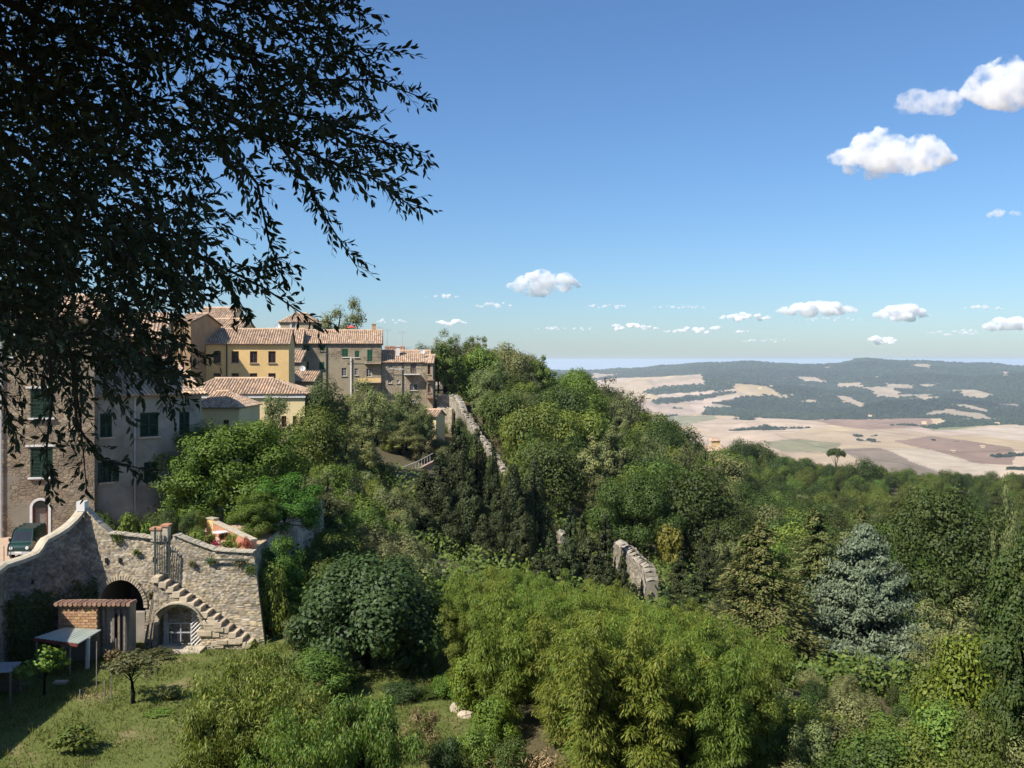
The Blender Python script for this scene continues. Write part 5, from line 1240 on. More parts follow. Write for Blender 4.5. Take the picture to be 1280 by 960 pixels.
for q in (127, 139, 146, 153): bits(sh, 'post', 'grey_wood', lambda mb: mb.box(sf_.p(sf_.px(q), -.28, (zt_s - 15.1) / 2), (.1, .1, zt_s + 14.6), sf_.ax))
bits(sh, 'dark_doorway', 'dark_inside', lambda mb: mb.box(sf_.p(sf_.px(143), -.385, (zt_s - 15.0) / 2), (.42, .04, 1.9), sf_.ax))
bits(sh, 'roof', 'tile_bed', lambda mb: mb.box(sf_.p(sf_.px(117), -.35, zt_s + .0), (sf_.px(162) - sf_.px(72), .9, .05), sf_.ax))
u = sf_.px(72)
while u < sf_.px(163):
    MB().tube([sf_.p(u, .2 + rg.uniform(-.03, .03), zt_s + .10 + rg.uniform(-.015, .015)), sf_.p(u + rg.uniform(-.02, .02), -.4, zt_s + .09), sf_.p(u, -.75, zt_s + .03)], [.105, .1, .1], 8, rg.uniform(.7, 1.2)).build('roof_tile', MATS['tiles_red'], sh); u += .235
bits(sh, 'lower_wall', 'dim_wall', lambda mb: mb.box(sf_.p(sw * .62, .03, -14.35), (sw * .7, .06, 1.0), sf_.ax))
lt = empty('lean_to', (X(75, 45.6), 45.6, -14.82)); tag(lt, 'lean-to with a pale green sheet-metal roof on thin posts', 'shelter')
q0, q1, q2, q3 = P(82, 784, 47.1), P(126.5, 787, 47.1), P(97, 804.5, 45.0), P(42, 797, 45.0)
u_ = (q1 - q0); mb = MB(); nC = 46
for i in range(nC):
    a, b = i / nC, (i + 1) / nC; za = .018 * math.sin(i * 1.6); zb = .018 * math.sin((i + 1) * 1.6)
    mb.quad(q3.lerp(q2, a) + Vector((0, 0, za)), q3.lerp(q2, b) + Vector((0, 0, zb)), q0.lerp(q1, b) + Vector((0, 0, zb)), q0.lerp(q1, a) + Vector((0, 0, za)), 1.0 if (i // 12) % 2 else .9)
mb.build('roof_sheet', MATS['sheet_metal'], lt)
bits(lt, 'fascia', 'rust_red', lambda mb: mb.prism([q3 + Vector((0, -.03, -.02)), q2 + Vector((0, -.03, -.02)), q2 + Vector((0, -.03, -.15)), q3 + Vector((0, -.03, -.15))], Vector((0, .04, 0))))
bits(lt, 'post', 'grey_wood', lambda mb: mb.tube([P(87.5, 803, 45.1), Vector((X(87.5, 45.1), 45.1, -14.85))], .05, 6))
bits(lt, 'post', 'white_paint', lambda mb: mb.tube([P(110, 797, 46.0), Vector((X(109, 46.0), 46.0, -14.85))], .11, 8))
bits(lt, 'post', 'grey_wood', lambda mb: mb.tube([P(46, 797, 45.1), Vector((X(46, 45.1), 45.1, -14.85))], .05, 6))
bits(lt, 'rafter', 'grey_wood', lambda mb: [mb.tube([q0.lerp(q1, t_) - Vector((0, 0, .08)), q3.lerp(q2, t_) - Vector((0, 0, .08))], .035, 5) for t_ in (.03, .35, .65, .97)])
s2 = empty('low_shelter', (X(5, 42), 42, -14.82)); tag(s2, 'low grey sheet roof of a hutch at the dark corner of the garden', 'shelter')
bits(s2, 'roof_sheet', 'zinc', lambda mb: mb.prism([P(-25, 842, 41.2), P(14, 839, 41.2), P(27, 827, 43.0), P(-12, 828, 43.0)], Vector((0, 0, -.05))))
for px_, py_, Y_ in ((13, 840, 41.3), (25, 829, 42.9), (-20, 842, 41.3)): bits(s2, 'post', 'grey_wood', lambda mb: mb.tube([P(px_, py_, Y_) , Vector((X(px_, Y_), Y_, -14.85))], .045, 6))
bits(s2, 'back_panel', 'grey_wood', lambda mb: mb.box((X(8, 43), 43.0, -14.2), (1.2, .05, 1.3)))
# garden stakes
for px_, py_, Y_ in ((121, 802, 43.5), (131, 850, 41.5), (139.5, 835, 42.0), (145, 798, 45.5), (100, 862, 42)):
    o_ = MB().tube([P(px_, py_, Y_), Vector((X(px_ + rg.uniform(-1, 1), Y_), Y_, -14.9))], .028, 6).build('garden_stake', MATS['grey_wood']); tag(o_, 'thin pale wooden stake standing in the lawn near the shed', 'stake', 'garden stakes on the lawn')
# paving stones at the foot of the doorway
for k in range(14):
    px_ = 190 + k * 6 + rg.uniform(-2, 2); py_ = 808 + (abs(k - 5) < 6) * rg.uniform(-2, 4)
    Y_ = 14.75 * F / (py_ - HZ)
    o_ = MB().box((X(px_, Y_), Y_, -14.76), (rg.uniform(.3, .5), rg.uniform(.3, .6), .14), None, rg.uniform(.85, 1.1)).build('paving_stone', MATS['coping'], bevel=.02); tag(o_, 'pale stone slab of the strip before the arched doorway', 'stone', 'stone slabs before the doorway')
o_ = MB().box((X(76, 44.0), 44.0, -14.77), (.6, .35, .12)).build('paving_stone', MATS['coping'], bevel=.02); tag(o_, 'pale stone slab below the post of the lean-to', 'stone')
# ---- flower terrace at the right end of the wall
lw = empty('low_orange_wall', (X(262, 54), 54, TERR_Z)); tag(lw, 'low orange plastered wall running round the flower terrace', 'wall')
for (a, b, ya, yb, zz) in ((258, 268, 57.5, 57.0, .9), (266, 314, 57.0, 51.2, .75)):
    p0 = Vector((X(a, ya), ya, TERR_Z)); p1 = Vector((X(b, yb), yb, TERR_Z)); d = (p1 - p0); nrm = Vector((-d.y, d.x, 0)).normalized()
    bits(lw, 'wall', 'terracotta' if zz < .8 else 'plaster_yellow', lambda mb: mb.prism([p0, p1, p1 + Vector((0, 0, zz)), p0 + Vector((0, 0, zz))], nrm * .3))
    bits(lw, 'coping', 'coping', lambda mb: mb.prism([p0 - nrm * .05 + Vector((0, 0, zz)), p1 - nrm * .05 + Vector((0, 0, zz)), p1 - nrm * .05 + Vector((0, 0, zz + .08)), p0 - nrm * .05 + Vector((0, 0, zz + .08))], nrm * .4))
for k, (px_, Y_, s_) in enumerate(((270, 51.4, 1.0), (282, 51.3, 1.1), (296, 51.2, .9), (262, 52.6, .9), (182, 51.6, 1.2), (289, 53.5, 1.0))):
    e = empty('flower_pot', (X(px_, Y_), Y_, TERR_Z)); tag(e, 'terracotta flower pot among the plants of the walled terrace', 'pot', 'flower pots on the terrace')
    c = Vector((X(px_, Y_), Y_, TERR_Z)); bits(e, 'pot', 'terracotta', lambda mb: mb.tube([c, c + Vector((0, 0, .28 * s_)), c + Vector((0, 0, .34 * s_))], [.13 * s_, .2 * s_, .22 * s_], 12))
    rng = np.random.default_rng(k); C = rng.normal(size=(160, 3)) * np.array((.13, .13, .13)) * s_ + np.array((c.x, c.y, c.z + .52 * s_)); me = leaves_mesh('foliage', rng, C, rng.normal(size=C.shape) + np.array((0, 0, .6)), .1, .06); mobj('foliage', me, MATS['lf_light' if k else 'lf_red'], e)
e = empty('garden_table', (X(275, 54), 54, TERR_Z)); tag(e, 'small pale round table on the flower terrace', 'table'); c = Vector((X(275, 54), 54, TERR_Z))
bits(e, 'tabletop', 'white_paint', lambda mb: mb.tube([c + Vector((0, 0, .70)), c + Vector((0, 0, .74))], .42, 16)); bits(e, 'leg', 'iron', lambda mb: mb.tube([c, c + Vector((0, 0, .7))], .03, 6)); bits(e, 'base', 'iron', lambda mb: mb.tube([c, c + Vector((0, 0, .03))], .25, 12))
# sloping garden path edge and clutter before the plaster house
# ---- railing on the path below the houses
rl = empty('path_railing', P(500, 592, 130)); tag(rl, 'pale metal railing climbing along the path below the houses', 'railing')
Q = [P(440, 598, 128), P(470, 598, 128), P(494, 598, 128.5), P(520, 588, 131), P(541, 577, 134)]
hR = 1.15
bits(rl, 'top_rail', 'white_paint', lambda mb: mb.tube([q + Vector((0, 0, hR)) for q in Q], .04, 5)); bits(rl, 'bottom_rail', 'white_paint', lambda mb: mb.tube([q + Vector((0, 0, .12)) for q in Q], .03, 5))
for a, b in zip(Q[:-1], Q[1:]):
    n = max(2, int((b - a).length / .55))
    for i in range(n):
        q = a.lerp(b, i / n); bits(rl, 'baluster', 'white_paint', lambda mb: mb.tube([q, q + Vector((0, 0, hR))], .025 if i else .05, 4))
pw = empty('path_wall', P(480, 606, 127)); tag(pw, 'low reddish retaining wall carrying the railed path', 'wall')
for k, (a, b) in enumerate(zip(Q[:-1], Q[1:])): bits(pw, 'wall', 'terracotta', lambda mb: mb.prism([a, b, b - Vector((0, 0, 4.5)), a - Vector((0, 0, 4.5))], Vector((0, .5, 0))))
mb = MB()
for a, b in zip(Q[:-1], Q[1:]): mb.prism([a + Vector((0, .02, 0)), b + Vector((0, .02, 0)), b + Vector((0, 2.6, .02)), a + Vector((0, 2.6, .02))], Vector((0, 0, -.2)))
mb.build('path', MATS['paving_warm'], kind='structure')
# ---- the old town wall coming down the slope
def ruin(label, pts, thick, seed, res=.16, name='ruined_wall', mat='ruin_stone', rough=.6):
    """pts: (px, py_top, py_bottom, Y) along the wall"""
    e = empty(name, P(pts[0][0], pts[0][2], pts[0][3])); tag(e, label, 'wall')
    Pt = [P(a, b, d) for a, b, c, d in pts]; Pb = [P(a, c, d) for a, b, c, d in pts]
    S_ = [0]
    for a, b in zip(Pt[:-1], Pt[1:]): S_.append(S_[-1] + math.hypot((b - a).x, (b - a).y))
    S_ = np.array(S_); xs = np.array([p.x for p in Pt]); ys = np.array([p.y for p in Pt]); zt = np.array([p.z for p in Pt]); zb = np.array([p.z for p in Pb])
    jag = lambda s: np.interp(s, S_, zt) + rough * (fbm(s * 1.3, s * 0, 3, seed) * 1.8 + (fbm(s * 4, s * 0 + 3, 2, seed)) * .8)
    bot = lambda s: np.minimum(np.interp(s, S_, zb), jag(s) - .3)
    def nr(s):
        a = np.interp(np.clip(s - .4, 0, S_[-1]), S_, xs), np.interp(np.clip(s - .4, 0, S_[-1]), S_, ys); b = np.interp(np.clip(s + .4, 0, S_[-1]), S_, xs), np.interp(np.clip(s + .4, 0, S_[-1]), S_, ys)
        tx, ty = b[0] - a[0], b[1] - a[1]; l = np.hypot(tx, ty) + 1e-9; return ty / l, -tx / l
    for sgn, nm in ((1, 'wall_face'), (-1, 'wall_rear')):
        def pl(s, z, out):
            x = np.interp(s, S_, xs); y = np.interp(s, S_, ys); n_ = nr(s); o_ = (thick / 2 + out) * sgn; return np.stack([x + n_[0] * o_, y + n_[1] * o_, z], -1)
        rubble_face(nm, mat, e, (0, S_[-1]), jag, bot, pl, res, seed + sgn, relief=.12)
    mb = MB(); ss = np.linspace(0, S_[-1], max(4, int(S_[-1] / .16))); j_ = jag(ss); n_ = nr(ss); x = np.interp(ss, S_, xs); y = np.interp(ss, S_, ys); rr = random.Random(seed)
    L_ = [Vector((x[i] + n_[0][i] * thick / 2, y[i] + n_[1][i] * thick / 2, j_[i])) for i in range(len(ss))]; Rr = [Vector((x[i] - n_[0][i] * thick / 2, y[i] - n_[1][i] * thick / 2, j_[i])) for i in range(len(ss))]
    for i in range(len(ss) - 1):
        m0 = (L_[i] + Rr[i]) / 2 + Vector((0, 0, rr.uniform(-.05, .3))); m1 = (L_[i + 1] + Rr[i + 1]) / 2 + Vector((0, 0, rr.uniform(0, .35)))
        c = rr.uniform(.7, 1.25); mb.quad(L_[i], L_[i + 1], m1, m0, c); mb.quad(m0, m1, Rr[i + 1], Rr[i], c * .9)
    zb_ = bot(ss)
    for i in (0, len(ss) - 1): mb.quad(L_[i], Rr[i], Vector((Rr[i].x, Rr[i].y, zb_[i])), Vector((L_[i].x, L_[i].y, zb_[i])), .9)
    mb.build('wall_top', MATS[mat], e); return e
ruin('ruined stretch of the old town wall running down from the last house', [(566, 494, 545, 169), (574, 500, 545, 165), (584, 520, 560, 158), (600, 545, 590, 150), (618, 568, 610, 142), (634, 596, 630, 134)], 1.1, 3)
ruin('short ruined wall fragment behind the slim cypress', [(699, 660, 720, 106), (702, 662, 720, 105.4), (705, 668, 720, 104.8)], .7, 13)
ruin('tall ivy-edged end of the ruined wall above the bamboo', [(774, 676, 770, 99.8), (786, 686, 770, 97), (800, 698, 772, 94), (811, 710, 775, 91.8), (815, 728, 775, 91)], 1.2, 33, rough=.3)
# terrace wall at the end of the row of houses
tw = ruin('grey stone terrace wall at the end of the row of houses', [(532, 512, 552, 166), (548, 512, 554, 166), (566, 512, 556, 165)], .8, 43, name='terrace_wall', mat='wall_stone')
tw2 = ruin('stone parapet behind the terrace at the end of the houses', [(546, 494, 514, 176), (560, 494, 514, 176), (571, 496, 514, 176)], .6, 53, name='terrace_wall', mat='wall_stone')
mb = MB(); mb.prism([P(532, 513, 166.2), P(568, 513, 166.2), P(572, 510, 176), P(530, 510, 176)], Vector((0, 0, -3))); mb.build('house_terrace_ground', MATS['paving_warm'], kind='structure')
ruin('shaded stone retaining wall beside the cypress grove', [(494, 630, 700, 106), (512, 632, 705, 105), (530, 640, 705, 104)], 1.0, 63, mat='dim_wall')
# ---- stones and dry brush in the clearing
rg = random.Random(9)
def rock(px_, py_, Y_, sz, lab, grp=None, mat='wall_stone', name='stone'):
    rng = np.random.default_rng(int(px_ * 7 + py_)); x = X(px_, Y_); z = ground(x, Y_)
    th = np.linspace(0, 2 * np.pi, 9)[:-1]; mb = MB(); vs = []
    for h_, rr in ((-.3, 1.0), (.25, 1.0), (.55, .75), (.7, .3)):
        for t_ in th: vs.append(Vector((x + sz[0] * rr * math.cos(t_) * rng.uniform(.8, 1.15), Y_ + sz[1] * rr * math.sin(t_) * rng.uniform(.8, 1.15), z + h_ * sz[2] * rng.uniform(.85, 1.1))))
    fs = [(i * 8 + k, i * 8 + (k + 1) % 8, (i + 1) * 8 + (k + 1) % 8, (i + 1) * 8 + k) for i in range(3) for k in range(8)] + [tuple(range(24, 32))]
    mb.add(vs, fs, rng.uniform(.85, 1.1)); o_ = mb.build(name, MATS[mat]); tag(o_, lab, 'stone', grp)
rock(575, 890, 41.0, (.55, .4, .5), 'grey boulder at the end of the grass clearing by the bamboo')
rock(582, 897, 40.2, (.4, .3, .3), 'smaller grey stone leaning at the boulder by the bamboo')
br = empty('dry_brush_pile', (X(658, 34.6), 34.6, ground(X(658, 34.6), 34.6))); tag(br, 'pile of dry tan brushwood in front of the bamboo', 'brushwood')
rng = np.random.default_rng(31); n = 1500; C = rng.normal(size=(n, 3)) * np.array((.75, .5, .28)) + np.array((X(658, 34.6), 34.6, ground(X(658, 34.6), 34.6) + .35)); mobj('dead_leaves', leaves_mesh('dead_leaves', rng, C, rng.normal(size=C.shape) + np.array((0, -.3, .6)), .22, .06), MATS['lf_dry'], br)
bits(br, 'stalks', 'straw', lambda mb: [mb.tube([Vector((X(658, 34.6) + rg.uniform(-1, 1), 34.6 + rg.uniform(-.5, .5), ground(0, 34.6) - .3)), Vector((X(658, 34.6) + rg.uniform(-1.1, 1.1), 34.6 + rg.uniform(-.5, .5), ground(0, 34.6) + rg.uniform(.3, 1.0)))], .02, 4) for _ in range(40)])
o_ = MB().tube([Vector((X(612, 34.2), 34.2, ground(X(612, 34.2), 34.2) + .12)), Vector((X(650, 33.6), 33.6, ground(X(650, 33.6), 33.6) + .14))], [.14, .12], 8).build('fallen_log', MATS['bark_pale'], smooth=True); tag(o_, 'pale log lying in front of the dry brush pile', 'log')
# ------------------------------------------------------------------ planting
rd = random.Random(3)
# --- the single trees one can point at
plant('blue', 'arizona_cypress', 'large silvery blue conical cypress beside the cedars', 'tree', None, 1080, 642, 60, 240, rz=0.4)
plant('cedar', 'cedar_tree', 'yellow-tipped cedar with layered drooping branches beside the blue cypress', 'tree', None, 948, 650, 58, 185)
plant('cedar', 'cedar_tree', 'smaller green cedar squeezed behind the silvery blue cypress', 'tree', None, 1022, 636, 76, 135)
plant('cedar', 'cedar_tree', 'light tipped cedar in front of the woods behind the blue cypress', 'tree', None, 1075, 632, 92, 90)
plant('fig', 'fig_tree', 'dense dark green broad-leaved tree between the garden wall and the bamboo', 'tree', None, 457, 678, 46, 215, rz=1.0)
plant('walnut', 'walnut_tree', 'big bright green walnut in front of the grey plaster house', 'tree', None, 296, 518, 63.5, 205, var=0)
plant('walnut', 'walnut_tree', 'bright green walnut above the stone wall end beside the flower terrace', 'tree', None, 356, 590, 59, 110, var=1)
plant('walnut', 'walnut_tree', 'leafy walnut hanging over the free end of the garden wall', 'tree', None, 350, 668, 53.5, 84, var=1)
plant('walnut', 'walnut_tree', 'walnut crown directly under the shutters of the plaster house', 'tree', None, 250, 545, 61, 90, var=1)
plant('peach', 'peach_tree', 'largest fruit tree with long drooping leaves below the stone steps', 'tree', None, 320, 806, 33.5, 205, var=0)
plant('peach', 'peach_tree', 'low drooping fruit tree spreading over the edge of the lawn', 'tree', None, 265, 872, 31, 130, var=1)
plant('peach', 'peach_tree', 'drooping-leaved fruit tree under the pale green young tree', 'tree', None, 375, 880, 30.5, 150, var=0)
plant('peach', 'peach_tree', 'drooping-leaved fruit tree beside the russet shrub at the lawn edge', 'tree', None, 452, 858, 31.5, 150, var=1)
plant('light', 'broadleaf_tree', 'pale green young tree behind the drooping-leaved fruit tree', 'tree', None, 405, 808, 42, 84, mat='lf_light')
plant('bigdark', 'oak_tree', 'broad dark oak behind the blue cypress', 'tree', None, 1185, 603, 92, 200)
plant('bigdark', 'oak_tree', 'rounded dull green oak above the ruined wall end', 'tree', None, 792, 586, 116, 124, mat='lf_oak')
plant('ivytree', 'ivy_clad_tree', 'tall leafy tree with deep shadow beside the yellow vine shrub', 'tree', None, 1284, 628, 38, 104, mat='lf_dark')
plant('feather', 'leafy_tree', 'slender light tree rising above the tall leafy tree', 'tree', None, 1262, 612, 62, 46)
plant('feather', 'poplar_tree', 'grey-green poplar rising behind the stone house roofs', 'tree', None, 428, 374, 205, 74)
plant('pine', 'umbrella_pine', 'flat-topped umbrella pine on the wooded ridge by the valley', 'tree', None, 1045, 559, 415, 26)
plant('slim', 'cypress_tree', 'tiny slim cypress against the cream building', 'tree', None, 354, 545, 78, 16)
plant('slim', 'cypress_tree', 'slim pointed cypress beside the narrow wall fragment', 'tree', None, 713, 622, 93, 24)
plant('slim', 'cypress_tree', 'slim cypress beside the tall ruined wall end', 'tree', None, 757, 636, 95, 26)
plant('yellowshrub', 'yellow_shrub', 'yellow-leaved bush at the foot of the rounded oak', 'shrub', None, 838, 640, 112, 44)
plant('brightshrub', 'vine_shrub', 'yellow-green vine thicket beside the tall leafy tree', 'shrub', None, 1200, 775, 45, 110)
plant('feather', 'tamarisk_shrub', 'feathery soft green shrub above the yellow-green vine thicket', 'shrub', None, 1190, 748, 53, 120, mat='lf_feather')
plant('dryshrub', 'russet_shrub', 'russet brown half-dry shrub at the edge of the lawn', 'shrub', None, 522, 876, 36, 82)
plant('olive', 'bare_twigged_tree', 'half-bare tree with pale twigs in front of the feathery trees', 'tree', None, 408, 590, 74, 92)
plant('dark', 'oak_tree', 'rounded dark oak beside the feathery trees below the shuttered house', 'tree', None, 405, 470, 116, 78, mat='lf_dark')
plant('oak', 'broadleaf_tree', 'bluish green tree under the rounded dark oak', 'tree', None, 398, 505, 104, 84)
plant('feather', 'robinia_tree', 'feathery pale robinia before the cream building', 'tree', None, 340, 488, 84, 70)
for px, tp, Y, w_ in ((588, 540, 146, 34), (604, 566, 138, 30), (574, 518, 156, 26), (620, 588, 132, 30), (596, 552, 141, 28), (612, 572, 134, 26), (582, 530, 151, 24), (630, 596, 128, 26)):
    plant('shrub', 'wall_shrub', 'bush growing against the ruined stretch of town wall', 'shrub', 'bushes against the ruined town wall', px, tp, Y, w_, mat='lf_oak')
plant('shrub', 'leafy_shrub', 'leafy bush pressed against the free end of the garden wall', 'shrub', None, 338, 695, 51.2, 52, mat='lf_light')
plant('walnut', 'walnut_tree', 'low walnut behind the low orange wall of the terrace', 'tree', None, 322, 612, 56.5, 74, var=1)
for px, tp, Y, w_ in ((445, 484, 140, 60), (470, 490, 138, 60), (500, 492, 142, 60), (525, 505, 140, 46)):
    plant('feather', 'robinia_tree', 'feathery robinia standing close under the shuttered house', 'tree', 'robinias under the shuttered house', px, tp, Y, w_)
for px, tp, Y, w_ in ((464, 476, 122, 76), (508, 486, 141, 62), (452, 528, 112, 60), (500, 528, 137, 60), (532, 515, 142, 36), (430, 540, 104, 50)):
    plant('feather', 'robinia_tree', 'feathery robinia among those growing below the stone houses', 'tree', 'robinias below the stone houses', px, tp, Y, w_)
# --- cypress grove
for px, tp, Y, w_ in ((574, 520, 106, 60), (596, 532, 109, 50), (550, 562, 101, 66), (530, 584, 100, 56), (616, 548, 106, 34), (642, 576, 103, 60), (668, 568, 106, 56), (624, 608, 97, 46), (588, 586, 98, 58), (652, 618, 95, 50), (560, 618, 94, 58), (604, 640, 92, 50), (534, 640, 93, 50)):
    plant('cypress', 'cypress_tree', 'dark cypress in the dense grove below the railing', 'tree', 'cypress grove in the middle of the slope', px, tp, Y, w_)
for px, tp, Y, w_ in ((655, 652, 91, 30), (688, 662, 90, 36), (735, 668, 91, 64), (712, 678, 88, 50), (640, 672, 89, 34), (672, 690, 86, 44), (778, 690, 90, 26), (745, 690, 87, 50), (700, 690, 87, 40), (762, 700, 86, 36), (792, 728, 86, 34), (812, 742, 84, 30), (728, 640, 96, 30)):
    plant('loosecyp', 'young_cypress', 'young dark cypress between the grove and the bamboo', 'tree', 'young cypresses behind the bamboo', px, tp, Y, w_)
for px, tp, Y, w_ in ((850, 690, 84, 54), (880, 668, 92, 50), (908, 684, 86, 60), (868, 720, 74, 70), (915, 725, 72, 70), (838, 735, 78, 50), (895, 650, 100, 44)):
    plant('fir', 'conifer_tree', 'dark small conifer between the ruined wall and the cedars', 'tree', 'dark conifers beside the ruined wall', px, tp, Y, w_)
def pxof(x, y): return 640 + x / y * F
# --- bamboo thicket
bam = [(16, 50)]
rb = random.Random(8); spots = []
for k in range(6000):
    Y = rb.uniform(33.5, 63); px = rb.uniform(560, 985)
    lo = 560 if Y > 44 else 560 + (44 - Y) * 13 + (40 if Y < 37 else 0)
    if px > np.interp(Y, [33, 40, 50, 63], [970, 935, 885, 835]): continue
    if px < lo or (Y > 55 and px > 900) or (Y > 52 and px < 560): continue
    x = X(px, Y)
    if all((x - a) ** 2 + (Y - b) ** 2 > 1.85 ** 2 for a, b in spots): spots.append((x, Y))
    if len(spots) >= 190: break
for x, Y in spots:
    cap = np.interp(pxof(x, Y), [540, 600, 650, 700, 760, 800, 850, 900, 985], [722, 706, 702, 715, 724, 748, 744, 758, 764])
    Hh = min(rb.uniform(5.6, 7.6), (HZ - cap) / F * Y - ground(x, Y) + rb.uniform(-1.1, .2))
    if Hh < 2.2: continue
    plant('bamboo', 'bamboo_clump', 'yellow-green bamboo clump with drooping plumes in the thicket', 'bamboo', 'bamboo thicket', loc=(x, Y), H=Hh, W=min(Hh, 6.5) * rb.uniform(.50, .70))
for px, tp, Y, w_ in ((590, 812, 41, 60), (560, 840, 42.5, 44), (620, 862, 37.5, 60)):
    plant('brightshrub', 'young_bamboo', 'low bright lime shrub at the edge of the bamboo', 'shrub', 'lime shrubs at the edge of the bamboo', px, tp, Y, w_, mat='lf_bright')
# --- shrubs lower right and about the garden
for px, tp, Y, w_, mt in ((1040, 885, 38, 110, 'lf_oak'), (1110, 888, 40, 110, 'lf_oak'), (1180, 868, 37, 120, 'lf_light'), (1100, 905, 34.5, 130, 'lf_oak'), (1225, 880, 35, 90, 'lf_oak'), (1010, 880, 43, 80, 'lf_light'), (1160, 830, 47, 80, 'lf_oak'), (985, 905, 36.5, 90, 'lf_oak'), (1165, 920, 33.5, 110, 'lf_light'), (1060, 935, 33, 110, 'lf_oak'), (1230, 930, 33, 90, 'lf_oak')):
    plant('shrub', 'leafy_shrub', 'mixed green shrub in the thicket below the blue cypress', 'shrub', 'shrubs below the blue cypress', px, tp, Y, w_, mat=mt)
for px, tp, Y, w_ in ((350, 742, 52, 60), (385, 722, 56, 70), (340, 700, 58, 46), (372, 765, 49.5, 44), (430, 660, 66, 90), (470, 640, 74, 80), (500, 660, 70, 80), (520, 690, 64, 70), (395, 660, 66, 70), (440, 612, 84, 90), (490, 612, 92, 80), (515, 626, 96, 60), (380, 625, 72, 60), (555, 745, 62, 60), (415, 575, 96, 60)):
    plant('shrub', 'leafy_shrub', 'green shrub on the slope between the walnut and the cypress grove', 'shrub', 'shrubs on the slope by the garden wall', px, tp, Y, w_, mat=rd.choice(['lf_oak', 'lf_light', 'lf_feather', 'lf_olive']))
for px, tp, Y, w_ in ((500, 850, 42, 60), (535, 858, 42.5, 50), (470, 880, 41, 50), (595, 900, 35, 60), (560, 915, 34, 50), (640, 915, 34.5, 60)):
    plant('shrub', 'leafy_shrub', 'low shrub round the dry grass clearing', 'shrub', 'low shrubs by the grass clearing', px, tp, Y, w_, mat=rd.choice(['lf_oak', 'lf_light', 'lf_fig']))
# --- garden
plant('fruit', 'fruit_tree', 'small bright-leaved fruit tree beside the metal-roofed lean-to', 'tree', None, 55, 806, 42.5, 74)
plant('sapling', 'fruit_tree', 'crooked thin-leaved fruit tree in the middle of the lawn', 'tree', None, 165, 812, 41.5, 92, mat='lf_olive')
plant('herb', 'sage_bush', 'grey-green sage bush in front of the arched doorway', 'shrub', None, 192, 812, 47.5, 58)
plant('herb', 'sage_bush', 'second grey-green herb bush beside the brick shed', 'shrub', None, 165, 818, 46.5, 44)
plant('herb_green', 'garden_bush', 'small leafy bush throwing a shadow on the lawn', 'shrub', None, 198, 888, 40.3, 46)
plant('herb_green', 'garden_bush', 'leafy bush alone on the open lawn away from the shed', 'shrub', None, 92, 906, 36.2, 62, mat='lf_oak')
plant('herb_green', 'garden_bush', 'leafy climber under the lean-to roof', 'shrub', None, 72, 805, 45.2, 30)
plant('herb', 'garden_bush', 'reddish green bush against the front of the brick shed', 'shrub', None, 140, 808, 45.0, 34, mat='lf_dry')
plant('herb_green', 'garden_bush', 'yellowing seedling left on the lawn below the fruit tree', 'shrub', None, 215, 866, 42, 24, mat='lf_yellow')
for px, tp, Y, w_ in ((160, 638, 53.5, 26), (184, 648, 52, 20)):
    plant('herb_green', 'terrace_bush', 'small bush behind the parapet of the garden wall', 'shrub', 'bushes behind the garden wall parapet', px, tp, Y, w_)
for px, tp, Y, w_ in ((248, 660, 52.5, 26), (262, 664, 52, 20), (302, 662, 53.5, 24), (285, 672, 51.5, 16)):
    plant('herb_green', 'terrace_bush', 'green plant among the flower pots of the terrace', 'shrub', 'plants on the flower terrace', px, tp, Y, w_)
plant('herb', 'red_flowering_plant', 'red flowering plant at the corner of the terrace', 'shrub', None, 306, 668, 51.3, 18, mat='lf_red')
plant('herb', 'flowering_plant', 'faded flowering plant on the low orange wall', 'shrub', None, 282, 662, 54.5, 18, mat='lf_dry')
# --- woods
def fill(n, xr, yr, dmin, kinds, test, name, label, group, hr, seed, wf=None):
    r = random.Random(seed); pts = []
    for k in range(40000):
        x = r.uniform(*xr); y = r.uniform(*yr)
        if not test(x, y): continue
        if all((x - a) ** 2 + (y - b) ** 2 > dmin ** 2 for a, b in pts): pts.append((x, y))
        if len(pts) >= n: break
    for x, y in pts:
        k, mt = r.choice(kinds); h = r.uniform(*hr)
        if 480 < pxof(x, y) < 556 and 54 < y < 129: h = min(h, (HZ - 606) / F * y - ground(x, y))
        if 660 < pxof(x, y) < 830 and 80 < y < 100: h = min(h, 2.0)
        if 980 < pxof(x, y) < 1170 and 42 < y < 60: h = min(h, 1.5)
        if h < .5: continue
        plant(k, name, LOOK[(k, mt)] + ' ' + label, 'shrub' if k == 'shrub' else 'tree', group, loc=(x, y), H=h, mat=mt, W=wf * h * r.uniform(.72, 1.0) if wf else None)
    print(name, group, len(pts)); return pts
LOOK = {('bare', None): 'nearly leafless pale-limbed', ('poplar', None): 'tall slender grey-green', ('poplar', 'lf_oak'): 'tall slender mid green', ('oak', None): 'mid green rounded', ('oak', 'lf_light'): 'fresh green rounded', ('light', None): 'pale green bushy', ('dark', None): 'dark green spreading', ('oak', 'lf_oak'): 'mid green rounded', ('feather', None): 'pale feathery', ('olive', None): 'thin greyish olive-toned', ('oak', 'lf_feather'): 'soft grey-green rounded', ('oak', 'lf_dark'): 'dark rounded', ('dark', 'lf_oak'): 'mid green spreading', ('light', 'lf_oak'): 'mid green bushy', ('shrub', 'lf_oak'): 'mid green', ('shrub', 'lf_light'): 'light green', ('shrub', 'lf_olive'): 'greyish', ('shrub', 'lf_feather'): 'soft pale green', ('shrub', 'lf_dark'): 'dark'}
KINDS = [('oak', None), ('oak', 'lf_light'), ('light', None), ('dark', None), ('oak', 'lf_oak'), ('feather', None), ('dark', None), ('light', None), ('oak', 'lf_feather'), ('poplar', None), ('poplar', 'lf_oak'), ('olive', None), ('bare', None)]
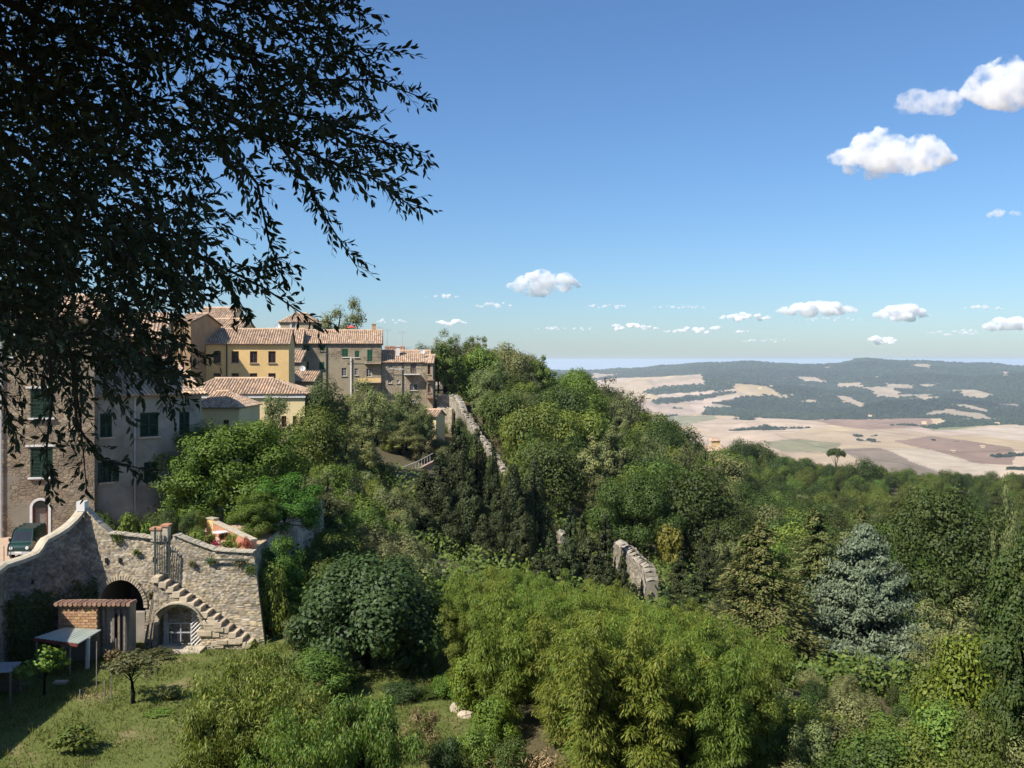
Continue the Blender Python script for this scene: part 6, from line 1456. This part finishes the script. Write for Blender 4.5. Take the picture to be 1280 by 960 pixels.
def pxof(x, y): return 640 + x / y * F
def wall_free(x, y):   # keep the path of the old town wall open
    for (a, b) in WALLPATH:
        if abs(x - a) < 3.4 and abs(y - b) < 4.2: return False
    return True
WALLPATH = []
for (p0, y0), (p1, y1) in zip([(566, 168), (580, 160), (600, 150), (620, 140), (640, 130)], [(580, 160), (600, 150), (620, 140), (640, 130), (655, 122)]):
    for t in (0, .5): WALLPATH.append((X(p0 + (p1 - p0) * t, y0 + (y1 - y0) * t), y0 + (y1 - y0) * t))
fill(120, (-14, 66), (118, 240), 5.4, KINDS, lambda x, y: 548 < pxof(x, y) < 905 and wall_free(x, y) and not (pxof(x, y) < 668 and y < 150) and not (pxof(x, y) < 600 and y < 178) and not (pxof(x, y) < 840 and 745 < pxof(x, y) and y < 122),
     'woodland_tree', 'tree in the wood covering the hill beside the town', 'wood on the hill beside the town', (8.0, 14.5), 21)
fill(190, (10, 130), (72, 245), 5.6, KINDS + [('dark', None)] * 7 + [('oak', 'lf_dark')] * 3, lambda x, y: 868 < pxof(x, y) < 1330 and y > 96 - (pxof(x, y) - 868) * .04 and not (1050 < pxof(x, y) and y < 100 and pxof(x, y) < 1270) ,
     'woodland_tree', 'tree in the wood that runs down towards the valley', 'wood running down to the valley', (7.5, 10.5), 22)
fill(230, (55, 270), (245, 470), 8.0, [('dark', None), ('oak', None), ('oak', 'lf_dark'), ('dark', 'lf_oak'), ('light', 'lf_oak')], lambda x, y: 850 < pxof(x, y) < 1320 and not (878 < pxof(x, y) < 912 and 330 < y < 440),
     'ridge_tree', 'tree on the far wooded ridge above the valley', 'trees on the far wooded ridge', (7.5, 11.5), 23)
for px, tp, Y, w_ in ((925, 546, 405, 42), (950, 550, 410, 40), (1080, 572, 400, 50), (1060, 578, 395, 36), (975, 568, 380, 40), (1010, 572, 390, 30), (870, 552, 400, 30)):
    plant('dark', 'ridge_tree', 'large dark oak on the crest of the ridge near the farmhouse', 'tree', 'large oaks by the farmhouse', px, tp, Y, w_)
for px, tp, Y, w_ in ((548, 428, 205, 40), (566, 426, 208, 36), (528, 428, 215, 34), (512, 434, 215, 34), (585, 424, 212, 34)):
    plant('dark', 'holm_oak', 'dark holm oak behind the last stone house', 'tree', 'holm oaks behind the last stone house', px, tp, Y, w_, mat='lf_dark')
fill(90, (-20, 8), (54, 124), 2.7, [('shrub', 'lf_oak'), ('shrub', 'lf_light'), ('shrub', 'lf_olive'), ('shrub', 'lf_feather'), ('shrub', 'lf_dark')], lambda x, y: 325 < pxof(x, y) < 700 and not (y < 66 and pxof(x, y) > 540) and not (pxof(x, y) > 505 and y < 112) and not inpoly([x - .5], [y], TERRACE)[0],
     'slope_shrub', 'shrub on the slope above the fig tree and cypresses', 'shrubs covering the slope', (1.8, 3.6), 24, 1.25)
fill(130, (8, 52), (32, 80), 1.9, [('shrub', 'lf_oak'), ('shrub', 'lf_light'), ('shrub', 'lf_feather'), ('shrub', 'lf_dark')], lambda x, y: np.interp(y, [33, 40, 50, 63], [985, 955, 905, 855]) < pxof(x, y) < 1330 and not (abs(x - 22) < 4.5 and abs(y - 60) < 5),
     'thicket_shrub', 'shrub in the thicket round the blue cypress', 'shrubs in the thicket round the blue cypress', (1.5, 3.0), 25, 1.25)
fill(14, (-26, -17.5), (54, 58), 1.0, [('shrub', 'lf_dark'), ('shrub', 'lf_oak')], lambda x, y: 122 < pxof(x, y) < 255 and y > 53 + 0.0 * x,
     'hedge_shrub', 'hedge shrub on the terrace before the plaster house', 'hedge before the plaster house', (1.2, 1.9), 26, 1.0)
fill(30, (-22, 14), (100, 160), 3.4, [('shrub', 'lf_oak'), ('shrub', 'lf_light'), ('shrub', 'lf_olive'), ('shrub', 'lf_feather')], lambda x, y: 420 < pxof(x, y) < 640 and not (y < 134 and 430 < pxof(x, y) < 548),
     'slope_shrub', 'shrub below the stone houses beside the ruined town wall', 'shrubs beside the ruined town wall', (2.0, 3.6), 27, 1.3)
# --- undergrowth: leaf litter of low green things over the wooded slope
rng = np.random.default_rng(77)
n = 170000
yy = 52 + (240 - 52) * rng.uniform(0, 1, n) ** 1.6; pp = rng.uniform(330, 1330, n); xx = (pp - 640) / F * yy
keep = ~inpoly(xx, yy, TERRACE) & ~((pp < 560) & (yy > 122)) & ~((pp < 640) & (yy > 150) & (yy < 185)) & (fbm(xx / 3, yy / 3, 2, 4) > -.12)
xx = xx[keep]; yy = yy[keep]; zz = ground_base(xx, yy) + fbm(xx / 4, yy / 4, 3, 5) * .25
h = rng.uniform(0, 1, len(xx)) ** 1.5 * 1.5 * (0.5 + 1.4 * (fbm(xx / 5, yy / 5, 2, 14) + .5))
me = leaves_mesh('undergrowth', rng, np.c_[xx, yy, zz + h], rng.normal(size=(len(xx), 3)) * .6 + np.array((-.2, -.3, .8)), .2 + yy / 420, .13 + yy / 640)
tag(mobj('undergrowth', me, MATS['lf_oak']), 'low green undergrowth covering the wooded slope', 'undergrowth', kind='stuff')
# --- lawn grass
rng = np.random.default_rng(78); n = 60000
yy = rng.uniform(31, 50, n); xx = rng.uniform(-23.5, -1, n)
dry = fbm(xx * .8, yy * .8, 4, 61)
keep = (rng.uniform(0, 1, n) < np.clip(.75 - dry * 2.6, .08, 1)); xx = xx[keep]; yy = yy[keep]
hh = rng.uniform(.04, .12, len(xx)) * (1 + 1.2 * (fbm(xx * 1.3, yy * 1.3, 3, 62) > .08))
C = np.c_[xx, yy, ground_base(xx, yy) + fbm(xx / 4, yy / 4, 3, 5) * .25 + hh / 2]
ax = np.tile((0, 0, 1.0), (len(xx), 1)) + rng.normal(size=(len(xx), 3)) * .35
me = leaves_mesh('lawn_grass', rng, C, rng.normal(size=(len(xx), 3)) * np.array((1, 1, .2)), hh * 1.3, .035, ax)
m_leaf('lf_grass', (0.095, 0.145, 0.024), (0.22, 0.20, 0.07), val=0, hue=0)
tag(mobj('lawn_grass', me, MATS['lf_grass']), 'short patchy grass of the garden lawn', 'grass', kind='stuff')
# ------------------------------------------------------------------ the tree overhead, close to the camera
rng = np.random.default_rng(101); rr = random.Random(101)
ft = empty('overhanging_tree', (-5.2, 3.6, ground(-5.2, 3.6))); tag(ft, 'dark leafy tree overhanging the houses from above, silhouetted against the sky', 'tree')
zb = ground(-5.2, 3.6)
bits(ft, 'trunk', 'bark', lambda mb: mb.tube([(-5.2, 3.6, zb - .4), (-5.1, 3.7, zb + 2), (-4.7, 3.9, zb + 4.2), (-4.2, 4.1, zb + 6.2), (-3.8, 4.2, zb + 8.4)], [.32, .26, .22, .15, .06], 9))
# outline (photo pixels) of the mass and how dense it is
MASS = [(-40, -40), (452, -40), (452, 20), (448, 60), (470, 84), (468, 110), (440, 130), (458, 160), (490, 172), (486, 200), (470, 215), (500, 236), (492, 250), (455, 226), (430, 212), (415, 226), (372, 212), (352, 206), (300, 206), (280, 196), (262, 214), (252, 240), (278, 262), (272, 300), (330, 320), (340, 345), (292, 358), (235, 362), (218, 400), (215, 445), (205, 492), (160, 500), (120, 470), (96, 498), (62, 462), (20, 452), (-40, 470)]
CORE = [(-40, -40), (410, -40), (400, 60), (395, 120), (420, 165), (360, 185), (280, 175), (235, 215), (228, 290), (225, 345), (180, 380), (150, 430), (95, 455), (40, 430), (-40, 440)]
twigs = MB(); LC = []; LN = []; LA = []; LS = []; tipl = []
def pxv(px, py, Y): return np.array((X(px, Y), Y, Z(py, Y)))
def twig(px, py, Y, ang, length, nl, keep=None, ls=.060, thick=.004):
    """a drooping twig; ang in the picture plane (0 = right, 90 = down), length in metres"""
    p = pxv(px, py, Y); a = math.radians(ang); dirv = np.array((math.cos(a), rr.uniform(-.35, .35), -math.sin(a))); dirv /= np.linalg.norm(dirv)
    pts = [p.copy()]; n = 6
    for i in range(n):
        dirv = dirv + np.array((rr.uniform(-.1, .1), rr.uniform(-.1, .1), -.045 + rr.uniform(-.07, .07))); dirv /= np.linalg.norm(dirv); p = p + dirv * length / n; pts.append(p.copy())
    twigs.tube([Vector(q) for q in pts], [thick * (1 - .7 * i / n) for i in range(n + 1)], 4, cap=False)
    for i in range(nl):
        t = (i + .6) / nl; j = min(n - 1, int(t * n)); f = t * n - j; c = pts[j] * (1 - f) + pts[j + 1] * f; d = pts[j + 1] - pts[j]; d = d / np.linalg.norm(d)
        sd = np.cross(d, rng.normal(size=3)); sd /= np.linalg.norm(sd) + 1e-9
        ax = d * .75 + sd * .8 + np.array((0, 0, -.25)); ax /= np.linalg.norm(ax); L_ = ls * rr.uniform(.7, 1.2) * (1.0 if t < .9 else .8)
        LC.append(c + ax * L_ * .55); LA.append(ax); LN.append(rng.normal(size=3) + np.array((0, -.25, .35))); LS.append(L_); tipl.append(keep)
# long boughs that reach the outline
TIPS = [(535, 122), (528, 100), (530, 190), (522, 262), (515, 240), (447, 335), (440, 318), (398, 405), (392, 380), (346, 372), (474, 100), (500, 180), (480, 250), (430, 300), (420, 285), (410, 262), (330, 262), (320, 236), (345, 300), (110, 610), (95, 590), (72, 600), (128, 575), (120, 530), (150, 560), (195, 480), (230, 420), (60, 520), (20, 530), (5, 505), (300, 385), (260, 400), (455, 20), (452, 70), (360, 395), (470, 75), (40, 545), (160, 590), (190, 560), (175, 520), (215, 470), (85, 560), (248, 360), (225, 350)]
BOUGH = [((250, 60), (400, 100), (470, 100), (532, 124)), ((260, 120), (400, 150), (470, 175), (528, 190)), ((260, 140), (380, 190), (460, 220), (520, 262)), ((350, 180), (385, 230), (400, 262), (446, 334)), ((280, 180), (322, 230), (336, 300), (352, 345)), ((200, 300), (270, 330), (330, 360), (402, 408)), ((60, 380), (90, 450), (100, 520), (108, 608)), ((90, 440), (96, 530), (125, 575), (188, 588)), ((150, 380), (185, 430), (200, 470), (214, 505)), ((-20, 420), (-5, 470), (8, 510), (20, 545)), ((160, 250), (230, 300), (285, 352), (308, 392)), ((200, -20), (330, 20), (420, 40), (470, 80)), ((60, 420), (65, 500), (58, 560), (60, 605))]
for B in BOUGH:
    Y = rr.uniform(5.2, 6.4); q = [Vector(pxv(a, b, Y + .15 * i)) for i, (a, b) in enumerate(B)]
    twigs.tube(q, [.013, .009, .007, .003], 5, cap=False)
    for k in range(30):
        t = (k + .5) / 30 * 3; j = min(2, int(t)); f = t - j; a = B[j][0] * (1 - f) + B[j + 1][0] * f; b = B[j][1] * (1 - f) + B[j + 1][1] * f
        if t < .5: continue
        ang = math.degrees(math.atan2(B[j + 1][1] - B[j][1], B[j + 1][0] - B[j][0]))
        twig(a, b, Y + .15 * t, ang + rr.uniform(-60, 60), rr.uniform(.07, .2), rr.randint(3, 6), keep='tip', thick=.0025)
    twig(B[3][0], B[3][1], Y + .45, math.degrees(math.atan2(B[3][1] - B[2][1], B[3][0] - B[2][0])), .06, 3, keep='tip', thick=.002)
# the mass
minx, maxx, miny, maxy = -60, 500, -60, 505; cnt = 0
while cnt < 1180:
    px = rr.uniform(minx, maxx); py = rr.uniform(miny, maxy); core = inpoly([px], [py], CORE)[0]
    if not (core or (inpoly([px], [py], MASS)[0] and rr.random() < .62)): continue
    if py > 320 and rr.random() < .12: continue
    if 230 < px < 340 and 185 < py < 330 and rr.random() < .45: continue
    twig(px, py, rr.uniform(4.9, 8.2), rr.uniform(-45, 80), rr.uniform(.16, .40), rr.randint(9, 15)); cnt += 1
LOW = [(-40, 250), (235, 250), (232, 350), (212, 440), (150, 475), (60, 468), (-40, 470)]; cnt = 0
while cnt < 330:
    px = rr.uniform(-40, 240); py = rr.uniform(250, 480)
    if not inpoly([px], [py], LOW)[0]: continue
    twig(px, py, rr.uniform(5.2, 8.2), rr.uniform(-30, 100), rr.uniform(.15, .34), rr.randint(9, 14)); cnt += 1
for px, py in ((-10, 60), (40, 200), (60, 330), (160, 80), (120, 260), (0, 380), (240, 20), (190, 180), (320, 60)):
    a = Vector((-4.4, 4.0, zb + 5.2)); q = Vector(pxv(px, py, 6.3)); twigs.tube([a, a.lerp(q, .5) + Vector((0, 0, .3)), q], [.07, .04, .012], 6, cap=False)
LC = np.array(LC); LN = np.array(LN); LA = np.array(LA); LS = np.array(LS)
# fill leaves deeper in the crown (further from the camera) and the crown above and behind the frame
n = 8500; fp = []
while len(fp) < n:
    px = rr.uniform(-80, 430); py = rr.uniform(-80, 460)
    if inpoly([px], [py], CORE)[0] and rr.random() < (1.0 if px + py * .45 < 240 else .25): fp.append(pxv(px, py, rr.uniform(6.2, 10.5)))
fp = np.array(fp)
n2 = 46000; d = unit(rng.normal(size=(n2, 3))) * (rng.uniform(0, 1, (n2, 1)) ** .40)
cr_ = np.array((-3.6, 4.0, 4.6)) + d * np.array((4.6, 4.6, 3.5))
pxs_ = 640 + cr_[:, 0] / np.maximum(cr_[:, 1], .05) * F; pys_ = HZ - cr_[:, 2] / np.maximum(cr_[:, 1], .05) * F
inframe = (cr_[:, 1] > .05) & (pxs_ > -30) & (pxs_ < 1310) & (pys_ > -30) & (pys_ < 990)
core = inpoly(pxs_, pys_, CORE); ok = ~inframe & (np.linalg.norm(cr_, axis=1) > 2.6)
cr_ = cr_[ok]
tipm = np.array([k == 'tip' for k in tipl]); 
# nearest, clearest leaves at the tips become parts of their own
cand = np.flatnonzero(tipm); pxl = 640 + LC[:, 0] / LC[:, 1] * F; pyl = HZ - LC[:, 2] / LC[:, 1] * F
vis_ = cand[(pxl[cand] > 0) & (pyl[cand] > 0) & ~inpoly(pxl[cand], pyl[cand], MASS)]
score = LS[vis_] / LC[vis_, 1]; single = vis_[np.argsort(-score)[:300]]
rest = np.setdiff1d(np.arange(len(LC)), single)
def leaf_shape(name):
    """one pointed leaf, length 1 along +x, folded along the midrib"""
    xs = np.array([0, .12, .35, .62, .85, 1.0]); ws = np.array([.01, .12, .19, .165, .075, .0]); zs = np.array([0, .0, -.01, -.03, -.07, -.13])
    V = []; Fq = []
    for x, w_, z in zip(xs, ws, zs): V += [(x, -w_, z + w_ * .3), (x, 0, z), (x, w_, z + w_ * .3)]
    for i in range(5): b = i * 3; Fq += [(b, b + 3, b + 4, b + 1), (b + 1, b + 4, b + 5, b + 2)]
    return np.array(V), np.array(Fq)
LV, LF = leaf_shape('leaf')
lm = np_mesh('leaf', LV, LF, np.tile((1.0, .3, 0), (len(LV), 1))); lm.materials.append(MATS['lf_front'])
def basis(a, nv):
    a = a / np.linalg.norm(a); nv = nv - a * (nv @ a); nv = nv / np.linalg.norm(nv); return a, np.cross(nv, a), nv
for i in single:
    a, b, c = basis(LA[i], LN[i]); s_ = LS[i]; o_ = bpy.data.objects.new('leaf', lm); COL.objects.link(o_)
    p = LC[i] - a * s_ * .5
    M = Matrix(((a[0] * s_, b[0] * s_, c[0] * s_, p[0]), (a[1] * s_, b[1] * s_, c[1] * s_, p[1]), (a[2] * s_, b[2] * s_, c[2] * s_, p[2]), (0, 0, 0, 1)))
    o_.parent = ft; o_.matrix_parent_inverse = Matrix.Translation(ft.location).inverted(); o_.matrix_basis = M
A = unit(LA[rest]); Nn = LN[rest]; Nn = unit(Nn - (Nn * A).sum(1, keepdims=True) * A); Bv = np.cross(Nn, A); S_ = LS[rest]; p0 = LC[rest] - A * (S_ * .5)[:, None]
V = p0[:, None] + S_[:, None, None] * (LV[None, :, 0, None] * A[:, None] + LV[None, :, 1, None] * Bv[:, None] + LV[None, :, 2, None] * Nn[:, None])
Fq = (LF[None] + len(LV) * np.arange(len(rest))[:, None, None]).reshape(-1, 4)
t = np.repeat(rng.uniform(.75, 1.2, len(rest)), len(LV)); g_ = np.repeat(rng.uniform(0, .8, len(rest)), len(LV))
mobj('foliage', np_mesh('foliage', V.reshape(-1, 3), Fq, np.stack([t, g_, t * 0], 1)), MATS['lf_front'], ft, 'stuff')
allc = np.vstack([fp, cr_]); sz = np.r_[np.full(len(fp), .09), np.full(len(cr_), .20)]
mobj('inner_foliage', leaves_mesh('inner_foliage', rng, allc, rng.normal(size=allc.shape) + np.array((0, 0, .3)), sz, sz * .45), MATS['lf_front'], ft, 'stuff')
twigs.build('branches', MATS['twig'], ft)
# ------------------------------------------------------------------ clouds
m, n, N, L = _nt('cloud')
def cloud_mat(name, dens, sc, lo=.40, hi=.78):
    m, n, N, L = _nt(name); v = N.new('ShaderNodeVolumePrincipled'); v.inputs['Color'].default_value = (1, 1, 1, 1); v.inputs['Anisotropy'].default_value = 0.0
    o = _obj(N, L); nz = _noise(N, L, o, sc, 6, 0.62)
    mr = N.new('ShaderNodeMapRange'); mr.inputs[1].default_value = lo; mr.inputs[2].default_value = hi; mr.inputs[3].default_value = 0.0; mr.inputs[4].default_value = dens
    L.new(nz, mr.inputs[0]); L.new(mr.outputs[0], v.inputs['Density'])
    o_ = N.new('ShaderNodeOutputMaterial'); L.new(v.outputs[0], o_.inputs['Volume']); return m
def cloud(px, py, w_, h_, lab, seed, base_alt=1000.0, opt=16.0, puffs=26, lo=.40, hi=.78):
    D = base_alt / ((HZ - (py + h_ * .4)) / F); c = P(px, py, D); s = D / F; Wm = w_ * s; Hm = h_ * s
    rng = np.random.default_rng(seed); import bmesh
    bm = bmesh.new()
    for k in range(puffs):
        t = rng.uniform(-1, 1); env = (1 - abs(t) ** 2.2) ; r_ = Hm * (.14 + .22 * env * rng.uniform(.4, 1)); 
        z = rng.uniform(-.22, .5) * Hm * env - .05 * Hm; x = t * Wm * .5 * .9; y = rng.uniform(-.35, .35) * Wm * .5 * env
        mt = Matrix.Translation((x, y, z)) @ Matrix.Diagonal((r_ * rng.uniform(1.1, 1.7), r_ * rng.uniform(1.0, 1.5), r_ * rng.uniform(.75, 1.0), 1))
        bmesh.ops.create_icosphere(bm, subdivisions=2, radius=1.0, matrix=mt)
    me = bpy.data.meshes.new('cloud'); bm.to_mesh(me); bm.free()
    o_ = bpy.data.objects.new('cloud_tmp', me); COL.objects.link(o_); o_.location = (0, 0, 0)
    rm = o_.modifiers.new('r', 'REMESH'); rm.mode = 'VOXEL'; rm.voxel_size = Hm / 30
    tx = bpy.data.textures.new('puff', 'CLOUDS'); tx.noise_scale = Hm * .22; tx.noise_depth = 3
    dm = o_.modifiers.new('d', 'DISPLACE'); dm.texture = tx; dm.strength = Hm * .20; dm.mid_level = .55; dm.texture_coords = 'LOCAL'
    t2 = bpy.data.textures.new('puff_fine', 'CLOUDS'); t2.noise_scale = Hm * .07; t2.noise_depth = 2
    d2 = o_.modifiers.new('e', 'DISPLACE'); d2.texture = t2; d2.strength = Hm * .11; d2.mid_level = .5; d2.texture_coords = 'LOCAL'
    dg = bpy.context.evaluated_depsgraph_get(); dg.update(); me2 = bpy.data.meshes.new_from_object(o_.evaluated_get(dg)); me2.name = 'cloud'
    bpy.data.objects.remove(o_); me2.materials.clear(); me2.materials.append(cloud_mat('cloud_%d' % seed, opt / Hm, 2.4 / Hm, lo, hi))
    o_ = bpy.data.objects.new('cloud', me2); COL.objects.link(o_); o_.location = c
    tag(o_, lab, 'cloud', 'fair weather clouds', 'thing')
CL = [(1115, 196, 142, 48, 'large flat-bottomed white cumulus floating alone in the clear sky', 34), (1256, 112, 92, 54, 'tall bright cumulus above the big flat-bottomed one', 30), (1163, 130, 84, 34, 'thin greyish cloud touching the tall bright cumulus', 18),
      (680, 356, 86, 26, 'small white cloud above the wooded hill of the town', 24), (1022, 388, 84, 20, 'low white cloud streak above the far hills', 22), (932, 397, 56, 11, 'short low cloud streak beside the longer white one', 14), (1126, 393, 58, 20, 'small rounded cloud low over the far hills', 18),
      (882, 414, 92, 9, 'thin low cloud bar near the horizon', 16), (786, 410, 64, 9, 'short thin cloud bar near the horizon', 14), (1099, 426, 40, 11, 'tiny cloud close over the wooded ridge', 12), (1262, 407, 70, 17, 'low cloud bank over the end of the far hills', 16), (1252, 267, 50, 12, 'small wispy cloud under the big cumulus', 10), (563, 403, 34, 9, 'small cloud above the dark holm oaks', 12), (706, 411, 66, 6, 'very thin cloud line above the hill crest', 12), (620, 382, 44, 8, 'faint cloud wisp between the small clouds', 10), (552, 371, 36, 7, 'faint wisp above the town roofs', 10), (850, 384, 60, 6, 'faint grey wisp above the low cloud bars', 10), (760, 383, 50, 6, 'faint wisp beside the small white cloud', 10), (1195, 416, 60, 8, 'faint low cloud before the cloud bank', 12), (960, 426, 60, 5, 'faint cloud thread just over the far hills', 10), (488, 402, 36, 6, 'faint cloud beside the roof aerials', 10), (1040, 400, 70, 6, 'faint cloud thread under the low white streak', 10), (1230, 385, 44, 7, 'pale wisp above the cloud bank', 10)]
for i, (a, b, c, d, lab, pf) in enumerate(CL):
    thin = i in (2, 11, 13, 14) or i >= 15; low = i >= 4 and i != 11; cloud(a, b, c * (1.3 if low else 1.12), d * (1.05 if low else 1.12), lab, 200 + i, opt=4.0 if thin else (9.0 if low else 13.0), puffs=int(pf * 1.6), lo=.32 if low else .42, hi=.74 if low else .88)
# ------------------------------------------------------------------ haze
m, n, N, L = _nt('haze'); v = N.new('ShaderNodeVolumePrincipled'); v.inputs['Color'].default_value = (0.72, 0.86, 1.0, 1); v.inputs['Density'].default_value = HAZE; v.inputs['Anisotropy'].default_value = 0.0
o_ = N.new('ShaderNodeOutputMaterial'); L.new(v.outputs[0], o_.inputs['Volume'])
zlo = float(min(ZZ.min(), GZ.min())) - 1.0; zhi = float(max(ZZ.max(), 30.0)) + 5.0
mb = MB(); mb.box((0, 95000 / 2 - 2000, (zlo + zhi) / 2), (190000, 99000, zhi - zlo)); tag(mb.build('haze', m), 'thin bluish haze filling the air over the valley', 'haze', kind='stuff')
print('haze z', zlo, zhi)
